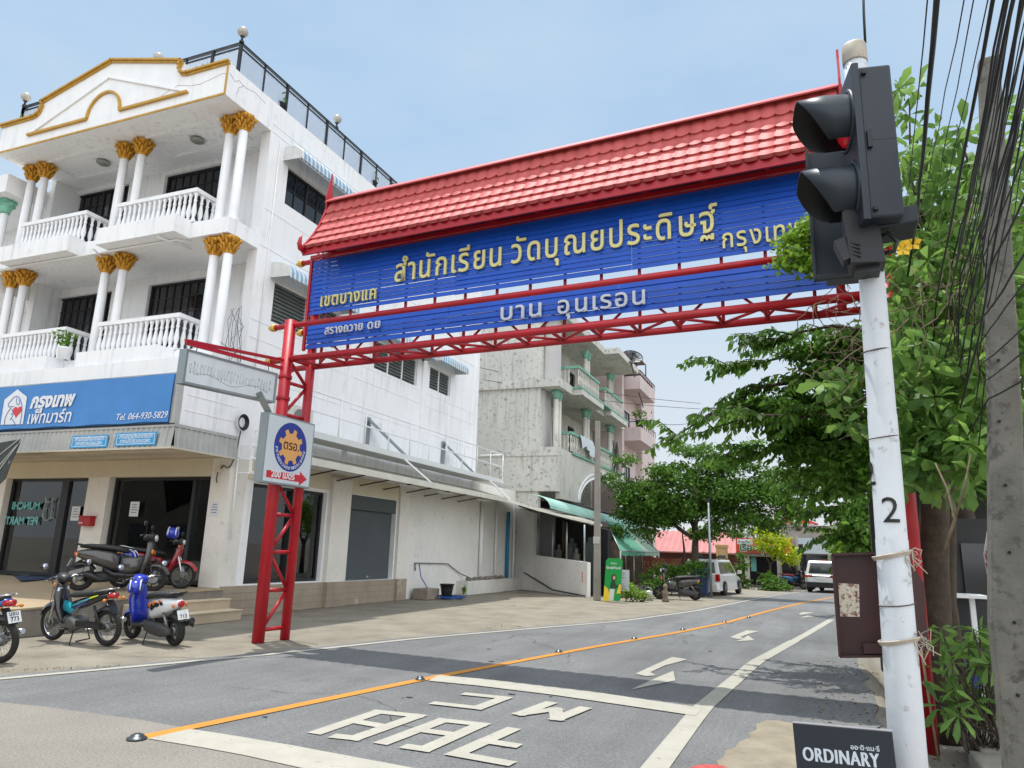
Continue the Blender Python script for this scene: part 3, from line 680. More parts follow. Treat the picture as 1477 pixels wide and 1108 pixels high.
# interior shell of the shop
mIn = mat('shop_interior', S(214,214,208), .8, var=.1)
b = MB(); b.box(XL+.26, XR-.4, YF, 20.5, .60, .655); b.box(XL+.26, XR-.35, 20.5, 20.6, .66, 3.4); b.box(XL+.26, XR-.3, 13.9, 20.5, 3.4, 3.45); b.box(XR-.5, XR-.3, 17.1, 17.9, .66, 3.4)
b.build('interior', mIn, house)
# long rough wall behind the forecourt
b = MB(); holewall(b, (XR, 26.4, 0), (0,1,0), (0,0,1), 5.2, 4.3, [], .1)
b.box(XR-.15, XR-.004, 21.3, 31.6, 0, 3.94); b.box(XR-.15, XR-.004, 26.4, 31.6, 3.94, 4.3)
b.build('yard_wall', mOld, house)
MB().box(XR, XR+.03, 21.35, 31.0, 0, 3.75).build('rough_render', mOld, house)
b = MB(); b.box(XR+.03, XR+.5, 25.2, 31.0, 0, .5); b.build('low_planter', mat('planter_white', S(214,212,206), .8, var=.1, streak=.5, spots=.3, spotcol=S(120,112,100), spotscale=3), house)
for y, r in ((27.1,.07),(28.6,.035),(30.6,.05)): MB().tube([(XR+.12,y,.45),(XR+.12,y,3.7)], r, 10).build('white_pipe', mTrim, house)
MB().tube([(XR+.12,29.9,.5),(XR+.12,29.9,3.3)], .08, 10).build('blue_pipe', mat('pipe_blue', S(40,130,170), .5, var=.2, scale=6), house)
b = MB(); b.tube([(XR+.06,13.3,3.9),(XR+.06,13.35,1.7)], .018, 6); b.tube([(XR+.03,13.55,12.0),(XR+.03,13.55,5.6)], .015, 6); b.build('drain_pipe', mTrim, house)
# ================================================================== RED GANTRY ACROSS THE ROAD
mRed = mat('red_gloss_paint', S(178,26,40), .42, var=.18, scale=3, spots=.3, spotcol=S(116,26,30), spotscale=6, streak=.35, streakcol=S(104,24,28), bump=.15, bscale=40)
mRoof = mat('roof_tile_red', S(188,92,90), .58, var=.2, scale=4, coat=.0, spec=.25, spots=.15, spotcol=S(130,50,48), spotscale=4)
mRidge = mat('ridge_red', S(198,92,92), .35, var=.06, scale=3)
mBlue = mat('blue_slats', S(16,82,190), .5, var=.12, scale=2, streak=.25, streakcol=S(18,60,150))
mLet = mat('letter_gold', S(214,206,136), .4, .1, var=.08, scale=6)
mLetW = mat('letter_white', S(205,212,220), .4, var=.08, scale=6)
mCap = mat('cap_gold', S(214,180,88), .35, .4, var=.15, scale=12)
GA = Vector((-8.83, 10.43, 0)); _th = math.radians(-3.74)
GUx = Vector((math.cos(_th), math.sin(_th), 0)); GVx = Vector((-math.sin(_th), math.cos(_th), 0))
def g_(u, v, z): return GA+GUx*u+GVx*v+Vector((0,0,z))
gan = thing('street_gantry', 'red tubular gantry with tiled roof and blue Thai name boards spanning the road', 'gantry', GA)
UR = 9.9
for u, v, r, zt, zb in ((0,0,.105,5.72,0),(0.02,.62,.085,7.3,0),(UR,0,.105,5.72,-.39),(UR,.62,.085,7.3,-.39)):
    MB().tube([g_(u,v,zb), g_(u,v,zt)], r, 16).build('post', mRed, gan)
for u in (0, UR):        # lattice
    b = MB()
    zs = [.2,.85,1.5,2.15,2.75,3.35,3.95,4.55,5.0]
    for i, z in enumerate(zs): b.tube([g_(u,.08,z), g_(u+.01,.55,z)], .035, 8)
    for i in range(len(zs)-1):
        a, c = (zs[i]+.04, zs[i+1]-.04); fl = i % 2
        b.tube([g_(u,.08,a if not fl else c), g_(u,.55,c if not fl else a)], .032, 8)
    b.tube([g_(u,0,4.2), g_(u,0,4.26)], .125, 16); b.tube([g_(u,0,4.6), g_(u,0,4.66)], .125, 16)
    b.build('lattice', mRed, gan)
def chord(v, z, r, u0, u1):
    c = MB().tube([g_(u0,v,z), g_(u1,v,z)], r, 14).build('chord', mRed, gan)
    k = MB(); k.lathe([(r*1.3,0),(r*1.45,.03),(r*1.25,.05),(r*1.4,.08),(r*1.,.12),(r*.5,.17),(.004,.19)], g_(u0,v,z), 14, -GUx); k.build('end_cap', mCap, c)
for v, z, r, u0, u1 in ((0,4.97,.062,-.36,UR+.2),(.62,4.97,.055,-.45,UR+.2),(0,5.62,.05,-.36,UR+.2),(.62,5.69,.05,-.25,UR),(.62,7.17,.05,-.43,UR)): chord(v, z, r, u0, u1)
b = MB(); n = 15
for i in range(n+1):
    u = .25+(UR-.5)*i/n
    b.tube([g_(u,.06,4.97), g_(u,.56,4.97)], .03, 6)
    if i < n:
        u2 = .25+(UR-.5)*(i+1)/n; fl = i % 2
        b.tube([g_(u,.06 if fl else .56,4.97), g_(u2,.56 if fl else .06,4.97)], .022, 6)
        b.tube([g_(u if fl else u2,.62,5.04), g_(u2 if fl else u,.62,5.62)], .022, 6)
    b.tube([g_(u,.62,5.0), g_(u,.62,7.15)], .028, 6)
b.build('truss_web', mRed, gan)
def slats(z0, z1, u0, u1, n):
    b = MB(); h = (z1-z0)/n; rr = random.Random(3)
    cuts = [u0, u0+(u1-u0)*.34, u0+(u1-u0)*.67, u1]
    for i in range(n):
        for a, c in zip(cuts, cuts[1:]):
            big = i < n*.45 and rr.random() < .35
            dz = rr.uniform(-.002, .002); lo, hi = z0+i*h+(.005 if big else -.004), z0+(i+1)*h-.003
            q = [g_(a+.003,.512,lo+dz), g_(c-.003,.512,lo+dz*.4), g_(c-.003,.530,hi), g_(a+.003,.530,hi)]
            k = [x+GVx*.012 for x in q]
            b.add(q+k, [(0,1,2,3),(7,6,5,4),(0,4,5,1),(1,5,6,2),(2,6,7,3),(3,7,4,0)])
    return b.build('slat_board', mBlue, gan)
up_board = slats(5.99, 7.13, -.07, 9.62, 13); lo_board = slats(5.30, 5.80, -.06, 9.3, 5)
b = MB(); b.bar(g_(-.12,.5,7.19), g_(9.7,.5,7.19), .05, .07); b.bar(g_(-.1,.51,5.28), g_(-.1,.51,7.15), .05, .05); b.tube([g_(9.36,.55,4.97), g_(9.36,.55,7.2)], .06, 10)
b.build('board_frame', mRed, gan)
# lettering
def gt(body, u0, u1, z, m, par, h, bold=.008): return text(body, g_(u0,.50,z-.03), GUx, (0,0,1), m, par, w=u1-u0, h=h/.555, depth=.035, bold=bold, spacing=1.12)
gt('สำนักเรียน', 1.95, 4.14, 6.42, mLet, up_board, .335); gt('วัดบุณยประดิษฐ์', 4.33, 7.76, 6.42, mLet, up_board, .335)
gt('เขตบางแค', .25, 1.55, 6.15, mLet, up_board, .205); gt('กรุงเทพฯ', 7.82, 9.12, 6.13, mLet, up_board, .23)
gt('สรางถวาย', .42, 1.30, 5.575, mLetW, lo_board, .13); gt('ดย', 1.42, 1.69, 5.575, mLetW, lo_board, .13); gt('บาน', 4.17, 4.91, 5.43, mLetW, lo_board, .225); gt('อุนเรอน', 5.2, 6.64, 5.42, mLetW, lo_board, .225)
# roof
R0, R1, VE, ZE, VR, ZR = .14, 9.5, .04, 7.2, .62, 8.40
def roofpt(s, fr):        # s 0 at the ridge, 1 at the eave; slightly hollow
    v = (VR-VE)*(s+.10*math.sin(math.pi*s)*-1); z = ZR-(ZR-ZE)*(s+.05*math.sin(math.pi*s))
    return (VR-v if fr else VR+v), z
def tiles(fr):
    b = MB(); rows = 5; cols = 44; sub = 8; NU = cols*sub
    for r in range(rows):
        grid = []
        for t in (0., .35, .7, .93, 1.0, 1.001):
            row = []
            for k in range(NU+1):
                ph = (k % sub)/sub; lob = math.sin(math.pi*ph)
                s = (r+t)/rows + (.056*(lob**.8) if t > .5 else 0)*(t)
                v, z = roofpt(min(s, 1.06), fr); v2, z2 = roofpt(min(s, 1.06)-.02, fr)
                d = Vector((0, v-v2, z-z2)).normalized(); nn = Vector((0, d.z, -d.y)) if fr else Vector((0, -d.z, d.y))
                if nn.z < 0: nn = -nn
                hgt = .003+.042*t+.024*lob**.8 - (.062 if t > 1 else 0)
                u = R0+(R1-R0)*k/NU
                row.append(g_(u, v+nn.y*hgt, z+nn.z*hgt))
            grid.append(row)
        vs = [p for row in grid for p in row]; W_ = NU+1
        fs = [(j*W_+k, j*W_+k+1, (j+1)*W_+k+1, (j+1)*W_+k) for j in range(len(grid)-1) for k in range(NU)]
        if fr: fs = [f[::-1] for f in fs]
        b.add(vs, fs, 0, False)
        k0 = len(b.sm)-len(fs)
        for i in range(len(fs)): b.sm[k0+i] = i < NU*3
    return b
t1, t2 = tiles(True), tiles(False)
rf = t1.build('tile_slope', mRoof, gan); t2.build('tile_slope', mRoof, gan)
b = MB()
for fr in (1, -1): b.obox(g_((R0+R1)/2, VR-fr*.075, ZR+.01), GUx*((R1-R0)/2+.02), (GVx*.08*fr+Vector((0,0,.07))), (GVx*-.008*fr+Vector((0,0,.009))))
b.build('ridge_cap', mRidge, gan)
b = MB()
for v in (VE+.03, 2*VR-VE-.03): b.bar(g_(R0-.08,v,ZE-.07), g_(R1+.08,v,ZE-.07), .04, .17)
b.build('eave_board', mRed, gan)
b = MB()
for i in range(11):
    u = .4+i*.9; b.bar(g_(u,VE+.05,ZE-.12), g_(u,.6,ZE+.1), .04, .05); b.bar(g_(u,2*VR-VE-.05,ZE-.12), g_(u,.64,ZE+.1), .04, .05)
b.build('bracket', mRed, gan)
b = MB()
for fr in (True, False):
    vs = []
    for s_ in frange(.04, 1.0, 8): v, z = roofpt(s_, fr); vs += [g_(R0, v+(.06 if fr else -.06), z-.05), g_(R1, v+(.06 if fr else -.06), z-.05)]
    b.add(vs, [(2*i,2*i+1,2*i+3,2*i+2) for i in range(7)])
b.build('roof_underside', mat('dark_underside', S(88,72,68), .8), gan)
def barge(u):
    b = MB()
    for fr in (True, False):
        P_ = [roofpt(s, fr) for s in frange(0, 1.03, 9)]; ring = []
        for i, (v, z) in enumerate(P_):
            wd = .05+.02*math.sin(i)
            ring.append([g_(u-.03,v,z-.10), g_(u+.03,v,z-.10), g_(u+.03,v,z+.06), g_(u-.03,v,z+.06)])
        b.loft(ring, sm=False)
        v, z = roofpt(1.03, fr); sgn = -1 if fr else 1       # upturned tip
        pts = [g_(u,v,z-.02), g_(u,v+sgn*.06,z-.02), g_(u,v+sgn*.10,z+.06), g_(u,v+sgn*.085,z+.17), g_(u,v+sgn*.05,z+.27)]
        b.tube(pts, [.06,.055,.045,.03,.008], 8)
        b.box(0,0,0,0,0,0) if False else None
    o = b.build('barge_board', mRed, gan)
    s = MB(); s.prism([(-.07,-.15),(.07,-.15),(.09,.1),(.05,.3),(.03,.48),(.02,.66),(-.005,.48),(-.05,.28),(-.09,.1)], g_(u-.018,VR,ZR), GVx, (0,0,1), GUx*.036); s.build('finial', mRed, o)
barge(R0-.05); barge(R1+.05)

# ------------------------------------------------------------------ inspection sign on the left legs
mPanel = mat('sign_white', S(205,212,218), .35, var=.06, scale=2)
mAluF = mat('aluminium_frame', S(150,158,160), .4, .6, var=.1)
def thai_arc(body, c, u, v, r, a0, a1, hgt, m, parent):
    import unicodedata
    cl = []
    for ch in body:
        if cl and unicodedata.combining(ch) or (cl and ch in 'ัิีึืุู็่้๊๋์'): cl[-1] += ch
        else: cl.append(ch)
    u, v, c = Vector(u), Vector(v), Vector(c); mbs = []
    for i, ch in enumerate(cl):
        a = a0+(a1-a0)*i/(len(cl)-1); er = u*math.cos(a)+v*math.sin(a); et = (v*math.cos(a)-u*math.sin(a))
        o = text(ch, c+er*(r+hgt), et, -er, m, parent, 'arc_lettering', h=hgt*1.7, depth=.003, bold=.01, align='C'); mbs.append(o)
    return mbs
def joinmesh(objs):
    base = objs[0]; mb = MB()
    for o in objs:
        mb.add([v.co[:] for v in o.data.vertices], [list(p.vertices) for p in o.data.polygons])
    nm, par, m = base.name.split('.')[0], base.parent, base.data.materials[0]
    me = bpy.data.meshes.new(nm); me.from_pydata(mb.v, [], mb.f); me.materials.append(m)
    for o in objs[1:]: bpy.data.objects.remove(o)
    base.data = me; return base
X0, X1, Y0, Y1, Z0, Z1 = -8.715, -8.55, 9.77, 11.06, 2.65, 3.85
sg = thing('sign', 'white square sign with orange gear emblem and red arrow on the gantry legs', 'sign', (X0, (Y0+Y1)/2, Z0))
b = MB().box(X0, X1, Y0, Y1, Z0, Z1).build('box', mAluF, sg)
b = MB().box(X1, X1+.004, Y0+.03, Y1-.03, Z0+.03, Z1-.03).build('panel', mPanel, sg)
c = Vector((X1+.004, 10.43, 3.33)); UY, UZ = Vector((0,1,0)), Vector((0,0,1))
disc = [(.44*math.cos(a), .435*math.sin(a)) for a in frange(0, 2*math.pi, 49)[:-1]]
MB().prism(disc, c, UY, UZ, (.003,0,0)).build('blue_disc', mat('sign_blue', S(16,40,140), .35, var=.04), sg)
gr = []
for i in range(8):
    for da, rr in ((-.19,.245),(-.13,.325),(.13,.325),(.19,.245)): a = math.pi/8+.1+i*math.pi/4+da; gr.append((rr*math.cos(a), rr*math.sin(a)))
MB().prism(gr, c+Vector((.003,0,0)), UY, UZ, (.003,0,0)).build('gear', mat('sign_orange', S(226,164,92), .4, var=.04), sg)
mInk = mat('black_ink', S(20,20,22), .5, var=0)
mPaper = mat('white_ink', S(225,228,232), .5, var=0)
text('ตรอ.', c+Vector((.007,-.2,-.05)), UY, UZ, mInk, sg, w=.42, depth=.002, bold=.012)
joinmesh(thai_arc('สถานตรวจสภาพรถเอกชน', c+Vector((.004,0,0)), UY, UZ, .345, math.radians(188), math.radians(352), .055, mPaper, sg))
ar_ = [(-.55,.055),(.33,.055),(.33,.12),(.54,-.005),(.33,-.13),(.33,-.07),(-.55,-.065)]
MB().prism(ar_, (X1+.0045, 10.42, 2.81), UY, UZ, (.003,0,0)).build('arrow', mat('sign_red', S(200,20,40), .4, var=.04), sg)
text('200 เมตร', (X1+.0085, 9.99, 2.765), UY, UZ, mPaper, sg, w=.62, depth=.002, bold=.025)
MB().bar((-8.72,9.66,4.18),(-8.62,9.86,3.85), .015, .13, (1,0,.2)).build('hanger', mAluF, sg)
# blank faded signboard under its red bracket
X0 = -8.83
sb = thing('signboard', 'long blank faded white signboard hanging from a red bracket on the left gantry leg', 'signboard', (X0, 9.1, 4.05))
q = [Vector((X0, 8.08, 4.0)), Vector((X0, 10.13, 4.1)), Vector((X0, 10.12, 4.63)), Vector((X0, 8.08, 4.5))]
du = (q[1]-q[0]).normalized(); c = sum(q, Vector())/4
MB().obox(c, (.06,0,0), du*1.0, (0,0,.24)).build('panel', mat('faded_panel', S(214,220,224), .5, var=.06, scale=3, streak=.3), sb)
b = MB()
for z in (.255, -.255): b.obox(c+Vector((0,0,z)), (.075,0,0), du*1.045, (0,0,.018))
for k in (1.025, -1.025): b.obox(c+du*k, (.0745,0,0), du*.02, (0,0,.237))
b.build('frame', mAluF, sb)
mFaint = mat('faded_lettering', S(176,182,186), .6, var=.2, scale=20)
fl_ = MB(); rr = random.Random(8)
for i in range(26):        # ghost of worn-off characters, nothing left to read
    o_ = c+Vector((.062,0,.0))+du*(-.92+.072*i); P_ = [o_+du*(.02*math.cos(a)*rr.uniform(.6,1.2))+Vector((0,0,.10*math.sin(a)*rr.uniform(.5,1.1))) for a in frange(rr.uniform(0,2), rr.uniform(4.5,7), 8)]
    fl_.tube(P_, .0045, 4)
fl_.tube([c+Vector((.062,0,-.1+.05*math.sin(i*.35)))+du*(-.85+.06*i) for i in range(29)], .004, 4)
fl_.build('faded_marks', mFaint, sb)
b = MB(); b.bar(g_(0,-.1,4.93), (X0+.02, 8.06, 4.66), .05, .05); b.bar(g_(0,-.1,4.78), (X0+.02, 8.1, 4.63), .04, .06)
b.build('bracket', mRed, sb)
b = MB()
for t in (-.8, .85): p = c+du*t+Vector((0,0,.27)); b.tube([p, p+Vector((.02,0,.06)), p+Vector((-.01,0,.2))], .007, 5)
b.build('hook', mBlack, sb)
# ================================================================== SIGNS ON THE SHOP HOUSE
UXv = Vector((1,0,0))
mSky = mat('vinyl_blue', S(66,130,196), .45, var=.08, scale=1.2, bump=.15, bscale=5)
YS = 11.33
sgn = thing('shop_sign', 'wide blue vinyl shop sign with white dog logo and phone number', 'shop sign', (-16.6, YS, 4.1))
b = MB(); nx = 40
vs = []
for k in range(nx+1):
    x = -20.7+8.14*k/nx; w_ = .008*math.sin(k*1.7)+.006*math.sin(k*.6)
    vs += [(x, YS-.015, 4.11+.012*math.sin(k*.9)), (x, YS+w_, 4.3), (x, YS+w_*1.2, 4.8), (x, YS, 5.16+.006*math.sin(k*.7))]
b.add(vs, [(4*k+j, 4*k+4+j, 4*k+5+j, 4*k+1+j) for k in range(nx) for j in range(3)], 0, True)
b.box(-20.7, -12.57, YS+.03, YS+.185, 4.1, 5.15)
b.build('vinyl', mSky, sgn)
b = MB(); b.box(-12.57, -12.45, YS+.03, YS+.185, 4.08, 5.2); b.box(-20.7, -12.45, YS+.02, YS+.185, 5.155, 5.19); b.build('edge_trim', mAlu, sgn)
mSW = mat('sign_lettering_white', S(222,226,232), .5, var=0)
YT = YS-.022
def st_(px0, py0, px1, py1, body, bold, shear, par=sgn, m=mSW, Y=YT, xf=0):
    a, c = PY(px0, py0, Y), PY(px1, py1, Y)
    return text(body, (a.x, Y, a.z), UXv, (0,0,1), m, par, w=c.x-a.x, depth=.004, bold=bold, shear=shear, xfat=xf)
st_(43, 588.5, 107, 585, 'กรุงเทพ', .045, .2); st_(39, 611.5, 101.5, 608.5, 'เพ็ทมาร์ท', .012, .12); st_(167.5, 606.2, 241.5, 602.5, 'Tel. 064-930-5829', .004, .2)
lg = [PY(x/5.68, 530+y/5.68, YT) for x, y in [(38,265),(145,180),(222,242),(188,466),(6,470)]]
MB().prism([(p.x, p.z) for p in lg][::-1], (0,YT,0), UXv, (0,0,1), (0,-.004,0)).build('logo_plate', mSW, sgn)
b = MB(); k_ = 0
for L_ in ([(112,318),(92,322),(76,326),(68,300),(80,286),(100,262),(116,244),(136,237),(152,240),(166,262),(178,300),(182,340),(176,400),(166,464)], [(140,248),(134,275),(140,302),(154,308),(162,290),(156,262)], [(92,330),(76,352),(54,388),(42,420),(36,466)], [(96,340),(106,366),(104,396),(92,418),(80,428)], [(92,418),(112,440),(124,465)], [(98,385),(90,378)]):
    Q = [PY(x/5.68, 530+y/5.68, YT-.006) for x, y in L_]; b.tube(Q, .010, 5)
b.build('dog_outline', mat('logo_line', S(70,110,170), .5, var=0), sgn)
hx, hz_ = PY(142/5.68, 530+362/5.68, YT).x, PY(142/5.68, 530+362/5.68, YT).z
H_ = [(.011*(16*math.sin(t)**3)*.9, .011*(13*math.cos(t)-5*math.cos(2*t)-2*math.cos(3*t)-math.cos(4*t))*.9) for t in frange(0, 2*math.pi, 33)[:-1]]
MB().prism(H_[::-1], (hx, YT-.005, hz_), UXv, (0,0,1), (0,-.006,0)).build('heart', mat('heart_red', S(206,60,70), .5, var=0), sgn)
# corrugated canopy fascia below it, wrapping the corner
b = MB()
def corr(a, c, z0, z1, out, pitch=.15, dep=.02, lean=0.):
    a, c = Vector(a), Vector(c); L_ = (c-a).length; d = (c-a)/L_; out = Vector(out); n_ = int(L_/pitch)
    for i in range(n_):
        x0 = L_*i/n_; w_ = L_/n_
        prof = [(0,0),(w_*.55,0),(w_*.62,dep),(w_*.93,dep),(w_,0)]
        for (p0,q0),(p1,q1) in zip(prof, prof[1:]):
            A = a+d*(x0+p0)+out*q0; B = a+d*(x0+p1)+out*q1; lo = out*lean
            b.quad(A+lo+Vector((0,0,z0)), B+lo+Vector((0,0,z0)), B+Vector((0,0,z1)), A+Vector((0,0,z1)))
corr((-20.7, 11.36, 0), (-12.38, 11.36, 0), 3.56, 4.0, (0,-1,0), lean=.05); corr((-12.38, 11.36, 0), (-12.38, 13.2, 0), 3.56, 4.0, (1,0,0), lean=.04)
fas = b.build('canopy_fascia', mAlu, house)
b = MB(); b.box(-20.7, -12.33, 11.27, 11.34, 3.52, 3.56); b.box(-12.36, -12.31, 11.34, 13.2, 3.52, 3.56); b.box(-20.7, -12.36, 11.34, 13.18, 3.56, 3.585); b.box(-20.7,-12.4,11.6,11.66,3.50,3.558); b.box(-20.7,-12.4,12.4,12.46,3.50,3.558)
b.build('canopy_soffit', mat('soffit_panel', S(196,188,172), .7, var=.1, scale=2), fas)
b = MB(); b.box(-20.7,-12.36,11.33,11.37,3.995,4.04); b.box(-12.39,-12.35,11.34,13.2,3.995,4.06); b.build('flashing', mAlu, fas)
mPlq = mat('plaque_blue', S(40,150,206), .4, var=.05)
for i, (x0, x1) in enumerate(((101.5,157),(165.5,227))):
    Y = 11.285; a, c = PY(x0, 647 if i == 0 else 644, Y), PY(x1, 627 if i == 0 else 622.5, Y)
    p = thing('plaque', ['light blue plaque on the canopy edge nearer the dog logo', 'light blue plaque on the canopy edge nearer the corner, below the phone number'][i], 'plaque', ((a.x+c.x)/2, Y, a.z), 'blue plaques under the shop sign')
    MB().box(a.x, c.x, Y-.012, Y, a.z, c.z).build('plate', mPlq, p, bevel=.004)
    b = MB(); t_ = .012; w_, h_ = c.x-a.x, c.z-a.z
    for q in ((a.x+.04, c.x-.04, c.z-.045, c.z-.033),(a.x+.04, c.x-.04, a.z+.033, a.z+.045),(a.x+.04, a.x+.052, a.z+.045, c.z-.045),(c.x-.052, c.x-.04, a.z+.045, c.z-.045)): b.box(q[0], q[1], Y-.015, Y-.0121, q[2], q[3])
    b.build('border', mSW, p)
    text('สถานที่ขายส่งและขายปลีก', (a.x+.11, Y-.0125, a.z+h_*.56), UXv, (0,0,1), mSW, p, w=w_-.22, h=.135, depth=.002, bold=.01)
    text('อาหารสัตว์ควบคุมเฉพาะ', (a.x+.15, Y-.0125, a.z+h_*.22), UXv, (0,0,1), mSW, p, w=w_-.30, h=.13, depth=.002, bold=.01)
# black vinyl banner folded over at the left edge
b = MB(); Y = 10.7; Q = [(-40,640),(0,638.5),(31,633),(22,655),(14,672),(8,690),(-4,702),(-40,720)]
P = [PY(x, y, Y) for x, y in Q]; b.prism([(p.x, p.z) for p in P][::-1], (0,Y,0), UXv, (0,0,1), (0,.012,0))
ban = thing('banner', 'black vinyl banner hanging loose at the far left below the blue shop sign', 'banner', (P[1].x, Y, P[6].z))
b.build('vinyl', mat('banner_black', S(46,54,52), .35, var=.4, scale=3, bump=.6, bscale=6, spots=.7, spotcol=S(190,200,198), spotscale=5), ban)
b = MB()
for x0,y0,x1,y1 in ((-5,676,30,636),(-5,660,27,634),(-10,690,31,634)): b.bar(PY(x0,y0,Y-.01), PY(x1,y1,Y-.01), .012, .02, (0,1,0))
b.build('crease', mat('crease_white', S(186,192,192), .4), ban)
# neighbour house with a mint column at the far left
mMint = mat('mint_paint', S(128,190,168), .6, var=.2, scale=6, streak=.4)
nb = thing('neighbour_house', 'neighbouring white house at the left edge with a mint green column capital', 'building', (-24, 14, 0))
b = MB(); b.box(-30, XL-.02, 13.9, 26, 0, 11.6); b.box(-30, XL-.02, 12.2, 13.9, 8.3, 8.8); b.box(-30, XL-.02, 12.0, 13.9, 11.2, 11.75); b.box(-30, XL-.02, 11.9, 13.9, 3.6, 5.6); b.box(-21.4,-20.9,13.2,13.9,0,3.6)
b.build('wall', mWall, nb)
c = MB().lathe([(.15,0),(.15,.06),(.12,.12),(.105,2.0)], (-21.35,12.45,8.8), 28, flute=.06).build('column', mTrim, nb)
k = MB().lathe([(.12,0),(.14,.1),(.2,.32),(.22,.42)], (-21.35,12.45,10.78), 14)
for i in range(8):
    a = i*math.pi/4; k.ball((-21.35+.2*math.cos(a), 12.45+.2*math.sin(a), 11.08+.07*(i%2)), .07, 7, 5)
k.build('capital', mMint, c)
# small fixtures
nt_ = mat('paper_notice', S(214,216,218), .7, var=.04)
def notice(x, y, z, w_, h_, lab, plane='Y', grp='paper notices on the shop front'):
    p = thing('paper_notice', lab, 'notice', (x, y, z), grp)
    if plane == 'Y': MB().box(x-w_/2, x+w_/2, y-.004, y, z, z+h_).build('sheet', nt_, p)
    b = MB()
    for i in range(4): L_ = w_*(.5+.3*((i*37) % 5)/5); b.box(x-L_/2, x+L_/2, y-.0065, y-.0045, z+h_*(.78-.18*i), z+h_*(.78-.18*i)+h_*.05)
    b.build('print_line', mat('print_ink', S(90,100,130), .7), p)
q = PY(192, 745, 13.34); notice(q.x, 13.345, q.z, .30, .36, 'paper notice taped inside the right shop window')
q = PY(107, 751, 13.34); notice(q.x, 13.345, q.z, .30, .36, 'paper notice taped to the glass left of the red mailbox')
q = PY(308, 745, 13.155); notice(q.x, 13.157, q.z, .26, .34, 'paper notice pasted on the corner pillar')
q = PY(128.5, 759, 13.2)
mbx = thing('mailbox', 'small red metal mailbox on the pillar between the shop windows', 'mailbox', (q.x, 13.2, q.z))
mR2 = mat('mailbox_red', S(170,26,30), .4, var=.1)
MB().box(q.x-.2, q.x+.2, 13.04, 13.198, q.z, q.z+.22).build('box', mR2, mbx, bevel=.012)
b = MB(); b.prism([(-.22,.22),(.22,.22),(.22,.25),(-.22,.25)], (q.x,13.02,q.z), UXv, (0,0,1), (0,.178,0)); b.box(q.x-.17,q.x-.02,13.034,13.039,q.z+.02,q.z+.1); b.build('lid', mR2, mbx)
MB().box(q.x-.18, q.x-.02, 13.028, 13.033, q.z+.06, q.z+.085).build('label_slip', nt_, mbx)
# ------------------------------------------------------------------ reflected shop name and cat drawing on the left glass, goods behind the glass
lt = thing('window_decal', 'mirrored teal lettering and cat drawing stuck inside the left shop window', 'decal', (-19.2, 13.36, 1.6))
mTeal = mat('decal_teal', S(110,180,180), .6, var=.1, scale=8); mCat = mat('decal_pale', S(170,180,172), .6)
a0, a1 = PY(56, 735, 13.36), PY(16, 737, 13.36)
text('MUNCHI', (a0.x, 13.365, a0.z), (-1,0,0), (0,0,1), mTeal, lt, w=a0.x-a1.x, depth=.003, bold=.03)
a0, a1 = PY(53, 757, 13.36), PY(6, 759, 13.36); text('PET MART', (a0.x, 13.365, a0.z), (-1,0,0), (0,0,1), mTeal, lt, w=a0.x-a1.x, depth=.003, bold=.03)
b = MB(); cz = PY(69, 734, 13.36)
cat = [(-.16,.30),(-.12,.12),(-.17,-.02),(-.15,-.2),(-.05,-.3),(.06,-.3),(.15,-.2),(.16,-.02),(.12,.12),(.17,.30),(.05,.17),(-.06,.17),(-.16,.30)]
b.tube([(cz.x+p[0], 13.362, cz.z+p[1]) for p in cat], .012, 5)
for s_ in (-.06,.06): b.tube([(cz.x+s_-.02,13.362,cz.z+.02),(cz.x+s_+.02,13.362,cz.z-.03)], .012, 5)
b.tube([(cz.x+.14,13.362,cz.z-.22),(cz.x+.3,13.362,cz.z-.24)], .01, 5); b.build('cat_drawing', mCat, lt)
cur = MB(); n = 28
vs = []
for k in range(n+1):
    x = -20.2+1.5*k/n; y = 13.62+.04*math.sin(k*1.9); vs += [(x,y,.75),(x,y,3.05)]
cur.add(vs, [(2*k,2*k+2,2*k+3,2*k+1) for k in range(n)], 0, True)
one(cur, 'curtain', mat('curtain_cloth', S(150,164,160), .8, var=.15, scale=4), 'pale pleated curtain behind the left shop window', 'curtain')
def pbox(name, m, lab, cat, q0, q1, Y, th=.04, extra=None, plane='Y', grp=None):
    A, B = PY(*q0, Y), PY(*q1, Y)
    t = thing(name, lab, cat, ((A.x+B.x)/2, Y, B.z), grp); MB().box(A.x, B.x, Y, Y+th, B.z, A.z).build('board', m, t); return t, A, B
t, A, B = pbox('poster_board', mat('poster_maroon', S(120,34,44), .5, var=.35, scale=3, spots=.5, spotcol=S(190,150,70), spotscale=2.5), 'maroon cat food poster board standing behind the right shop window', 'poster', (152,768), (216,836), 13.62)
b = MB()
for i in range(4): b.lathe([(.07,0),(.07,.01),(.003,.012)], (B.x-.15-.19*i, 13.615, A.z-.16), 12, (0,-1,0))
b.build('badge', mat('badge_cream', S(214,190,150), .5, var=.3, scale=9), t)
b = MB().ball((B.x-.35, 13.6, A.z-.62), .2, 14, 10, sc=(1,.15,1.1)); b.prism([(-.2,.1),(-.14,.32),(-.04,.18)], (B.x-.35,13.59,A.z-.62), UXv, (0,0,1), (0,.02,0)); b.prism([(.2,.1),(.14,.32),(.04,.18)], (B.x-.35,13.59,A.z-.62), UXv, (0,0,1), (0,.02,0))
b.build('cat_picture', mat('cat_fur', S(196,150,100), .7, var=.3, scale=8), t)
t, A, B = pbox('poster_board', mat('poster_grey', S(150,160,160), .5, var=.35, scale=2.5), 'pale grey poster board behind the window, right of the maroon one', 'poster', (217,770), (252,842), 13.66)
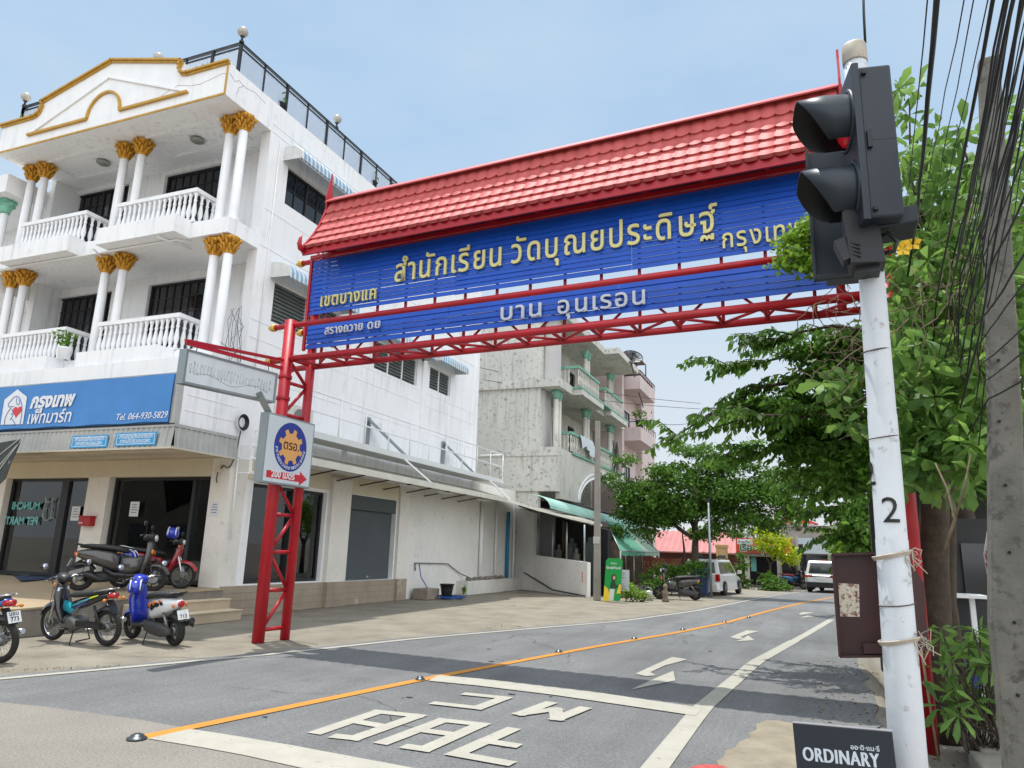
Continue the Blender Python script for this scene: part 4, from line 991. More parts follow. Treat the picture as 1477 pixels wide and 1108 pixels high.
t, A, B = pbox('poster_board', mat('poster_black', S(24,28,34), .5, var=.3, scale=3), 'black poster board lettered in white beside the window mullion', 'poster', (253,775), (271,842), 13.64)
text('Sil', (A.x+.02, 13.635, B.z+(A.z-B.z)*.55), UXv, (0,0,1), nt_, t, w=(B.x-A.x)*.75, depth=.003)
t, A, B = pbox('poster_board', mat('poster_blue', S(60,110,150), .5, var=.5, scale=3, spots=.6, spotcol=S(200,210,214), spotscale=4), 'light blue poster board behind the glass right of the mullion', 'poster', (277,768), (297,842), 13.6)
def bag(x, y, z, s, m, i, lab, rot=0.):
    t = thing('pet_food_bag', lab, 'bag', (x, y, z), 'pet food bags in the shop', rot, True)
    secs = []
    for k, (wz, dz_) in enumerate(((.42,.02),(.5,.13),(.52,.16),(.5,.14),(.46,.08),(.46,.012))):
        zz = s*k/5*1.2; w_, d_ = wz*s, dz_*s
        secs.append([(w_*math.cos(a)*(.5+.5*abs(math.cos(a))**.2), d_*math.sin(a), zz) for a in frange(0, 2*math.pi, 17)[:-1]])
    p = MB().loft(secs).build('bag_body', m, t); MB().box(-s*.3, s*.3, -s*.175, -s*.165, s*.35, s*.8).build('bag_print', mat('bag_print', S(190,186,170), .5, var=.6, scale=14), p)
    return t
bm_ = [mat('bag_silver', S(176,180,182), .3, .4, var=.4, scale=9), mat('bag_dark', S(34,40,56), .35, var=.5, scale=9), mat('bag_navy', S(30,44,110), .35, var=.4, scale=9)]
XI = XR-.36
bl = ['silver pet food bag on the shop floor by the side window', 'dark pet food bag piled behind the side window', 'navy pet food bag behind the left leg of the red gantry']
for i in range(4): bag(XI, 15.85+.26*i, .66, .32, bm_[0], i, bl[0], math.pi/2)
for i in range(3): bag(XI-.12, 15.95+.3*i, 1.05, .42, bm_[1], i, bl[1], math.pi/2)
for i in range(4): bag(XI, 14.2+.27*i, .66, .34, bm_[2], i, bl[2], math.pi/2)
def cupboard(y, lab, z1, wd):
    t = thing('display_cabinet', lab, 'cabinet', (XI-.5, y, .66)); m = mat('cabinet_white', S(176,182,178), .5, var=.06)
    b = MB(); b.box(XI-.75, XI-.25, y, y+.03, .66, z1); b.box(XI-.75, XI-.25, y+wd-.03, y+wd, .66, z1); b.box(XI-.75, XI-.72, y+.03, y+wd-.03, .66, z1); b.box(XI-.72, XI-.25, y+.03, y+wd-.03, z1-.04, z1); b.build('carcass', m, t)
    for k in range(4): MB().box(XI-.72, XI-.27, y+.03, y+wd-.03, .9+k*.42, .93+k*.42).build('shelf', m, t)
    b = MB(); rr = random.Random(int(y*10))
    for k in range(4):
        yy = y+.06
        while yy < y+wd-.12: b.box(XI-.65, XI-.29, yy, yy+.08, .932+k*.42, .932+k*.42+rr.uniform(.16,.3), rr.randrange(3)); yy += .1
    b.build('packet', [mat('packet_red', S(150,44,52), .5, var=.3, scale=20), mat('packet_grey', S(140,146,150), .5, var=.3, scale=20), mat('packet_tan', S(150,120,84), .5, var=.3, scale=20)], t)
cupboard(14.15, 'white display cabinet of red packets behind the left of the side window', 2.5, 1.1); cupboard(15.75, 'white display cabinet behind the right half of the side window', 2.0, 1.0)
t = thing('poster_board', 'blue poster board low behind the gantry legs in the side window', 'poster', (XI+.1, 14.7, .66)); MB().box(XI+.12, XI+.15, 14.1, 15.5, .66, 1.62).build('board', mat('poster_navy', S(30,42,120), .45, var=.5, scale=3), t)
text('P', (XI+.155, 14.75, 1.35), (0,1,0), (0,0,1), mat('poster_yellow', S(230,170,40), .5), t, w=.14, depth=.003, bold=.03)
b = MB()
for k in range(3): pass
# mat on the platform, meter boxes, cable coil
A = [G(x, y, .634) for x, y in [(20,831),(60,829),(84,835),(30,838)]]
b = MB().prism([(p.x, p.y) for p in A][::-1], (0,0,.631), (1,0,0), (0,1,0), (0,0,.012)); one(b, 'door_mat', mat('mat_blue', S(36,52,90), .9, var=.2, scale=20), 'dark blue door mat on the tiles before the left shop door', 'mat')
q = PX(299, 667, XR+.0)
jb = thing('junction_box', 'cream junction box with looping cable on the corner above the shop window', 'junction box', (-12.75, 13.15, q.z)); MB().box(-12.83,-12.69,13.08,13.158,3.22,3.38).build('box', mCream, jb)
b = MB(); b.tube([(-12.7,13.1,3.3),(-12.6,13.09,3.38),(-12.5,13.1,3.32),(-12.42,13.12,3.36),(-12.38,13.2,3.6),(-12.36,13.25,4.2)], .014, 6); b.tube([(-12.76,13.1,3.22),(-12.78,13.1,3.05),(-12.74,13.1,2.98)], .012, 6); b.build('cable', mBlack, jb)
b = MB()
for i in range(6): b.tube([(XR+.06+.01*i, 13.3+(.11+.012*i)*math.cos(a), 4.42+(.13+.012*i)*math.sin(a)) for a in frange(0, 2*math.pi, 17)[:-1]], .012, 5, closed=True)
one(b, 'cable_coil', mBlack, 'coil of black cable hung on the corner above the shutter-side fascia', 'cable coil')
rk = thing('wall_bracket', 'white ladder-like steel bracket on the building corner behind the gear sign', 'bracket', (XR, 13.4, 3.2))
b = MB()
for y in (13.35, 14.15): b.box(-12.08,-12.03,y,y+.045,3.2,4.28)
for z in (3.22,3.55,3.85,4.22): b.box(-12.03,-11.99,13.35,14.2,z,z+.05); b.box(XR,-12.03,13.36,13.39,z,z+.03)
b.build('bracket_frame', mTrim, rk)
# wires straggling by the columns
b = MB(); rr = random.Random(5)
for i in range(9):
    y = 12.6+rr.uniform(-.1,.4); b.tube([(XR+.03, y+rr.uniform(-.1,.1), 7.2-.05*i), (XR+.05, y+rr.uniform(-.15,.15), 6.7), (XR+.04, y+rr.uniform(-.2,.2), 6.2+rr.uniform(-.2,.2)), (XR+.05, y+rr.uniform(-.25,.25), 5.9+rr.uniform(-.2,.3))], .007, 4)
one(b, 'loose_wires', mBlack, 'tangle of loose thin wires on the white wall above the blank signboard', 'wires')
# roof pots and balcony plant
mPot = mat('pot_black', S(34,34,34), .7, var=.1); mLeafG = leafmat('pot_leaf', S(60,96,40), S(110,150,60))
def potplant(x, y, z, lab, s=1., pot=mPot, bushy=True, grp=None):
    t = thing('potted_plant', lab, 'plant', (x, y, z), grp)
    MB().lathe([(.10*s,0),(.14*s,.2*s),(.16*s,.22*s),(.15*s,.25*s),(.12*s,.25*s),(.11*s,.2*s)], (x,y,z), 12).build('pot', pot, t)
    b = MB(); rr = random.Random(int(x*100+z))
    for i in range(60 if bushy else 16):
        c = Vector((x+rr.gauss(0,.11*s), y+rr.gauss(0,.11*s), z+(.3+rr.random()*.28)*s)); d = Vector((rr.gauss(0,1),rr.gauss(0,1),rr.gauss(0,.6))).normalized()*.09*s; e = Vector((rr.gauss(0,1),rr.gauss(0,1),rr.gauss(0,1))).normalized()*.035*s
        b.add([c-d, c+e, c+d, c-e], [(0,1,2,3)])
    b.build('foliage', mLeafG, t)
potplant(-13.65, 11.95, 12.96, 'small black potted plant behind the roof railing beside the pediment scroll', .9, bushy=False)
potplant(-20.05, 12.0, 12.96, 'small black potted plant on the roof at the far left of the pediment', .9, bushy=False)
potplant(-12.62, 13.6, 12.96, 'small black potted plant on the side parapet nearest the front corner', .9, bushy=False)
potplant(-12.62, 18.15, 12.96, 'small black potted plant on the side parapet above the gantry roof', 1.0, bushy=False)
q = PY(82, 505, 11.75); potplant(q.x, 11.95, 5.985, 'leafy green plant in the gap between the lower balconies', 1.1, pot=mTrim)

# ================================================================== WALKWAY, LEAN-TO ROOF, AIR CONDITIONER
wk = thing('steel_walkway', 'white railed steel walkway along the side wall of the shop house', 'walkway', (-11.9, 21, 4.3))
b = MB(); b.box(XR+.09, -11.45, 14.5, 27.0, 4.31, 4.38); b.box(-11.45, -11.40, 14.5, 27.0, 4.26, 4.42); b.build('deck', mat('deck_grey', S(216,218,218), .6, var=.06, scale=2, streak=.3), wk)
b = MB(); yy = frange(14.55, 26.95, 11)
for z in (5.42, 4.92): b.tube([(-11.43,14.55,z),(-11.43,26.95,z)], .022, 8)
for y in yy: b.tube([(-11.43,y,4.42),(-11.43,y,5.42)], .02, 8)
b.tube([(-11.43,26.95,5.42),(XR,26.95,5.42)], .02, 8); b.build('railing', mTrim, wk)
for y in (18.6, 23.6):
    b = MB(); b.bar((XR+.05,y,4.42),(XR+.05,y,5.5), .03, .22, (0,1,0)); b.bar((XR+.1,y,5.4),(-11.55,y+.9,4.42), .03, .2, (0,1,0)); b.build('brace', mAluF, wk)
for y in (19.2, 25.6): MB().bar((-11.45,y,4.3),(-10.95,y+1.0,3.62), .05, .05).build('strut', mTrim, wk)
ac = thing('air_conditioner', 'white air conditioner outdoor unit on the walkway behind the gantry legs', 'air conditioner', (-12.1, 14.9, 4.4))
mAC = mat('ac_white', S(206,206,198), .5, var=.08)
MB().box(-12.3, -11.98, 14.55, 15.4, 4.46, 5.1).build('casing', mAC, ac, bevel=.015)
MB().lathe([(.235,0),(.235,.012),(.04,.02),(.003,.02)], (-11.98,14.85,4.78), 20, (1,0,0)).build('fan_grille', mat('ac_grille', S(110,110,104), .5, var=.3, scale=30), ac)
b = MB(); b.box(-12.28,-12.0,14.6,14.66,4.39,4.46); b.box(-12.28,-12.0,15.3,15.36,4.39,4.46); b.build('foot', mAluF, ac)
lr = thing('lean_to_roof', 'long corrugated metal lean-to roof over the forecourt wall', 'roof', (-11.6, 22, 3.5))
edge = [(-10.9,13.98,3.59),(-10.9,17.5,3.58),(-10.9,20.8,3.58),(-10.9,24.2,3.58),(-10.85,26.1,3.56),(-10.0,27.2,3.28),(-9.0,28.4,3.02),(-8.0,29.45,2.8)]
back = [(-12.43,13.98,3.98),(-12.43,17.5,3.98),(-12.43,20.8,3.98),(-12.43,24.2,3.98),(-12.43,28.0,3.98),(-12.2,30.8,3.7),(-11.0,31.5,3.5),(-10.0,31.9,3.35)]
b = MB(); sub = 14; vs = []; pts = []
for (e0, e1), (k0, k1) in zip(zip(edge, edge[1:]), zip(back, back[1:])):
    L_ = (Vector(e1)-Vector(e0)).length; n_ = max(8, int(L_/.065))
    for i in range(n_):
        t = i/n_; e = Vector(e0).lerp(Vector(e1), t); k = Vector(k0).lerp(Vector(k1), t); pts.append((e, k))
for i, (e, k) in enumerate(pts): h_ = Vector((0,0,.03 if i % 2 else 0)); vs += [e+h_, k+h_]
b.add(vs, [(2*i, 2*i+2, 2*i+3, 2*i+1) for i in range(len(pts)-1)]); b.add([Vector(v)-Vector((0,0,.012)) for v in vs], [(2*i, 2*i+1, 2*i+3, 2*i+2) for i in range(len(pts)-1)])
b.build('sheet', mat('lean_to_metal', S(186,182,170), .5, .25, var=.15, scale=1.5, streak=.4, streakcol=S(120,100,80), spots=.25, spotcol=S(120,92,68), spotscale=2), lr)
b = MB()
for e, k in zip(edge, edge[1:]):
    e, k = Vector(e), Vector(k); d = (k-e).normalized(); o_ = Vector((d.y,-d.x,0)); hh = .085 if e.y < 26 else .05; b.obox((e+k)/2+o_*.012+Vector((0,0,-.02)), d*((k-e).length/2), o_*.008, (0,0,hh))
b.build('lip_flashing', mat('lip_white', S(214,212,200), .5, .1, var=.12, scale=2, streak=.4, streakcol=S(130,116,96)), lr)
b = MB(); mRust = mat('rusty_steel', S(84,70,62), .8, var=.3, scale=6)
for e, k in zip(edge, back): b.bar(Vector(e)-Vector((0,0,.07)), Vector(k)-Vector((0,0,.07)), .05, .07)
for t in (.08,.4,.75):
    P_ = [Vector(e).lerp(Vector(k), t)-Vector((0,0,.035)) for e, k in zip(edge, back)]
    for a, c in zip(P_, P_[1:]): b.bar(a, c, .04, .04)
for y in frange(14.5, 25, 9): b.bar((-12.42,y,3.4),(-11.2,y,3.6), .035, .035)
b.build('frame', mRust, lr)
for i, y in enumerate((19.0, 21.4, 24.6)):
    t = thing('tube_light', 'fluorescent tube light fixed under the rusty lean-to roof', 'light', (-11.4, y, 3.4), 'tube lights under the lean-to roof')
    MB().box(-11.46,-11.36,y,y+1.15,3.46,3.5).build('housing', mTrim, t); MB().tube([(-11.41,y+.06,3.435),(-11.41,y+1.09,3.435)], .018, 8).build('tube', mat('tube_glass', S(200,204,204), .3), t)
# things along the yard wall
blk = one(MB().box(-12.3,-11.75,21.75,22.6,0,.34), 'concrete_block', mat('block_grey', S(140,130,118), .9, var=.25, scale=6, bump=.6), 'grey concrete block at the foot of the rough wall beside the bucket', 'block', bevel=.015)
bk = thing('bucket', 'black plastic bucket standing by the rough white wall', 'bucket', (-11.55, 22.75, 0))
MB().lathe([(.16,0),(.2,.3),(.235,.46),(.255,.46),(.255,.49),(.225,.49),(.19,.3),(.15,.03),(.003,.03)], (-11.55,22.75,0), 18).build('pail', mPot, bk)
MB().tube([(-11.55+.24*math.cos(a), 22.75, .45-.1*math.sin(a)) for a in frange(0, math.pi, 11)], .008, 5).build('handle', mAluF, bk)
b = MB(); pts = [(-12.2,21.9,1.15),(-12.15,22.0,.7),(-12.05,22.3,.35),(-11.9,22.4,.12)]
for i in range(40): a = i*.75; pts.append((-11.35+(.28+.006*i)*math.cos(a), 22.75+.55*math.sin(a)*(.7+.3*math.sin(i)), .03+.002*i))
b.tube(pts, .016, 6); one(b, 'hose', mat('hose_blue', S(30,86,160), .4, var=.15), 'blue garden hose coiled round the black bucket', 'hose')
b = MB(); b.tube([(-12.38,21.95,1.15),(-12.36,24.3,1.12),(-12.36,25.4,.75),(-11.9,25.6,.56)], .02, 6); b.tube([(-12.38,21.95,1.15),(-12.38,22.0,.9)], .02, 6); one(b, 'wall_pipe', mat('pipe_grey', S(110,112,112), .6), 'thin grey water pipe running low along the rough wall', 'pipe')
rr = random.Random(9)
for i in range(7):
    y = 25.7+.55*i; c = (-12.15+rr.uniform(-.08,.08), y, .5); b = MB().ball((0,0,0), 1, 8, 5, sc=(.12,.16,.08)); b.v = [(c[0]+x*(1+rr.uniform(-.2,.2)), c[1]+yy*(1+rr.uniform(-.2,.2)), c[2]+.06+z) for x, yy, z in b.v]
    one(b, 'rubble_stone', mat('rubble_grey', S(130,124,114), .9, var=.25, scale=8), 'grey rubble stone lying on the low white planter ledge', 'stone', 'rubble on the planter ledge')
# ================================================================== WEATHERED HOUSE BEYOND, PINK HOUSE, RESTAURANT, FAR STREET
mGrime = mat('mouldy_render', S(206,205,198), .9, var=.12, scale=.5, streak=.85, streakcol=S(86,84,78), spots=.9, spotcol=S(112,110,102), spotscale=5.5, spotlo=.55, bump=.4, bscale=12)
mGrimeL = mat('pale_mouldy_trim', S(204,202,192), .85, var=.15, scale=1, streak=.8, streakcol=S(110,112,100), spots=.6, spotcol=S(120,124,112), spotscale=2.5)
mInn = mat('balcony_inner', S(196,194,192), .8, var=.08, scale=1)
mMintT = mat('mint_trim', S(120,172,152), .7, var=.25, scale=3, streak=.6, streakcol=S(90,100,90))
wh = thing('weathered_house', 'mouldy grey house with mint balustrades, paired columns and an arched ground floor', 'building', (-13, 37, 0))
b = MB()
b.box(-26, -11.38, 31, 31.35, 0, 13.6); b.box(-26, -12.4, 31.35, 43.4, 6.2, 6.4); b.box(-26, -12.4, 43.1, 43.45, 0, 13.6)
for z0, z1 in ((6.3,9.1),(9.5,12.6)):
    holewall(b, (-12.4, 31.35, z0), (0,1,0), (0,0,1), 11.75, z1-z0, [(1.3,2.7,.1,2.4),(3.4,3.9,1.5,2.2),(4.4,5.4,.1,2.1),(7.0,8.3,.1,2.3),(9.6,10.2,.2,2.2)], .15)
b.box(-26,-10.4,31.0-.15,43.5,9.1,9.5); b.box(-10.4,-9.95,33.0,37.0,9.12,9.46); b.box(-10.4,-9.95,38.6,42.6,9.12,9.46)
b.box(-26,-10.3,30.9,43.5,12.6,13.0); b.box(-10.3,-9.5,38.5,43.5,12.62,12.96)
b.box(-26,-10.45,30.95,31.35,4.3,6.3); b.box(-26,-10.4,30.9,30.95,5.9,6.12); b.box(-26,-10.4,30.9,30.95,4.3,4.55)
b.build('wall', mGrime, wh)
# arched front of the first storey
b = MB(); o = Vector((-10.42, 31.35, 0)); pts = [(0,4.0),(2.8,4.0)]
ac_ = (7.05, 4.0); pts += [(ac_[0]-4.2*math.cos(a), ac_[1]+1.55*math.sin(a)) for a in frange(.0, math.pi, 21)]
pts += [(12.1,4.0),(12.1,6.28),(0,6.28)]
b.prism(pts, o, (0,1,0), (0,0,1), (-.25,0,0)); b.build('arch_wall', mGrimeL, wh)
b = MB()
for rr_ in (4.2, 4.45):
    q = [(-10.40, 31.35+ac_[0]-rr_*math.cos(a), ac_[1]+(1.55+rr_-4.2)*math.sin(a)) for a in frange(0, math.pi, 25)]; b.tube(q, .05, 6)
b.build('arch_moulding', mTrim, wh)
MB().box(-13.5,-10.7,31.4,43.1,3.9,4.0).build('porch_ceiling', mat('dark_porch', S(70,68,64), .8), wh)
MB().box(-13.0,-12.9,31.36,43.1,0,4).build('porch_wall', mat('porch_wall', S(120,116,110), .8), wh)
for z in (6.3, 9.5):
    for y, h in ((31.75,2.78),(32.2,2.78),(36.5,2.78),(37.0,2.78),(41.6,2.78),(42.1,2.78)):
        if z > 9 and y < 33:
            continue
        c = MB().lathe([(.17,0),(.17,.08),(.13,.15),(.12,h-.4)], (-10.85,y,z), 16).build('column', mGrimeL, wh)
        k = MB().lathe([(.13,h-.42),(.15,h-.3),(.2,h-.1),(.22,h)], (-10.85,y,z), 10)
        for i in range(6): a = i*math.pi/3; k.ball((-10.85+.19*math.cos(a), y+.19*math.sin(a), z+h-.12+.06*(i%2)), .06, 6, 5)
        k.build('capital', mMintT, c)
MB().box(-11.3,-10.75,31.4,32.1,9.5,12.6).build('pier', mInn, wh); MB().box(-11.38,-11.33,31.36,32.4,6.3,9.1).build('pier', mInn, wh)
for z in (6.3, 9.5):
    for y0, y1 in ((32.5,36.2),(37.4,41.3)):
        r = MB(); xo = -10.35 if z < 9 else -10.0
        r.box(xo-.1, xo+.06, y0, y1, z+.82, z+.95); r.box(-11.0, xo-.1, y0, y0+.14, z+.82, z+.95)
        o = r.build('balustrade', mMintT, wh)
        k = MB()
        for i in range(14):
            y = y0+.1+(y1-y0-.2)*i/13; k.lathe([(.05,0),(.05,.06),(.03,.1),(.06,.3),(.03,.5),(.05,.8)], (xo-.02,y,z+.02), 6)
        for i in range(3): k.lathe([(.05,0),(.03,.1),(.06,.3),(.03,.5),(.05,.8)], (-10.9+.2*i,y0+.07,z+.02), 6)
        k.build('baluster_row', mGrimeL, o)
    b = MB(); b.box(-10.42,-10.3 if z < 9 else -9.93,32.9,42.7,z-.1,z+.0-.0); b.build('ledge', mMintT, wh)
for z in (6.3, 9.5):
    for y0, y1, h0, h1 in ((1.3,2.7,.1,2.4),(3.4,3.9,1.5,2.2),(4.4,5.4,.1,2.1),(7.0,8.3,.1,2.3),(9.6,10.2,.2,2.2)):
        window(wh, (-12.53, 31.35+y0, z+h0), (0,1,0), (0,0,1), y1-y0, h1-h0, 2, 4)
cl = MB(); vs = []
for k in range(13):
    y = 33.6+2.2*k/12; vs += [(-10.2,y,7.25+.02*math.sin(k*2)), (-10.12+.05*math.sin(k*1.7),y,6.85+.12*math.sin(k*.8)), (-10.1+.06*math.sin(k*2.3),y+.03,6.55+.2*math.sin(k*.5))]
cl.add(vs, [(3*k+j,3*k+3+j,3*k+4+j,3*k+1+j) for k in range(12) for j in range(2)], 0, True)
one(cl, 'hanging_cloth', mat('cloth_white', S(196,204,208), .9, var=.1, scale=4), 'white cloth draped over the lower balcony rail of the weathered house', 'cloth')
b = MB(); rr = random.Random(2)
for i in range(14):
    y = 40.3+rr.uniform(-.6,.6); b.tube([(-10.2,y,7.6+rr.uniform(-.2,.4)),(-10.1,y+rr.uniform(-.5,.5),6.9),(-10.2,y+rr.uniform(-.7,.7),6.1+rr.uniform(-.4,.3))], .015, 4)
one(b, 'loose_wires', mBlack, 'tangle of wires hanging by the last column of the weathered house', 'wires')
# pink house
mPink = mat('pink_render', S(206,190,188), .85, var=.1, scale=.8, streak=.5, streakcol=S(130,112,110))
ph = thing('pink_house', 'pale pink house with box balconies standing beyond the weathered house', 'building', (-11, 50, 0))
b = MB(); b.box(-26,-11.0,43.8,56,0,13.6); b.box(-11.0,-10.6,43.8,44.3,0,13.4); b.box(-11.0,-10.6,49.4,49.9,0,13.4); b.build('wall', mPink, ph)
for z, x1 in ((5.0,-9.9),(8.6,-9.6),(11.9,-9.6)):
    b = MB(); b.box(-11.0,x1,44.5,49.2,z,z+.12); b.box(x1-.1,x1,44.5,49.2,z+.12,z+.85); b.box(-11.0,x1-.1,44.5,44.6,z+.12,z+.85)
    bb = b.build('balcony', mPink, ph)
    k = MB(); k.tube([(-11,44.5,z+1.2),(x1,44.5,z+1.2),(x1,49.2,z+1.2)], .03, 6)
    for i in range(9): y = 44.5+4.7*i/8; k.tube([(x1,y,z+.85),(x1,y,z+1.2)], .02, 5)
    k.build('railing', mBlack, bb)
    window(ph, (-10.97, 45.6, z+.2), (0,1,0), (0,0,1), 1.6, 2.0, 2, 3)
MB().box(-11.5,-9.9,44.2,47.5,14.2,14.3).build('roof', mRust, ph); b = MB()
for x, y in ((-9.8,44.4),(-9.8,47.2),(-10.9,44.4)): b.tube([(x,y,13.2),(x,y,14.2)], .04, 6)
b.build('roof_post', mBlack, ph)
b = MB(); b.box(-11.2,-9.7,44.3,49.4,13.0,13.2); b.build('roof_slab', mPink, ph)
potplant(-9.75, 45.0, 9.45, 'dark leafy potted plant on the pink house balcony', 2.0)
def dish(c, r, ax, name, lab, mesh):
    t = thing(name, lab, 'satellite dish', c); c = Vector(c); ax = Vector(ax).normalized(); ref = Vector((0,0,1)); u = ax.cross(ref).normalized(); v = u.cross(ax)
    if mesh:
        b = MB()
        for rr_ in (1.,.66,.33): b.tube([c+(u*math.cos(a)+v*math.sin(a))*r*rr_+ax*(.35*r*rr_**2) for a in frange(0,2*math.pi,29)[:-1]], .035 if rr_ == 1 else .022, 5, closed=True)
        for i in range(12): a = i*math.pi/6; b.tube([c]+[c+(u*math.cos(a)+v*math.sin(a))*r*s_+ax*(.35*r*s_**2) for s_ in (.33,.66,1)], .02, 5)
        b.build('ribs', mBlack, t)
        g = MB(); R_ = []
        for s_ in frange(.05,1,7): R_.append([c+(u*math.cos(a)+v*math.sin(a))*r*s_+ax*(.35*r*s_**2) for a in frange(0,2*math.pi,33)[:-1]])
        g.loft(R_, cap=False); g.build('mesh', glassmat('dish_mesh', (.5,.52,.54), 0.02, .5), t)
        MB().tube([c, c+ax*.7*r], .02, 5).build('feed_arm', mBlack, t); MB().lathe([(.07,0),(.07,.15)], c+ax*.7*r, 8, ax).build('feed', mBlack, t)
    else:
        MB().lathe([(.02,0),(r*.5,.06*r),(r,.3*r),(r*1.02,.3*r),(r*.5,.03*r),(.02,-.03)], c, 20, ax).build('reflector', mat('dish_green', S(150,168,156), .6, var=.1), t)
        MB().tube([c-v*r*.9+ax*.25*r, c+ax*r*.9], .02, 5).build('feed_arm', mBlack, t)
    MB().tube([c-ax*.02, c-ax*.2-v*.3, c-ax*.2-v*1.4], .035, 6).build('mast', mBlack, t)
q = PY(911, 519, 41.5); dish(q, .62, (.35,-.7,.62), 'mesh_dish', 'large black mesh satellite dish on the roof edge of the pink house', True)
q = PY(922.5, 559, 45.6); dish(q, .36, (.75,-.6,.4), 'small_dish', 'small pale green satellite dish on the upper pink balcony', False)
# ------------------------------------------------------------------ open restaurant with low wall
rs = thing('restaurant_front', 'white wall and low parapet of a dark open-sided restaurant under the lean-to roof', 'building', (-10.4, 29.5, 0))
P0, P1, P2 = Vector((-12.35,30.95,0)), Vector((-11.3,30.4,0)), Vector((-8.1,27.75,0))
def slab(a, c, z0, z1a, z1c, th=.15):
    d = (c-a).normalized(); nn = Vector((-d.y, d.x, 0))*th
    b = MB(); q = [a, c, c+nn, a+nn]; b.add([p+Vector((0,0,z0)) for p in q]+[q[0]+Vector((0,0,z1a)), q[1]+Vector((0,0,z1c)), q[2]+Vector((0,0,z1c)), q[3]+Vector((0,0,z1a))], [(3,2,1,0),(4,5,6,7),(0,1,5,4),(1,2,6,5),(2,3,7,6),(3,0,4,7)]); return b
slab(P0, P1, 0, 3.6, 3.3).build('wall', mOld, rs); slab(P1, P2, 0, 1.5, 1.3).build('low_wall', mOld, rs)
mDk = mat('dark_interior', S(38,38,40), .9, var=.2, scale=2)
d = (P2-P1).normalized(); nn = Vector((-d.y, d.x, 0))
for t in (.06,.36,.62,.93): p = P1.lerp(P2, t)+nn*.05; MB().tube([p+Vector((0,0,1.3)), p+Vector((0,0,3.05-.35*t))], .04, 8).build('post', mAluF, rs)
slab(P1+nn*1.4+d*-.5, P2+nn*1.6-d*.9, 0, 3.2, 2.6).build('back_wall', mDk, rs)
rr = random.Random(4)
for i in range(7):
    p = P1.lerp(P2, .1+.11*i)+nn*rr.uniform(.7,1.2); w2, h2 = rr.uniform(.1,.22), rr.uniform(1.4,2.2)
    b = MB().box(p.x-w2,p.x+w2,p.y-.1,p.y+.1,0,h2).box(p.x-w2-.02,p.x+w2+.02,p.y-.12,p.y+.12,h2,h2+.03); b.box(p.x-w2*.6,p.x+w2*.3,p.y-.06,p.y+.06,h2+.03,h2+.25); b.build('kitchen_cabinet', mat('clutter_%d' % (i % 3), [S(64,66,70),S(96,92,84),S(50,60,58)][i % 3], .5, var=.4, scale=5), rs)
MB().box(P2.x-.2,P2.x-.18,P2.y-.06,P2.y-.03,.55,.95).build('marker', mat('marker_red', S(190,40,60), .5), rs)
b = MB(); b.tube([(-11.9,30.75,.75),(-11.0,30.1,.45),(-10.0,29.2,.14),(-8.2,27.75,.05)], .03, 6); one(b, 'drain_hose', mat('hose_dark', S(52,54,56), .6), 'dark hose slanting along the foot of the low restaurant wall', 'hose')
# mint corrugated hood and green canvas awning
hd = thing('awning', 'pale mint corrugated quarter-round hood in front of the arched house', 'awning', (-9.8, 34, 3.0), 'awnings along the left side of the street')
b = MB(); n = 120; vs = []
for i in range(n+1):
    t = i/n; y = 27.6+13.2*t; x0 = -10.35+.9*t; up_ = .02 if i % 2 else 0; zt = 3.75-.45*t+.12
    for k in range(7):
        a = k/6*math.pi/2; vs.append((x0+(.75+up_)*math.sin(a), y, zt-.55*(1-math.cos(a))+up_))
m7 = 7; b.add(vs, [(i*m7+k,(i+1)*m7+k,(i+1)*m7+k+1,i*m7+k+1) for i in range(n) for k in range(6)], 0)
b.build('hood', mat('mint_sheet', S(150,190,178), .6, .1, var=.18, scale=1.2, streak=.5, streakcol=S(190,196,190)), hd)
cv = thing('awning', 'green canvas awning sloping down over the street stall', 'awning', (-8.3, 36, 1.7), 'awnings along the left side of the street')
mCan = mat('canvas_green', S(84,150,122), .8, var=.12, scale=2, bump=.2, bscale=8); mCan2 = mat('canvas_green_faded', S(128,150,132), .8, var=.15, scale=2)
T0, T1, B0, B1 = Vector((-9.0,34.0,3.15)), Vector((-9.0,39.2,3.2)), Vector((-7.6,31.0,1.78)), Vector((-7.6,39.4,1.82))
def canvas(t0, t1, m, par):
    b = MB(); vs = []; n_ = 12
    for i in range(n_+1):
        t = t0+(t1-t0)*i/n_; a, c = T0.lerp(T1, t), B0.lerp(B1, t)
        for k in range(6): s_ = k/5; p = a.lerp(c, s_); p.z -= .10*math.sin(math.pi*s_)+.02*math.sin(i*1.3)*s_; vs.append(p)
        vs.append(c+Vector((.01,0,-.2+.03*math.sin(i*2.1))))
    b.add(vs, [(i*7+k,(i+1)*7+k,(i+1)*7+k+1,i*7+k+1) for i in range(n_) for k in range(6)], 0, True); return b.build('canvas', m, par)
canvas(0,.58,mCan,cv); canvas(.585,1,mCan2,cv)
b = MB()
for p, q in ((B0,T0),(B1,T1)): b.tube([p, q], .03, 6)
b.tube([B0,B1], .03, 6)
for t in (0,.3,.62,1.): p = B0.lerp(B1, t); b.tube([(p.x,p.y,0), p], .035, 6)
for t in (.1,.5): p = B0.lerp(B1, t); b.tube([(p.x-.2,p.y+1.2,.4), (p.x,p.y,p.z)], .025, 6)
b.build('frame', mAluF, cv)
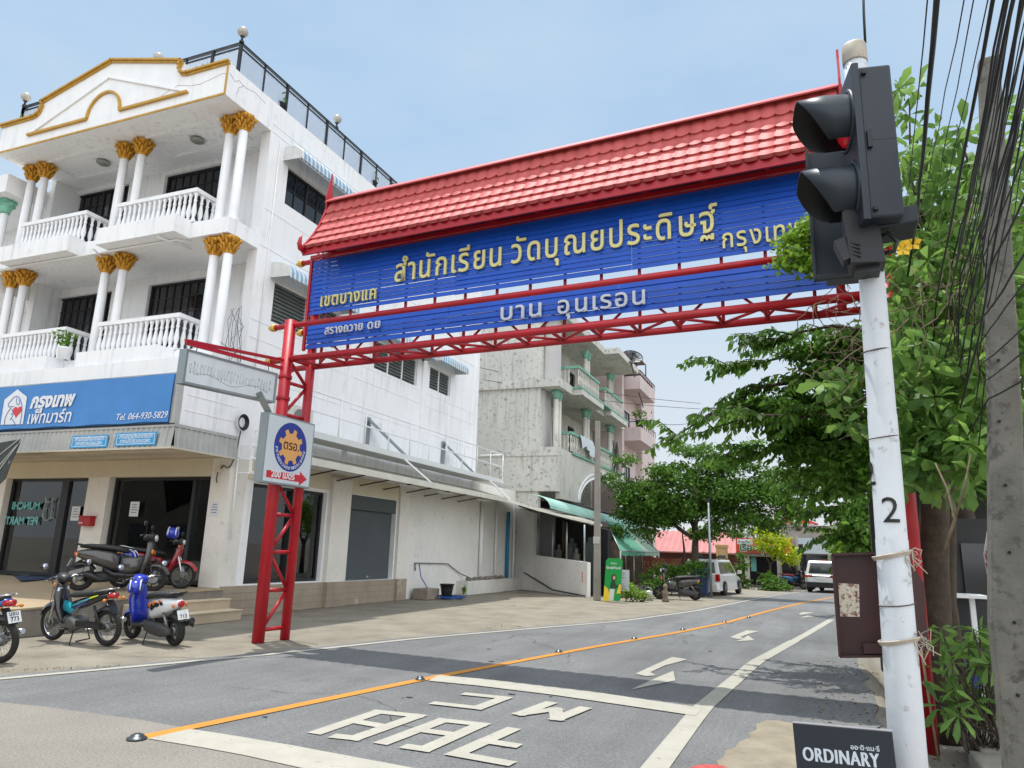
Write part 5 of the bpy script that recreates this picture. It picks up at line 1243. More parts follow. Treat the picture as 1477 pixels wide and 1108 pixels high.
# stall back wall and banner
st = thing('food_stall', 'dark street food stall under the green canvas awning', 'stall', (-9.2, 35, 0))
b = MB(); b.box(-10.2,-10.1,31,42,0,3.0); b.box(-10.1,-8.4,41.9,42,0,2.6); b.build('back_wall', mat('stall_wall', S(92,80,62), .85, var=.5, scale=2.5, spots=.7, spotcol=S(160,128,70), spotscale=2.), st)
MB().box(-7.45,-6.95,28.7,29.6,0,.85).build('counter', mat('stall_wood', S(92,66,58), .8, var=.3, scale=4), st); MB().box(-7.5,-6.9,28.65,29.65,.85,.9).build('counter_top', mat('counter_top', S(150,140,130), .6), st)
A, B = PY(925,800,36), PY(1003,832,36)
bn = thing('banner', 'faded red and cream vinyl banner strung behind the stall and the tree', 'banner', ((A.x+B.x)/2, 36, B.z))
b = MB(); nx = 16
vs = [(A.x+(B.x-A.x)*i/nx, 36+.06*math.sin(i*1.1), (A.z-.15*math.sin(math.pi*i/nx)) if k else (B.z+.1*math.sin(math.pi*i/nx)+(.5*max(0,i-12)/4))) for i in range(nx+1) for k in (0,1)]
b.add(vs, [(2*i,2*i+2,2*i+3,2*i+1) for i in range(nx)], 0, True); b.build('vinyl', mat('banner_red_faded', S(150,84,70), .7, var=.4, scale=1.5, spots=.6, spotcol=S(200,184,150), spotscale=1.2), bn)
b = MB(); rr = random.Random(3)
for i in range(11):
    x = A.x+.2+.2*i; a0 = rr.uniform(0,3); b.tube([(x+.07*math.cos(a)*rr.uniform(.7,1.1), 35.9, A.z-.4-.08*math.sin(i/11*3.1)+.09*math.sin(a)*rr.uniform(.6,1.2)) for a in frange(a0, a0+rr.uniform(2.5,5), 6)], .014, 5)
b.build('worn_lettering', mat('worn_letter', S(176,150,110), .7, var=.3, scale=8), bn)
# green delivery banner
gb = thing('banner', 'green and yellow standing food delivery banner at the foot of the concrete pole', 'banner', (-6.65, 25.9, 0))
gw, gh = .60, 1.5
def rp(x, z): return (x+.10*z/1.5, z)      # leaning a little
b = MB(); Q = [(0,.02),(gw,.06),(gw,gh-.1),(gw-.08,gh),(.08,gh),(0,gh-.1)]
b.prism([rp(*q) for q in Q], (-6.97,25.9,0), UXv, (0,0,1), (0,.025,0)); b.build('board', mat('delivery_green', S(20,150,66), .45, var=.05), gb)
gY = 25.896
b = MB(); b.prism([rp(*q) for q in [(.0,.02),(.28,.03),(.14,.45),(.0,.55)]], (-6.97,gY,0), UXv, (0,0,1), (0,.002,0)); b.prism([rp(*q) for q in [(gw-.14,.3),(gw,.3),(gw,.62),(gw-.08,.6)]], (-6.97,gY,0), UXv, (0,0,1), (0,.002,0)); b.build('yellow_print', mat('delivery_yellow', S(230,200,50), .5, var=.05), gb)
b = MB(); b.prism([rp(*q) for q in [(.2,.05),(.36,.05),(.38,.45),(.33,.7),(.25,.7),(.2,.45)]], (-6.97,gY-.002,0), UXv, (0,0,1), (0,.002,0)); b.build('figure_clothes', mat('print_white', S(214,216,206), .5), gb)
b = MB(); b.prism([rp(*q) for q in [(.2,.45),(.24,.72),(.36,.72),(.44,.58),(.52,.62),(.5,.5),(.38,.45)]], (-6.97,gY-.004,0), UXv, (0,0,1), (0,.002,0)); b.build('figure_jacket', mat('print_dark_green', S(24,70,44), .5), gb)
b = MB(); b.prism([rp(.33+.075*math.cos(a)*1.2, .83+.12*math.sin(a)) for a in frange(0,6.28,17)[:-1]], (-6.97,gY-.006,0), UXv, (0,0,1), (0,.002,0)); b.build('figure_hair', mat('print_hair', S(30,24,22), .6), gb)
b = MB(); b.prism([rp(.34+.05*math.cos(a), .83+.075*math.sin(a)) for a in frange(0,6.28,17)[:-1]], (-6.97,gY-.008,0), UXv, (0,0,1), (0,.002,0)); b.build('figure_face', mat('print_face', S(206,160,132), .6), gb)
text('GrabFood', (-6.97+.11, gY-.002, 1.13), UXv, (0,0,1), mSW, gb, w=.52, depth=.003, bold=.02); text('สั่งผ่าน', (-6.97+.27, gY-.002, 1.29), UXv, (0,0,1), mSW, gb, w=.22, depth=.003, bold=.01)
mb_ = thing('menu_board', 'white menu board on legs behind the green delivery banner', 'board', (-6.5, 26.6, 0))
MB().box(-6.82,-6.2,26.58,26.61,.36,1.1).build('board', mat('menu_white', S(196,202,206), .6, var=.06), mb_)
b = MB()
for x in (-6.7,-6.35): b.box(x,x+.04,26.62,26.66,0,1.0)
b.build('legs', mRust, mb_); b = MB(); rr = random.Random(6)
for i in range(8): b.box(-6.75,-6.75+rr.uniform(.2,.48),26.574,26.579,.44+.075*i,.46+.075*i)
b.build('menu_lines', mat('menu_ink', S(120,126,140), .7), mb_)
# concrete pole, lamp post, stall bits
mCP = mat('concrete_pole', S(150,146,138), .9, var=.2, scale=2, streak=.4, spots=.4, spotcol=S(96,92,86), spotscale=3, bump=.5, bscale=30)
up1 = thing('utility_pole', 'pale concrete utility pole beside the green delivery banner', 'utility pole', (-7.35,26.45,0))
b = MB(); b.loft([[(-7.35+a*w_, 26.45+c*w_, z) for a, c in ((-1,-1),(1,-1),(1,1),(-1,1))] for z, w_ in ((0,.115),(6.55,.085))], sm=False); b.build('shaft', mCP, up1, bevel=.012)
b = MB(); b.box(-7.47,-7.23,26.32,26.335,2.0,2.25); b.build('tag_plate', mat('tag_white', S(190,190,186), .6, var=.3, scale=20), up1)
lp = thing('lamp_post', 'slim grey metal post beside the blue wheelie bin', 'post', (-4.05,31.9,0)); q = G(1026,862)
lp.location = (q.x,q.y,0); OFF[lp.name] = (q.x,q.y,0)
MB().tube([(q.x,q.y,0),(q.x,q.y,3.95)], .055, 10).build('shaft', mAluF, lp); MB().box(q.x-.09,q.x+.09,q.y-.06,q.y+.06,3.95,4.1).build('cap', mBlack, lp)
bn_ = thing('wheelie_bin', 'dark blue wheelie bin between the grey post and the white minivan', 'bin', (q.x-.35,q.y+.5,0))
bx, by = q.x-.42, q.y+.35
mBin = mat('bin_blue', S(26,52,92), .45, var=.12)
MB().loft([[(bx+a*w_, by+c*w_, z) for a, c in ((-1,-1),(1,-1),(1,1),(-1,1))] for z, w_ in ((.08,.24),(.95,.30),(1.0,.33),(1.03,.33))], sm=False).build('body', mBin, bn_, bevel=.02)
MB().loft([[(bx+a*w_, by+c*w_, z) for a, c in ((-1,-1),(1,-1),(1,1),(-1,1))] for z, w_ in ((1.03,.34),(1.1,.34),(1.16,.2))], sm=False).build('lid', mBin, bn_, bevel=.02)
for s_ in (-1,1): MB().lathe([(.1,0),(.1,.05)], (bx+s_*.2,by+.24,.1), 12, (1,0,0)).build('wheel', mPot, bn_)
q = G(935,866); sv = thing('metal_can', 'pale metal can standing by the stall counter', 'can', (q.x,q.y,0)); MB().lathe([(.17,0),(.17,.33),(.16,.34),(.15,.31),(.003,.31)], (q.x,q.y,0), 16).build('body', mat('can_metal', S(180,180,176), .4, .5, var=.1), sv); MB().tube([(q.x+.16*math.cos(a), q.y, .33+.14*math.sin(a)) for a in frange(0,math.pi,9)], .01, 5).build('handle', mAluF, sv)
q = G(960,868); b = MB().lathe([(.13,0),(.14,.08),(.09,.14),(.12,.26),(.1,.36),(.06,.42),(.09,.5),(.085,.58),(.02,.64),(.003,.65)], (q.x,q.y,0), 12); one(b, 'stone_lantern', mat('lantern_stone', S(120,108,92), .9, var=.25, scale=6, bump=.5), 'small brown stone lantern in front of the parked dark scooter', 'lantern')
# ------------------------------------------------------------------ far end of the street
nd = thing('noodle_shop', 'far noodle shop with white gate posts and dark opening behind the small tree', 'building', (-2.6, 47, 0))
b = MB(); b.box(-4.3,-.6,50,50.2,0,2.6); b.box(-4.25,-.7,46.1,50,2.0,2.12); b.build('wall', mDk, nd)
for x in (-3.7,-1.9): MB().box(x-.13,x+.13,46.1,46.35,0,1.75).build('post', mat('gate_white', S(196,194,188), .8, var=.1), nd)
MB().box(-4.3,-1.3,46.05,46.4,1.76,2.0).build('lintel', mat('lintel_grey', S(150,146,140), .8), nd); MB().box(-3.5,-3.2,46.5,46.55,.9,1.7).build('curtain', mTeal, nd)
osg = thing('shop_sign', 'orange red shop sign with green Thai lettering far down the street', 'shop sign', (-2.6,45.9,2.0))
A, B = PY(1061,776,45.9), PY(1143,799,45.9)
MB().box(A.x,B.x,45.9,46.0,B.z,A.z).build('panel', mat('sign_orange_red', S(206,70,36), .5, var=.12), osg)
MB().box(A.x+.08,A.x+.95,45.89,45.899,A.z-.36,A.z-.06).build('white_patch', mSW, osg)
text('ก๋วยเตี๋ยว', (A.x+.14,45.886,A.z-.3), UXv, (0,0,1), mat('sign_green', S(20,110,70), .5), osg, w=.75, depth=.003, bold=.02)
text('เรืออยุธยา', (A.x+.2,45.89,A.z-.74), UXv, (0,0,1), mSW, osg, w=2.2, depth=.003, bold=.07, name='lettering_edge'); text('เรืออยุธยา', (A.x+.22,45.884,A.z-.735), UXv, (0,0,1), mat('sign_green', S(20,110,70), .5), osg, w=2.16, depth=.003, bold=.03)
tp = one(MB().box(-5.2,-4.6,44,44.5,0,2.2).box(-5.25,-4.55,43.95,44.55,2.2,2.35), 'gate_pillar', mat('pillar_tan', S(190,158,112), .8, var=.15), 'tan rendered gate pillar beyond the white minivan', 'pillar')
rh = thing('red_roof_house', 'house with a long faded red metal roof behind the spreading street tree', 'building', (-9,62,0))
b = MB(); b.box(-16,-5.6,62,66,0,2.0); b.build('wall', mat('brown_wall', S(92,58,48), .85, var=.2), rh)
b = MB(); n = 70; vs = []
for i in range(n+1): x = -17+11.5*i/n; u_ = .05 if i % 3 == 0 else 0; vs += [(x,60.6,2.0+u_),(x,64,3.7+u_)]
b.add(vs, [(2*i,2*i+2,2*i+3,2*i+1) for i in range(n)]); b.box(-17,-5.5,60.55,60.6,1.9,2.0); b.build('roof', mat('faded_red_roof', S(176,112,108), .6, var=.12, scale=1), rh)
bh = thing('brick_house', 'grey rendered house with brick gate pillars at the bend of the road', 'building', (1,57,0))
b = MB(); b.box(-2.4,9,58,62,0,4.1); b.build('wall', mat('grey_render', S(150,144,136), .9, var=.2, scale=.8, streak=.5), bh)
MB().box(-1.1,1.2,57.8,57.99,2.1,3.2).build('metal_panel', mat('panel_pale', S(176,188,194), .5, .2, var=.08), bh)
b = MB(); b.box(-2.3,.9,57.9,57.99,.9,2.0); b.build('window', mGlassD, bh); MB().box(-2.3,4,57.7,57.98,.72,.88).build('sill', mTrim, bh)
b = MB(); b.box(-2.3,4,57.75,57.98,0,.7); b.build('stone_base', mat('stone_base', S(140,120,96), .9, var=.3, scale=5), bh)
for x in (-2.35,.62,3.8): MB().box(x-.22,x+.22,57.2,57.64,0,1.7 if x > 0 else .95).build('brick_pillar', mat('brick_red', S(160,84,68), .9, var=.35, scale=9), bh)
MB().box(1.5,2.6,57.9,57.99,1.0,2.7).build('door', mat('door_glass', S(70,86,90), .2), bh)
fb = thing('apartment_block', 'pale ribbed apartment block far behind the trees', 'building', (-7,92,0))
b = MB(); b.box(-11,-3.6,90,100,0,7.6); b.build('wall', mat('pale_block', S(190,192,190), .9, var=.1, scale=.5, streak=.4), fb)
b = MB()
for i in range(14): b.box(-10.9+.52*i,-10.75+.52*i,89.9,89.99,1,7.4)
b.build('rib', mTrim, fb)
rg = thing('gable_house', 'small house with a bright red gable roof in the far distance', 'building', (-1.6,85,0)); MB().box(-3.5,.2,84,88,0,5.4).build('wall', mInn, rg)
MB().prism([(-3.9,5.4),(.6,5.4),(-1.65,6.3)], (0,83.9,0), UXv, (0,0,1), (0,4,0)).build('roof', mat('bright_red_roof', S(206,70,60), .6), rg)
# buildings across the side street, mirrored in the shop glass
ob = thing('opposite_house', 'long two storey house across the side street that darkens the shop window reflections', 'building', (-20,-22,0))
b = MB(); b.box(-60,-2,-26,-22,0,9); b.build('wall', mat('opposite_wall', S(104,98,90), .9, var=.3, scale=.6), ob)
for i in range(12): MB().box(-57+4.6*i,-54.6+4.6*i,-22,-21.95,1,3).build('window', mGlassD, ob)
# ================================================================== MOTORBIKES, HELMETS, CARS
mTyre = mat('tyre_rubber', S(34,33,32), .9, var=.3, scale=14, spots=.4, spotcol=S(84,78,70), spotscale=9); mChrome = mat('chrome', S(190,192,194), .22, .9, var=.05)
mPlas = mat('black_plastic', S(34,35,37), .45, var=.12); mSeat = mat('seat_vinyl', S(38,38,39), .55, var=.1, bump=.2, bscale=90)
mEng = mat('engine_metal', S(120,120,118), .45, .7, var=.25, scale=9); mTail = mat('tail_red', S(170,20,26), .2, var=.05, coat=.5)
mLens = mat('clear_lens', S(196,200,204), .12, .2, var=.05, coat=.6); mPlate = mat('plate_white', S(212,214,214), .45, var=.04); mMir = mat('mirror_glass', S(206,212,220), .05, .95, var=0)
def paint(n, c): return mat('paint_'+n, c, .25, var=.06, coat=.6, scale=4)
def ringx(x, z, hw, hh, y=0, n=14, p=.75):
    out_ = []
    for k in range(n):
        a = 2*math.pi*k/n; c, s = math.cos(a), math.sin(a)
        out_.append((x, y+hw*math.copysign(abs(c)**p, c), z+hh*math.copysign(abs(s)**p, s)))
    return out_
def ringz(z, x, hw, hl, n=14, p=.75):
    return [(x+hl*math.copysign(abs(math.cos(a))**p, math.cos(a)), hw*math.copysign(abs(math.sin(a))**p, math.sin(a)), z) for a in frange(0, 2*math.pi, n+1)[:-1]]
def wheel(root, x, r, wd, spokes, tyre=.052):
    w_ = MB().tube([(x+(r-tyre)*math.cos(a), 0, r+(r-tyre)*math.sin(a)) for a in frange(0,2*math.pi,33)[:-1]], tyre, 10, closed=True).build('wheel', mTyre, root)
    rr_ = r-tyre*1.7
    b = MB(); b.tube([(x+rr_*math.cos(a), 0, r+rr_*math.sin(a)) for a in frange(0,2*math.pi,29)[:-1]], .017, 6, closed=True)
    if spokes:
        for i in range(28):
            a = 2*math.pi*i/28; a2 = a+(.35 if i % 2 else -.35); s_ = .035 if i % 4 < 2 else -.035
            b.tube([(x+.04*math.cos(a2), s_, r+.04*math.sin(a2)), (x+rr_*math.cos(a), 0, r+rr_*math.sin(a))], .0028, 3, cap=False)
    else:
        for i in range(5):
            a = 2*math.pi*i/5+.3
            for e in (-.09, .09): b.bar((x+.04*math.cos(a), 0, r+.04*math.sin(a)), (x+rr_*math.cos(a+e), 0, r+rr_*math.sin(a+e)), .03, .025, (0,1,0))
    b.build('rim', mChrome if spokes else mEng, w_)
    MB().lathe([(.055,-.06),(.07,-.04),(.07,.04),(.055,.06)], (x,0,r), 14, (0,1,0)).build('hub', mEng, w_)
def fender(root, x, r, a0, a1, hw, m, name='front_fender'):
    b = MB(); vs = []; n = 16; R_ = r+.035
    for i in range(n+1):
        a = a0+(a1-a0)*i/n; e = 1-.5*abs(2*i/n-1)**3
        for y, dr in ((-hw*e,-.05),(-hw*.8*e,-.008),(0,.014),(hw*.8*e,-.008),(hw*e,-.05)): vs.append((x+(R_+dr)*math.cos(a), y, r+(R_+dr)*math.sin(a)))
    fs = [(i*5+k,i*5+k+1,i*5+6+k,i*5+5+k) for i in range(n) for k in range(4)]
    b.add(vs, fs, 0, True); b.add([(p[0]*1+0, p[1]*.97, p[2]-.004) for p in vs], [f[::-1] for f in fs], 0, True); return b.build(name, m, root)
def mirrors(root, x, z, w_=.30, up_=.20):
    for s_ in (1,-1):
        k = MB(); k.tube([(x, s_*w_*.85, z), (x+.02, s_*(w_+.02), z+up_*.6), (x+.0, s_*(w_+.06), z+up_*.85)], .007, 6)
        k.ball((x+.01, s_*(w_+.08), z+up_), .055, 12, 8, sc=(.35,1.25,.85)); m = k.build('mirror', mPlas, root)
        MB().lathe([(.046,0),(.046,.003),(.001,.0035)], (x-.014, s_*(w_+.08), z+up_), 14, (-1,0,.05)).build('mirror_glass', mMir, m)
def handlebar(root, x, z, w_=.33):
    h = MB().tube([(x-.10, w_, z+.0), (x-.03, w_*.55, z+.03), (x, .1, z), (x, -.1, z), (x-.03, -w_*.55, z+.03), (x-.10, -w_, z)], .012, 8).build('handlebar', mChrome, root)
    for s_ in (1,-1):
        g = MB(); g.tube([(x-.10, s_*w_, z), (x-.045, s_*w_*.66, z+.022)], .019, 8); g.build('grip', mPlas, h)
        MB().tube([(x-.02, s_*w_*.6, z+.02), (x-.03, s_*w_*.98, z-.01)], .006, 5).build('lever', mChrome, h)
def plate_(root, x, z, lines, tilt=.35, w_=.19, h_=.15):
    u = Vector((0,-1,0)); v = Vector((math.sin(tilt)*1,0,math.cos(tilt))); n = u.cross(v); c = Vector((x,0,z))
    p = MB().obox(c, u*w_/2, v*h_/2, n*.003).build('number_plate', mPlate, root)
    for i, (t_, zz, ww) in enumerate(l_ for l_ in lines if l_[0]): text(t_, c+v*zz+n*.0032, u, v, mInk, p, w=ww, depth=.001, bold=.02, align='C')
def stand(root, x, y): MB().tube([(x, y*.4, .26), (x-.07, y, .02), (x-.11, y, .012)], .011, 6).build('side_stand', mPlas, root)
def underbone(label, loc, rotz, main, accent, plate, lean=-.09, stripes=(), grp='motorbikes parked outside the shop', basket=False, engine=True):
    t = thing('motorbike', label, 'motorbike', loc, grp, rotz, True); t.rotation_euler = (lean, 0, rotz)
    R_ = .285; xf, xr = .62, -.62
    wheel(t, xf, R_, .04, True, .037); wheel(t, xr, R_, .045, True, .043)
    f = MB()
    for s_ in (1,-1): f.tube([(.44,s_*.075,.86),(.60,s_*.075,.40),(xf,s_*.075,R_-.02)], [.022,.026,.02], 8)
    f.tube([(.45,-.08,.84),(.45,.08,.84)], .02, 6); f.build('front_fork', mChrome, t)
    fender(t, xf, R_, .35, 2.75, .065, main)
    fender(t, xr, R_, .45, 1.9, .075, mPlas, 'rear_fender')
    MB().loft([ringx(.16,.58,.06,.07), ringx(-.05,.62,.105,.085), ringx(-.3,.68,.125,.075), ringx(-.52,.745,.10,.055), ringx(-.70,.80,.05,.035)]).build('tail_cover', main, t)
    MB().loft([ringx(.22,.735,.07,.03), ringx(.08,.755,.115,.05), ringx(-.2,.785,.135,.05), ringx(-.48,.82,.12,.045), ringx(-.64,.835,.07,.03)]).build('seat', mSeat, t)
    b = MB()
    for s_ in (1,-1): b.tube([(-.42,s_*.12,.83),(-.68,s_*.10,.88),(-.76,s_*.03,.885)], .013, 6)
    b.build('grab_rail', mChrome, t)
    MB().loft([ringz(.98,.50,.05,.05), ringz(.88,.505,.075,.07), ringz(.72,.47,.14,.06), ringz(.52,.40,.155,.05), ringz(.36,.34,.13,.045), ringz(.28,.30,.08,.03)]).build('leg_shield', main, t)
    MB().loft([ringx(.36,.56,.055,.09), ringx(.2,.51,.05,.07), ringx(.06,.56,.06,.06)]).build('centre_cover', accent, t)
    b = MB()
    for s_ in (1,-1):
        b.tube([(.44,s_*.2,1.0),(.56,s_*.12,.93),(.56,s_*.06,.80),(.48,s_*.05,.66)], .005, 5); b.tube([(.43,s_*.24,.99),(.60,s_*.06,.90),(.62,s_*.085,.6),(.62,s_*.09,.32)], .004, 5)
    b.tube([(.2,.09,.36),(.1,.11,.45),(-.05,.09,.5)], .009, 5); b.build('cable', mPlas, t)
    for s_ in (1,-1):
        MB().tube([(-.66,s_*.08,.72),(-.70,s_*.15,.72)], .012, 6).ball((-.71,s_*.17,.72), .026, 8, 6).build('indicator', mat('indicator_amber', S(214,130,50), .2), t); MB().ball((.50,s_*.125,.90), .03, 8, 6, sc=(.8,.6,1)).build('indicator', mat('indicator_amber', S(214,130,50), .2), t)
    MB().lathe([(.10,-.008),(.10,.008),(.06,.009),(.06,-.009)], (xf,.075,R_), 18, (0,1,0)).build('brake_disc', mEng, t)
    MB().bar((.26,.13,.28),(-.02,.14,.28), .012, .05).bar((.02,.135,.46),(-.10,.125,.56), .014, .05).build('heel_guard', mEng, t)
    MB().loft([ringx(.56,1.0,.05,.05), ringx(.50,1.01,.10,.075), ringx(.40,.99,.10,.06), ringx(.34,.97,.06,.04)]).build('handlebar_cover', mPlas, t)
    MB().ball((.555,0,1.0), .07, 12, 8, sc=(.5,1,.85)).build('headlight', mLens, t)
    handlebar(t, .46, 1.0); mirrors(t, .40, 1.02)
    if engine:
        e = MB(); e.lathe([(.06,-.15),(.12,-.13),(.125,.11),(.07,.14)], (.08,0,.31), 16, (0,1,0)); e.lathe([(.07,.08),(.075,.2),(.06,.27)], (.08,0,.32), 12, (1,0,.05))
        for i in range(5): e.lathe([(.088,.14+.025*i),(.088,.15+.025*i)], (.08,0,.32), 12, (1,0,.05))
        e.build('engine', mEng, t)
    b = MB(); b.tube([(.2,-.1,.25),(.1,-.15,.17),(-.15,-.16,.2)], .018, 7); b.tube([(-.12,-.16,.2),(-.3,-.165,.26),(-.68,-.17,.37),(-.78,-.17,.39)], [.03,.045,.048,.035], 10); b.build('exhaust', mChrome, t)
    b = MB()
    for s_ in (.09,-.09): b.bar((-.02,s_,.31),(xr-.04,s_,R_), .02, .045); b.tube([(xr+.04,s_*1.25,R_+.03),(-.42,s_*1.25,.62)], .022, 7)
    b.bar((.05,.105,.33),(xr+.02,.105,R_+.02), .02, .085); b.build('swing_arm', mPlas, t)
    MB().loft([ringx(-.66,.77,.085,.045), ringx(-.74,.775,.07,.045), ringx(-.775,.775,.03,.03)]).build('tail_light', mTail, t)
    MB().bar((-.62,0,.70),(-.80,0,.5), .12, .02, (1,0,.3)).build('plate_bracket', mPlas, t)
    if plate: plate_(t, -.80, .60, [(plate[0],.02,.13),(plate[1],-.055,.12)])
    if basket: pass
    stand(t, .02, .2); MB().tube([(.02,-.14,.24),(-.06,-.14,.05),(-.06,.1,.05)], .012, 6).build('centre_stand', mPlas, t)
    b = MB()
    for s_ in (1,-1): b.tube([(.1,s_*.1,.24),(.1,s_*.28,.25)], .016, 6)
    b.build('foot_peg', mPlas, t)
    for k, (nm, m, pts) in enumerate(stripes):
        for s_ in (1,-1):
            b = MB(); P_ = [(x, s_*(yy+.006+.0012*k), z) for x, z, yy in pts]; b.add(P_+[(p[0],p[1]-s_*.004,p[2]) for p in P_], [list(range(len(P_)))[::(1 if s_ < 0 else -1)]]+[(i,(i+1)%len(P_),len(P_)+(i+1)%len(P_),len(P_)+i) for i in range(len(P_))]); b.build(nm, m, t)
    return t
def scooter(label, loc, rotz, main, lower, accent, plate, lean=-.09, big=1., graphic=False, grp='motorbikes parked outside the shop', r=.235, seatm=None):
    t = thing('scooter', label, 'scooter', loc, grp, rotz, True); t.rotation_euler = (lean, 0, rotz); t.scale = (big, big, big)
    xf, xr = .63, -.60
    wheel(t, xf, r, .05, False, .048); wheel(t, xr, r, .055, False, .053)
    MB().loft([ringx(.02,.50,.11,.17), ringx(-.12,.55,.16,.17), ringx(-.35,.60,.18,.15), ringx(-.56,.64,.15,.11), ringx(-.70,.66,.08,.06), ringx(-.74,.665,.03,.03)]).build('side_body', main, t)
    MB().loft([ringx(.14,.72,.09,.04), ringx(.0,.76,.13,.055), ringx(-.28,.79,.15,.05), ringx(-.52,.80,.13,.045), ringx(-.68,.80,.07,.03)]).build('seat', seatm or mSeat, t)
    b = MB()
    for s_ in (1,-1): b.tube([(-.5,s_*.12,.79),(-.70,s_*.11,.83),(-.80,s_*.04,.845)], .017, 6)
    b.build('grab_rail', mPlas, t)
    if big > 1.05: MB().loft([ringx(.44,.52,.10,.16), ringx(.25,.46,.11,.16), ringx(.05,.48,.12,.2)]).build('centre_tunnel', main, t)
    MB().loft([ringx(.46,.30,.15,.035), ringx(.2,.28,.16,.04), ringx(-.05,.30,.14,.05), ringx(-.2,.38,.12,.06)]).build('floorboard', mPlas, t)
    MB().loft([ringz(.30,.42,.15,.045), ringz(.5,.46,.165,.045), ringz(.7,.50,.17,.055), ringz(.86,.50,.12,.06), ringz(.95,.49,.07,.05)]).build('leg_shield', lower, t)
    MB().loft([ringx(.58,.99,.05,.05), ringx(.52,1.0,.11,.08), ringx(.42,.99,.12,.06), ringx(.36,.98,.07,.035)]).build('handlebar_cover', accent, t)
    MB().ball((.575,0,.98), .075, 12, 8, sc=(.5,1.1,.9)).build('headlight', mLens, t)
    for s_ in (1,-1): MB().ball((.56,s_*.12,.72), .04, 10, 6, sc=(.6,.7,1.2)).build('indicator', mat('indicator_amber', S(214,130,50), .2), t)
    f = MB()
    for s_ in (1,-1): f.tube([(.54,s_*.06,.5),(xf,s_*.07,r)], .022, 8)
    f.build('front_fork', mPlas, t)
    fender(t, xf, r, .3, 2.6, .075, lower); fender(t, xr, r, .6, 2.4, .08, mPlas, 'rear_fender')
    handlebar(t, .46, 1.0); mirrors(t, .42, 1.02)
    e = MB(); e.loft([ringx(.0,.30,.06,.09,.13), ringx(-.2,.27,.07,.10,.14), ringx(-.45,.25,.065,.10,.14), ringx(-.62,.24,.05,.07,.14), ringx(-.68,.24,.02,.03,.14)]); e.build('drive_cover', mat('drive_grey', S(66,66,66), .6, .2, var=.15), t)
    b = MB(); b.tube([(-.1,-.1,.2),(-.25,-.15,.2),(-.4,-.17,.27),(-.78,-.18,.38)], [.02,.03,.055,.05], 10); b.build('exhaust', mPlas, t); MB().obox((-.58,-.235,.345), (.16,0,.05), (0,.006,0), (-.012,0,.035)).build('exhaust_shield', mEng, t)
    MB().tube([(xr+.02,.12,r+.05),(-.45,.12,.52)], .026, 8).build('rear_shock', mEng, t)
    b = MB()
    for s_ in (1,-1): b.tube([(.44,s_*.2,1.0),(.53,s_*.1,.96),(.55,s_*.06,.84)], .006, 5); b.tube([(.62,s_*.085,.5),(.60,s_*.1,.8),(.5,s_*.1,.97)], .004, 5)
    b.tube([(-.1,.14,.4),(.02,.15,.36),(.1,.1,.3)], .01, 5); b.build('cable', mPlas, t)
    for s_ in (1,-1): MB().ball((-.70,s_*.115,.64), .035, 8, 6, sc=(.7,.6,1)).build('indicator', mat('indicator_amber', S(214,130,50), .2), t)
    MB().lathe([(.09,-.008),(.09,.008),(.05,.009),(.05,-.009)], (xf,-.08,r), 18, (0,1,0)).build('brake_disc', mEng, t)
    MB().ball((-.735,0,.66), .055, 12, 8, sc=(.5,1.1,1)).build('tail_light', mTail, t)
    MB().bar((-.62,0,.55),(-.84,0,.40), .13, .02, (1,0,.3)).build('plate_bracket', mPlas, t)
    if plate: plate_(t, -.80, .50, [(plate[0],.02,.13),(plate[1],-.055,.12)])
    stand(t, .0, .22)
    if graphic:
        rr = random.Random(2)
        for s_ in (1,-1):
            for k in range(9):
                x = -.1-.045*k; z = .60+.02*math.sin(k*2)+.01*k; y = s_*(.175+.012*math.sin(math.pi*k/9)); m = [mInk, mat('decal_orange', S(206,120,50), .4), mInk][k % 3]
                pts = [(x+rr.uniform(.02,.05)*math.cos(a), y+.0008*k, z+rr.uniform(.02,.06)*math.sin(a)) for a in frange(0,6.28,8)[:-1]]
                b = MB(); b.add(pts+[(p[0],p[1]-s_*.02,p[2]) for p in pts], [list(range(7))[::(1 if s_ < 0 else -1)]]+[(i,(i+1)%7,7+(i+1)%7,7+i) for i in range(7)]); b.build('decal', m, t)
    return t
def heading(a, c): d = c-a; return math.atan2(d.y, d.x)
# underbone in front, pointing left
A, B = G(160,933), G(69,923)
mTeal2 = paint('teal', S(20,150,170)); mVio = paint('violet', S(70,50,140)); mYelS = paint('acid_yellow', S(206,214,40)); mBlk = paint('black', S(20,21,24))
strp = [('stripe', mTeal2, [(.12,.575,.075),(-.05,.615,.108),(-.3,.70,.128),(-.34,.745,.118),(-.1,.665,.112),(.1,.605,.083)]), ('stripe', mVio, [(.1,.55,.07),(-.08,.585,.106),(-.28,.65,.125),(-.28,.672,.128),(-.06,.607,.11)]), ('stripe', mYelS, [(-.32,.715,.124),(-.48,.765,.106),(-.5,.79,.092),(-.34,.75,.116)])]
c = (A+B)/2; wave = underbone('black underbone motorbike with teal and yellow stripes on spoked wheels', (c.x,c.y,0), heading(A,B), mBlk, mTeal2, ('กขค','218') if False else None, stripes=strp)
# white and blue scooter beside it, pointing away
mWh = paint('white', S(216,218,220)); mBl = paint('blue', S(24,50,170)); mRd = paint('red', S(150,16,34)); mGr = paint('graphite', S(62,60,58)); mPl = paint('plum', S(60,20,28))
A = G(252,932); B = A+Vector((-1.2,.24,0)); c = (A+B)/2
scoop = scooter('white scooter with black and orange decals, blue leg shield and red tail lamp', (c.x,c.y,0), heading(A,B), mWh, mBl, mBl, ('','713'), graphic=True)
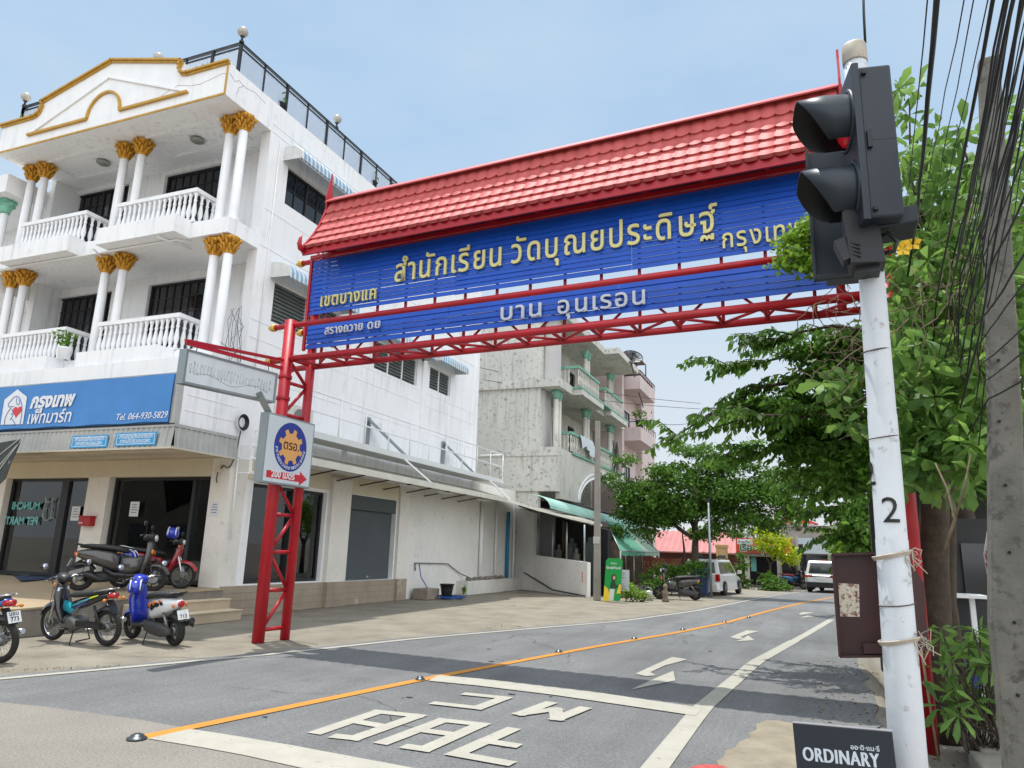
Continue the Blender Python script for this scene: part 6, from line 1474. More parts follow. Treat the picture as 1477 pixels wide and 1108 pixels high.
# two on the platform
def Gp(px, py):
    z = .55
    for _ in range(12): p = G(px, py, z); z = pz(p.y)
    return p
A = Gp(112,854); d = Vector((.78,.62,0)).normalized(); c = A+d*.67
scooter('dark graphite maxi scooter on the tiled platform, seen from its number plate', (c.x,c.y,pz(c.y)), math.atan2(d.y,d.x), mGr, mGr, mPlas, ('','') , big=1.12, r=.24)
B = Gp(266,849); d = Vector((.86,.5,0)).normalized(); c = B-d*.62+Vector((0,-.12,0))
redb = underbone('red and black underbone motorbike on the platform before the right shop window', (c.x,c.y,pz(c.y)), math.atan2(d.y,d.x), mRd, mPl, None, lean=-.08, stripes=[('stripe', mBlk, [(.1,.53,.07),(-.1,.57,.108),(-.4,.68,.118),(-.4,.73,.118),(-.05,.66,.108),(.1,.6,.075)])])
# cut off at the left edge
A = G(-1,957); c = A+Vector((-.62,-.08,0))
mSkB = paint('sky_blue', S(30,110,190))
underbone('blue motorbike with a white number plate, its front beyond the left edge', (c.x,c.y,0), heading(A, A+Vector((-1,-.12,0))), mSkB, mBlk, ('บขบ','773'), lean=-.08)
c = G(-8,826,.56); underbone('dark navy motorbike cut by the left edge in front of the left shop window', (c.x+.1,c.y+.3,pz(c.y)), heading(c, c+Vector((.55,-.9,0))), paint('navy', S(18,24,50)), mBlk, None)
# far ones
A, B = G(1003,866), G(955,864); d = (B-A).normalized(); c = A+d*.66
scooter('matt dark grey scooter parked before the hedge by the blue wheelie bin', (c.x,c.y,0), heading(A,B)+.05, mGr, mGr, mPlas, None, big=1.1, grp='motorbikes down the street')
c = G(1144,850); scooter('blue scooter with red seat cover far down the street, nearer the shrub', (c.x,c.y,0), .5, paint('azure', S(24,92,130)), mBlk, mPlas, None, big=1.0, grp='motorbikes down the street', seatm=mRd)
c = G(1156,850); scooter('blue delivery scooter with a black top box far down the street', (c.x,c.y,0), .35, paint('azure', S(24,92,130)), mBlk, mPlas, None, big=1.0, grp='motorbikes down the street')
tb = thing('top_box', 'black delivery box on the rear of the far blue scooter', 'box', (c.x-.75,c.y-.25,1.0)); MB().box(c.x-.95,c.x-.5,c.y-.45,c.y-.05,1.02,1.4).build('box_body', mPlas, tb, bevel=.02); MB().box(c.x-.97,c.x-.48,c.y-.47,c.y-.03,1.4,1.46).build('lid', mPlas, tb)
def helmet(loc, lab, rot=0., s=1.):
    t = thing('helmet', lab, 'helmet', loc, 'blue and white helmets on the motorbikes', rot, True); t.scale = (s,s,s)
    b = MB(); rings = []
    for i in range(9):
        a = -1.0+2.55*i/8; z = .13*math.sin(a); r_ = .135*math.cos(a); rings.append([(max(.004,r_)*1.12*math.cos(q), max(.004,r_)*math.sin(q), z) for q in frange(0,2*math.pi,21)[:-1]])
    b.loft(rings); b.build('shell', mBl, t)
    v = MB(); vs = []
    for i in range(13):
        q = -1.1+2.2*i/12
        for z, r_ in ((-.05,.150),(.0,.156),(.045,.147)): vs.append((r_*1.06*math.cos(q), r_*math.sin(q)*.97, z))
    v.add(vs, [(3*i+k,3*i+3+k,3*i+4+k,3*i+1+k) for i in range(12) for k in range(2)], 0, True); v.build('visor', mBlk, t)
    b = MB()
    for s_ in (1,-1): b.tube([(.142*math.cos(a)*1.1*math.cos(.75), s_*.142*math.sin(.75)*(.6+.4*math.sin(a)), .142*math.sin(a)) for a in frange(.35,1.5,7)], [.008,.016,.018,.018,.016,.01,.004], 6); b.tube([(-.142*math.cos(a)*1.1*math.cos(.6), s_*.142*math.sin(.6), .135*math.sin(a)) for a in frange(-.3,1.2,7)], .012, 6)
    b.build('white_flash', mWh, t); return t
Wq = lambda t, p: (Matrix.Translation(t.location) @ t.rotation_euler.to_matrix().to_4x4()) @ Vector(p)
p = Wq(redb, (.38,-.3,1.16)); helmet(p, 'blue and white helmet hung on the mirror of the red motorbike', 2.2)
p = Wq(redb, (-.45,-.24,.63)); helmet(p, 'blue and white helmet hanging beside the seat of the red motorbike', -2.6, 1.15)
p = Wq(scoop, (.34,.16,.88)); helmet(p, 'blue and white helmet hanging from the handlebar of the white scooter', 2.4, .95)
# ------------------------------------------------------------------ cars
mCarW = paint('car_white', S(214,215,214)); mCarG = mat('car_glass', S(34,40,44), .06, var=.1, spec=.7, coat=.5)
def car(label, loc, rotz, L_, W_, H_, suv, roofrack, name):
    t = thing(name, label, 'car', loc, None, rotz, True); hl, hw = L_/2, W_/2; r = .36 if suv else .31
    def ring(x, z0, z1, w0, w1, n=1): return [(x,-w0,z0),(x,-w1*.98,(z0+z1)/2),(x,-w1,z1),(x,w1,z1),(x,w1*.98,(z0+z1)/2),(x,w0,z0)]
    b = MB(); zs = .26 if suv else .2; zb = H_*.56
    b.loft([ring(-hl,zs+.12,zb-.1,hw*.80,hw*.78), ring(-hl+.1,zs,zb,hw*.92,hw*.93), ring(-hl*.5,zs,zb,hw,hw*.97), ring(hl*.35,zs,zb-.02,hw,hw*.97), ring(hl*.8,zs,zb-.16,hw*.96,hw*.9), ring(hl,zs+.1,zb-.35,hw*.75,hw*.7)], sm=False).build('body', mCarW, t, bevel=.04)
    g = MB(); xb, xf0, xr1 = -hl+.12, hl*.42, -hl+.3
    z1 = H_-(.06 if roofrack else 0)
    def ringc(x, z, w): return [(x,-w,z),(x,w,z)]
    low = [(xb,-hw*.92),(xf0+.45,-hw*.86),(xf0+.45,hw*.86),(xb,hw*.92)]; hi = [(xr1,-hw*.78),(xf0-.35,-hw*.74),(xf0-.35,hw*.74),(xr1,hw*.78)]
    V_ = [(x,y,zb-.03) for x,y in low]+[(x,y,z1-.07) for x,y in hi]+[(x*.96+.0,y*.93,z1) for x,y in hi]
    g.add(V_, [(0,1,5,4),(1,2,6,5),(2,3,7,6),(3,0,4,7),(4,5,9,8),(5,6,10,9),(6,7,11,10),(7,4,8,11),(8,9,10,11)]); g.build('cabin', mCarW, t, bevel=.03)
    def pane(nm, q, off):
        q = [Vector(p)+Vector(off) for p in q]; b = MB(); b.add(q, [(0,1,2,3)]); n = (q[1]-q[0]).cross(q[2]-q[0]).normalized(); b.add([p-n*.01 for p in q], [(3,2,1,0)]); b.build(nm, mCarG, t)
    def lerp(a, c, s_): return Vector(a).lerp(Vector(c), s_)
    P = [Vector(v) for v in V_]
    def face(nm, i0, i1, i2, i3, a0, a1, b0, b1, off):
        q = [lerp(lerp(P[i0],P[i1],a),lerp(P[i3],P[i2],a),b_) for a, b_ in ((a0,b0),(a1,b0),(a1,b1),(a0,b1))]; pane(nm, q, off)
    face('rear_window', 3,0,4,7, .1,.9,.15,.92, (-.012,0,0)); face('windscreen', 1,2,6,5, .06,.94,.1,.95, (.012,0,.0))
    for (a0,a1) in ((.06,.30),(.33,.60),(.63,.93)): face('side_window', 0,1,5,4, a0,a1,.12,.92, (0,-.012,0)); face('side_window', 2,3,7,6, 1-a1,1-a0,.12,.92, (0,.012,0))
    for x in (-hl*.6, hl*.62):
        for s_ in (1,-1):
            w_ = MB().lathe([(r-.1,-.1),(r-.02,-.1),(r,-.07),(r,.07),(r-.02,.1),(r-.1,.1)], (x,s_*(hw-.09),r), 22, (0,1,0)).build('wheel', mTyre, t)
            k = MB().lathe([(r*.62,0),(r*.62,.012),(.05,.03),(.003,.03)], (x,s_*(hw+.012),r), 20, (0,s_,0)); 
            for i in range(5): a = i*2*math.pi/5; k.obox((x+r*.33*math.cos(a), s_*(hw+.035), r+r*.33*math.sin(a)), (r*.27*math.cos(a),0,r*.27*math.sin(a)), (0,.01,0), (-.03*math.sin(a),0,.03*math.cos(a)))
            k.build('rim', mEng, w_)
    for s_ in (1,-1):
        if suv: MB().box(-hl-.0,-hl+.12,s_*hw*.5,s_*hw*.93,zb-.13,zb-.02).build('tail_lamp', mTail, t)
        else: MB().box(-hl-.02,-hl+.16,s_*hw*.76,s_*hw*.95,zb-.28,zb+.02).build('tail_lamp', mTail, t)
        MB().box(hl-.25,hl-.05,s_*hw*.55,s_*hw*.8,zb-.4,zb-.25).build('headlamp', mLens, t)
        MB().box(hl*.38,hl*.43,s_*(hw+.02),s_*(hw+.2),zb+.02,zb+.17).build('wing_mirror', mCarW, t, bevel=.02)
    MB().box(-hl-.05,-hl+.1,-hw*.86,hw*.86,zs,zs+.28).build('rear_bumper', mPlas if suv else mCarW, t, bevel=.03)
    MB().box(-hl-.03,-hl-.01,-.26,.26,zb-.22,zb-.1).build('number_plate', mPlate, t); MB().box(-hl-.02,-hl+.02,-hw*.6,hw*.6,zb-.09,zb-.05).build('chrome_bar', mChrome if not suv else mPlas, t)
    b = MB()
    for s_ in (1,-1): b.box(-hl*.6,hl*.15,s_*hw*.66-.02,s_*hw*.66+.02,z1+.02,z1+.06); b.box(-hl*.55,-hl*.53,s_*hw*.66-.02,s_*hw*.66+.02,z1-.02,z1+.02); b.box(hl*.1,hl*.12,s_*hw*.66-.02,s_*hw*.66+.02,z1-.02,z1+.02)
    b.build('roof_rail', mPlas, t)
    if roofrack:
        b = MB(); b.box(-hl*.5,hl*.05,-hw*.62,hw*.62,z1+.07,z1+.1)
        for i in range(7): b.box(-hl*.5+.2*i,-hl*.5+.2*i+.03,-hw*.62,hw*.62,z1+.1,z1+.14)
        b.box(-hl*.5,hl*.05,-hw*.64,-hw*.61,z1+.1,z1+.2); b.box(-hl*.5,hl*.05,hw*.61,hw*.64,z1+.1,z1+.2); b.build('roof_rack', mPlas, t)
    return t
a, c = G(1047,859), G(1063,856); d = (c-a); d.z = 0; d.normalize()
h = math.atan2(1, .14); ctr = a+Vector((math.cos(h),math.sin(h),0))*1.25+Vector((-math.sin(h),math.cos(h),0))*.85
car('white minivan with a black roof rack parked beyond the grey post', (ctr.x,ctr.y,0), h, 4.4, 1.75, 1.6, False, True, 'minivan')
q = G(1196,856); car('white sport utility vehicle driving away near the bend of the road', (q.x+.15,q.y+2.2,0), math.atan2(1,.22), 4.6, 1.75, 1.62, True, False, 'suv')
# ================================================================== RIGHT SIDE: TRAFFIC LIGHT, BOARDS, POLE, CABLES
mPole = mat('pole_white', S(200,205,210), .5, var=.08, scale=3, spots=.7, spotcol=S(120,116,110), spotscale=11, streak=.3, streakcol=S(150,146,138), bump=.2, bscale=20)
mTL = mat('signal_grey', S(36,46,55), .45, .1, var=.1, scale=5); mTLi = mat('signal_inner_black', S(12,12,13), .7, var=0)
YP = 4.2
def wrap_digit(body, cx, cy, r, z, ang, h_, m, par):
    o = text(body, (0,0,0), (1,0,0), (0,1,0), m, par, 'digit', h=h_/.69, depth=0., align='C'); off = Vector(OFF[par.name])
    import bmesh
    bm = bmesh.new(); bm.from_mesh(o.data); bmesh.ops.triangulate(bm, faces=bm.faces); bmesh.ops.subdivide_edges(bm, edges=bm.edges, cuts=3, use_grid_fill=True); bm.to_mesh(o.data); bm.free()
    for v in o.data.vertices:
        p = v.co + off; a = ang + p.x/r; v.co = Vector((cx+(r+.002)*math.cos(a), cy+(r+.002)*math.sin(a), z+p.y)) - off
    return o
px_, pz_top = .366, 1.65+(4.92-1.65)*YP/4.6
tl = thing('traffic_light', 'dark two lamp traffic light on a scuffed white pole marked 2', 'traffic light', (px_, YP, 0))
def prad(z): return .088-.0072*z if z < 3.2 else .062
pole = MB().tube([(px_-.012+.008*z, YP, z) for z in (-.05,.9,1.76,1.765,2.4,2.405,3.2,4.2,pz_top-.12)], [prad(0),prad(.9),prad(1.76),prad(1.765)-.002,prad(2.4),prad(2.405)-.002,.065,.0635,.062], 28).build('pole', mPole, tl)
MB().lathe([(.066,0),(.068,.01),(.068,.11),(.06,.125),(.003,.13)], (px_+.023,YP,pz_top-.13), 24).build('pole_cap', mat('cap_rusty', S(178,170,156), .6, .2, var=.2, scale=6, spots=.5, spotcol=S(130,92,60), spotscale=8), pole)
za = PY(1283, 752, YP-.08).z
cxp = lambda z: px_-.012+.008*z
wrap_digit('2', cxp(za), YP, prad(za)+.0015, za-.005, math.radians(-90), .125, mInk, pole)
wrap_digit('2', cxp(2.), YP, prad(2.)+.0015, PY(1257,709,YP).z+.03, math.radians(-168), .125, mInk, pole)
# signal heads
fdir = Vector((-.985,-.17,0)); sdir = Vector((.17,-.985,0)); zz = Vector((0,0,1))
def at(px, py, Y): return PY(px, py, Y)
Yh = YP-.12
top, bot = at(1240, 101, Yh), at(1272, 333, Yh)
hc = Vector(((top.x+bot.x)/2-.045, Yh, (top.z+bot.z)/2-.035)); HH = (top.z-bot.z)/2*.9
h = MB(); h.obox(hc-fdir*.055, fdir*.085, sdir*.155, zz*HH); hd_ = h.build('housing', mTL, tl, bevel=.012)
b = MB(); b.obox(hc+fdir*.045, fdir*.018, sdir*.175, zz*(HH+.015)); b.obox(hc-fdir*.05, fdir*.086, sdir*.1562, zz*.002); b.build('front_flange', mTL, hd_, bevel=.006)
for k_, e_ in ((0,.05),(.9,.01),(-.9,.01)): MB().obox(hc+sdir*.165+zz*(HH*k_), fdir*.011, sdir*.011, zz*e_).build('latch', mBlack, hd_)
mRedL = mat('lamp_red', S(200,30,44), .25, var=.25, scale=60, emit=.12); mGrL = mat('lamp_clear', S(150,150,146), .3, var=.25, scale=60)
for k, (dz, ml, nm) in enumerate(((HH*.47, mRedL, 'red_lamp'), (-HH*.50, mGrL, 'dark_lamp'))):
    c = hc+fdir*.063+zz*dz; rl = .15; u = sdir; n = 22
    ln = MB(); ln.lathe([(rl*.93,0),(rl*.93,.012),(rl*.75,.035),(rl*.4,.05),(.003,.055)], c, 26, fdir)
    for i in range(5):
        for j in range(6*i+1): a = 2*math.pi*j/max(1,6*i); ln.ball(c+fdir*(.052-.012*(i/4)**2*3)+(u*math.cos(a)+zz*math.sin(a))*rl*.2*i*.95, .006, 5, 4)
    lo = ln.build(nm, ml, hd_)
    v = MB(); ri = []; ro = []; N_ = 30
    a0, a1 = math.radians(-62), math.radians(242)
    vs = []
    for i in range(N_+1):
        a = a0+(a1-a0)*i/N_; e = (u*math.cos(a)+zz*math.sin(a)); s_ = max(0, min(1, (math.sin(a)+.9)/1.5)); L_ = .11+.16*(s_**.7)
        for r_ in (rl, rl-.006):
            q = c+e*r_; vs += [q, q+fdir*L_*.5+e*.004, q+fdir*L_+zz*(-.016*L_/.27)]
    fs = []
    for i in range(N_):
        o_ = 6*i; p_ = 6*(i+1)
        for k2 in (0,1): fs += [(o_+k2, p_+k2, p_+k2+1, o_+k2+1)]
        for k2 in (3,4): fs += [(o_+k2, o_+k2+1, p_+k2+1, p_+k2)]
        fs.append((o_+2, p_+2, p_+5, o_+5))
    v.add(vs, fs, 0, True); 
    for i, f in enumerate(v.f):
        if i % 5 in (2,3): v.mi[i] = 1
    v.build('visor', [mTL, mTLi], lo)
    rg = MB(); rg.tube([c+(u*math.cos(a)+zz*math.sin(a))*(rl+.012) for a in frange(0,2*math.pi,31)[:-1]], .014, 6, closed=True); rg.build('lamp_rim', mTL, lo)
# second head behind, seen from its back
A, B = at(1174, 212, YP+.22), at(1250, 392, YP+.22)
b = MB(); c2 = Vector(((A.x+B.x)/2, YP+.3, (A.z+B.z)/2)); b.obox(c2, (.165,0,0), (0,.012,0), zz*((A.z-B.z)/2)); b.obox(c2+Vector((-.16,-.03,0)), (.008,0,0), (0,.04,0), zz*((A.z-B.z)/2)); b.obox(c2+Vector((0,-.03,-(A.z-B.z)/2+.01)), (.15,0,0), (0,.04,0), zz*.008); b.obox(c2+Vector((.02,.1,0)), (.11,0,0), (0,.09,0), zz*((A.z-B.z)/2-.03)); b.build('rear_housing', mTL, tl)
A, B = at(1213, 318, YP-.1), at(1266, 402, YP-.1); c3 = (A+B)/2
b = MB(); b.obox(c3+Vector((.02,0,.03)), (.085,.02,0), (0,.10,0), (-.012,0,.15)); b.obox(c3+Vector((-.05,-.06,-.02)), (.06,.02,.03), (0,.05,0), (-.02,0,.06)); b.obox(c3+Vector((.03,0,-.13)), (.06,0,0), (0,.05,0), zz*.03)
for i in range(4): b.obox(c3+Vector((-.03,-.115,-.01-.022*i)), (.03,0,-.012), (0,.004,0), zz*.005)
b.build('bracket_box', mat('bracket_black', S(34,38,42), .5, var=.12), tl, bevel=.008)
MB().obox(c3+Vector((.17,.06,.135)), (.12,0,.01), (0,.12,0), (0,0,.05)).build('lower_bracket', mTL, tl, bevel=.01)
cb = [at(1262,345,YP-.1), at(1280,336,YP-.12), at(1294,348,YP-.12), at(1290,362,YP-.11), at(1268,367,YP-.1)]
MB().tube(cb, .012, 8).build('cable', mBlack, tl)
b = MB(); b.tube([at(1248,62,YP-.02), at(1246,20,YP-.02), at(1244,-60,YP-.02)], .008, 6); one(b, 'feed_cable', mBlack, 'black cable rising from the top of the white traffic light pole', 'cable')
for x_, y_, r_ in ((1250,508,.004),(1253,632,.003),(1306,872,.003)):
    z_ = at(x_, y_, YP).z; MB().tube([(px_+(prad(z_)+.004)*math.cos(a), YP+(prad(z_)+.004)*math.sin(a), z_+.012*math.sin(a+1)) for a in frange(0,2*math.pi,21)[:-1]], r_, 4, closed=True).build('wire_tie', mRust, tl)
# brown metal sign box tied behind the pole
mBrn = mat('maroon_metal', S(58,28,30), .4, .1, var=.2, scale=3, streak=.4, streakcol=S(96,60,52), spots=.25, spotcol=S(96,52,40), spotscale=5)
YB_ = 4.42; A, B, C_, D = at(1200,800,YB_), at(1306,797,YB_), at(1311,945,YB_), at(1211,946,YB_)
bs = thing('sign_box', 'maroon sheet metal sign box tied behind the white pole, with a rusty pale patch', 'sign', ((A.x+B.x)/2, YB_, D.z))
b = MB(); q = [A,B,C_,D]; b.add([p+Vector((0,0,0)) for p in q]+[p+Vector((0,.012,0)) for p in q], [(3,2,1,0),(4,5,6,7),(0,1,5,4),(1,2,6,5),(2,3,7,6),(3,0,4,7)]); b.build('panel', mBrn, bs)
b = MB()
for p0, p1 in ((A,B),(A,D),(D,C_)): b.bar(p0+Vector((0,-.025,0)), p1+Vector((0,-.025,0)), .012, .05, (0,1,0))
b.bar(at(1245,935,YB_-.03), at(1275,935,YB_-.03), .03, .05)
b.build('folded_rim', mBrn, bs)
R_ = [at(1309,801,YB_+.0), at(1333,842,YB_+.02), at(1339,938,YB_+.02), at(1312,944,YB_)]
b = MB(); b.add(R_+[p+Vector((0,.06,0)) for p in R_], [(3,2,1,0),(4,5,6,7),(0,1,5,4),(1,2,6,5),(2,3,7,6),(3,0,4,7)]); b.build('side_flange', mBrn, bs)
Q = [at(1209,841,YB_-.002), at(1239,843,YB_-.002), at(1240,890,YB_-.002), at(1212,889,YB_-.002)]
b = MB(); b.add(Q+[p+Vector((0,-.002,0)) for p in Q], [(0,1,2,3),(7,6,5,4),(0,4,5,1),(1,5,6,2),(2,6,7,3),(3,7,4,0)]); b.build('pale_patch', mat('rusty_patch', S(206,198,180), .7, var=.1, spots=.95, spotcol=S(110,52,26), spotscale=48, spotlo=.5, streak=.6, streakcol=S(140,80,44)), bs)
def rope(y_, lab):
    b = MB(); z_ = at(1300, y_, YP-.08).z; r_ = prad(z_)+.008; rr = random.Random(y_)
    for k in range(3): b.tube([(px_+(r_+.004*k)*math.cos(a), YP+(r_+.004*k)*math.sin(a), z_+.006*k+.02*math.cos(a)) for a in frange(math.radians(-215), math.radians(-5), 15)], .0045, 5)
    e = Vector((px_+r_*.9, YP-.02, z_+.02))
    for i in range(16):
        p = e+Vector((rr.uniform(-.04,.03), rr.uniform(-.03,.01), rr.uniform(-.02,.03))); b.tube([p, p+Vector((rr.uniform(-.03,.05), rr.uniform(-.03,.01), rr.uniform(-.05,.03))), p+Vector((rr.uniform(-.02,.06), rr.uniform(-.03,.01), rr.uniform(-.12,.02)))], .0028, 4)
    one(b, 'rope', mat('rope_pale', S(188,176,160), .9, var=.2, scale=20), lab, 'rope', 'knotted cords on the white pole')
rope(803, 'frayed pale cord knotted round the white pole above the maroon box'); rope(928, 'frayed pale cord knotted round the white pole near the bottom of the maroon box')
# ORDINARY board
YO = 4.0; A, B = at(1143,1043,YO), at(1287,1056,YO-.03); du = (B-A).normalized(); dv = Vector((0,.1,-1)).normalized(); dv = (dv-du*dv.dot(du)).normalized(); W_ = (B-A).length
obd = thing('signboard', 'dark slate board lettered ORDINARY leaning against the white pole', 'signboard', ((A.x+B.x)/2, YO, 0))
nrm = du.cross(-dv); cc = A+du*W_/2+dv*.47
MB().obox(cc-nrm*.012, du*W_/2, dv*.47, nrm*.012).build('board', mat('slate_board', S(40,48,58), .35, var=.1, scale=2), obd, bevel=.003)
MB().obox(A+du*W_/2-nrm*.012-dv*.0015, du*W_/2, dv*.0015, nrm*.0125).build('worn_edge', mat('worn_edge', S(130,130,134), .6), obd)
mOL = mat('board_letter', S(206,216,226), .45, var=0)
def onb(px, py):
    d = ray(px, py); t = (A-EYE).dot(nrm)/d.dot(nrm); return EYE+d*t
l0, l1 = onb(1159.5, 1096.5), onb(1269, 1107.5)
text('ORDINARY', l0+nrm*.0005, l1-l0, -dv, mOL, obd, w=(l1-l0).length, h=.088, depth=.001, xfat=.0028, bold=.0, spacing=1.10)
l0, l1 = onb(1227, 1080.5), onb(1269, 1084); text('ออ·ดิ·แน·รี่', l0+nrm*.0005, l1-l0, -dv, mOL, obd, w=(l1-l0).length, depth=.001, bold=.02)
# red marker post foot, bamboo stick, kerb stones, plant bed
b = MB().tube([(1.10,9.5,-.38),(1.02,9.5,.9),(.98,9.52,1.35)], .014, 6); one(b, 'bamboo_stick', mat('bamboo', S(170,150,118), .7, var=.2, scale=9), 'thin pale bamboo stick leaning beside the right foot of the red gantry', 'stick')
mSt = mat('kerb_stone', S(140,136,126), .9, var=.25, scale=4, spots=.5, spotcol=S(74,72,66), spotscale=4, bump=.8)
for i, (x, y, sx2, sy2, hh) in enumerate(((1.62,9.55,.2,.5,.26),(1.52,8.75,.2,.36,.22),(1.95,9.2,.22,.3,.16))):
    one(MB().box(x-sx2,x+sx2,y-sy2,y+sy2,-.38,-.38+hh), 'kerb_stone', mSt, ['grey kerb stone edging the plant bed, the farther one under the leafy shrub','grey kerb stone nearest the camera beside the concrete pole','flat broken slab lying inside the plant bed'][i], 'stone', bevel=.03)
# concrete utility pole at the right edge
YU = 6.6
upo = thing('utility_pole', 'tall mottled concrete utility pole at the right edge wrapped in black cables', 'utility pole', (1.3, YU, -.35))
mCP2 = mat('mottled_concrete', S(112,110,103), .92, var=.3, scale=3, streak=.3, spots=.7, spotcol=S(62,60,56), spotscale=7, spotlo=.52, bump=.6, bscale=40)
sec = []
for py_, z_ in ((1108,None),(900,None),(600,None),(300,None),(82,None)):
    xl = {1108:1453,900:1431,600:1429.5,300:1421,82:1413}[py_]; p = at(xl, py_, YU); wd = {1108:.25,900:.235,600:.21,300:.18,82:.15}[py_]
    sec.append((p.z, p.x, wd))
sec.insert(0, (-.4, sec[0][1]-.01, .26))
b = MB(); b.loft([[(x, YU+.02, z), (x+wd, YU, z), (x+wd, YU+wd*.8, z), (x, YU+wd*.8, z)] for z, x, wd in sec], sm=False); b.build('shaft', mCP2, upo, bevel=.015)
for x_, y_ in ((1441,608),(1450,700),(1456,797),(1463,898),(1468,1003),(1440,520)): p = at(x_, y_, YU); MB().lathe([(.013,-.002),(.013,.004)], p+Vector((0,-.002,0)), 10, (0,-1,0)).build('bolt_hole', mTLi, upo)
# vinyl banner fixed to the left of that pole, edge on
P = [(1431,733),(1438,735),(1446,900),(1448,1010),(1446,1040),(1440,960),(1433,880),(1419,800),(1424,765)]
pb = thing('banner', 'white and red vinyl food banner tied to the left of the right concrete pole', 'banner', (1.35, 7.0, .4))
b = MB(); Q = [at(x_, y_, 7.0) for x_, y_ in P]; b.prism([(p.x, p.z) for p in Q], (0,7.0,0), UXv, (0,0,1), (0,.01,0)); b.build('vinyl', mat('vinyl_pale', S(206,204,200), .5, var=.12, scale=4), pb)
b = MB()
for k in range(6): a = at(1421+1.6*k, 800-5*k, 6.995); c = at(1433+1.2*k, 835-8*k, 6.995); b.bar(a, c, .006, .02, (0,1,0))
Q = [at(x_, y_, 6.994) for x_, y_ in ((1421,812),(1434,815),(1436,838),(1426,828))]; b.prism([(p.x, p.z) for p in Q][::-1], (0,6.994,0), UXv, (0,0,1), (0,.004,0))
b.build('red_print', mat('print_red', S(140,30,40), .5, var=.2, scale=9), pb)
Q = [at(x_, y_, 6.994) for x_, y_ in ((1434,868),(1443,862),(1446,900),(1438,905))]; MB().prism([(p.x, p.z) for p in Q][::-1], (0,6.994,0), UXv, (0,0,1), (0,.004,0)).build('food_print', mat('print_brown', S(150,104,84), .5, var=.4, scale=14), pb)
# dim roadside stall behind the trunk
rsn = thing('roadside_stall', 'dim roadside stall with a dark glass cabinet behind the tree trunk', 'stall', (2.3, 12.6, -.2))
MB().box(1.75,2.7,12.3,13.0,-.2,2.3).build('cabinet', mat('stall_dark', S(34,36,38), .5, var=.3, scale=3), rsn); MB().box(1.95,2.25,12.24,12.29,1.2,1.95).build('glass_door', mGlassD, rsn)
MB().box(1.9,1.96,11.7,11.76,-.2,1.25).build('post', mTrim, rsn); MB().box(1.62,2.1,11.5,12.2,1.22,1.26).build('shelf', mTrim, rsn); MB().box(1.0,6,15.2,15.4,-.3,3.4).build('back_wall', mat('stall_back', S(58,62,56), .9, var=.5, scale=1.5), rsn)
one(MB().box(1.6,2.05,11.3,11.75,.15,.5), 'crate', mat('crate_blue', S(24,54,120), .5, var=.15), 'blue plastic crate in front of the dim roadside stall', 'crate', bevel=.015)
# overhead cables
CBL = [((1340,-40),2.6,(1303,330),8.5,.003),((1354,-40),2.4,(1318,340),7.5,.011),((1398,-40),3.0,(1322,330),9,.003),((1414,-40),3.0,(1338,330),9,.003),((1432,-40),3.0,(1345,350),9,.003),((1441,-40),2.6,(1350,430),8,.008)]
rr = random.Random(11)
LB = ['thin wire in the sky just right of the traffic light','thick black cable in the open sky between the traffic light and the concrete pole','thin wire in the sky right of the single thick cable','thin wire in the sky right of the single thick cable','thin wire in the sky right of the single thick cable','black cable bordering the left of the cable bundle']
for i in range(22):
    x0 = 1455+i*3.4+rr.uniform(-4,4); x1 = 1372+i*3.0+rr.uniform(-14,14); CBL.append(((x0,-45+rr.uniform(-10,10)),2.6+rr.uniform(-.3,.5),(x1,330+rr.uniform(0,170)),6.3+rr.uniform(-.5,1.6),rr.choice((.003,.005,.006,.008))))
for i in range(8): CBL.append(((1500+14*i,60+60*i),3.2,(1385+6*i,400+25*i),6.4,rr.choice((.005,.007))))
for i, (a, ya, c, yc, r_) in enumerate(CBL):
    p, q = at(*a, ya), at(*c, yc); n_ = 9; b = MB(); sg_ = rr.uniform(.0,.06)
    pts = [p.lerp(q, k/n_)+Vector((rr.uniform(-.006,.006),0,-sg_*math.sin(math.pi*k/n_))) for k in range(n_+1)]
    e = pts[-1]; pts.append(e+Vector((rr.uniform(-.1,.1), .5, -.25+rr.uniform(-.2,.1))))
    one(b.tube(pts, r_, 6), 'overhead_cable', mBlack, LB[i] if i < 6 else 'black cable in the thick bundle crossing the concrete pole at upper right', 'cable', 'thin wires in the open sky' if i in (2,3,4) else 'cables in the bundle by the concrete pole' if i > 5 else None)
# wires crossing the gap far left of the trees
for i, (a, c) in enumerate((((690,530),(1010,582)),((700,548),(1010,590)),((905,603),(1010,608)),((560,520),(870,600)))):
    p, q = at(*a, 30), at(*c, 44); b = MB().tube([p.lerp(q, k/8)+Vector((0,0,-.25*math.sin(math.pi*k/8))) for k in range(9)], .014, 4)
    one(b, 'distant_wire', mBlack, 'thin wire strung past the weathered and pink houses', 'wire', 'wires past the weathered house')
fp = thing('utility_pole', 'far utility pole with cross arms where the road bends', 'utility pole', (-.96, 50, 0)); MB().tube([(-.96,50,0),(-1.05,50,4.9)], [.16,.11], 10).build('shaft', mCP, fp)
b = MB()
for z_ in (4.2,4.6): b.box(-1.7,-.3,49.86,49.9,z_,z_+.08)
b.ball((-.8,49.8,3.6), .22, 8, 6); b.build('cross_arm', mRust, fp)
fp2 = thing('utility_pole', 'thin far utility pole standing right of the one with cross arms', 'utility pole', (1.6, 60, 0)); MB().tube([(1.6,60,0),(1.6,60,6.2)], [.14,.1], 8).build('shaft', mCP, fp2)
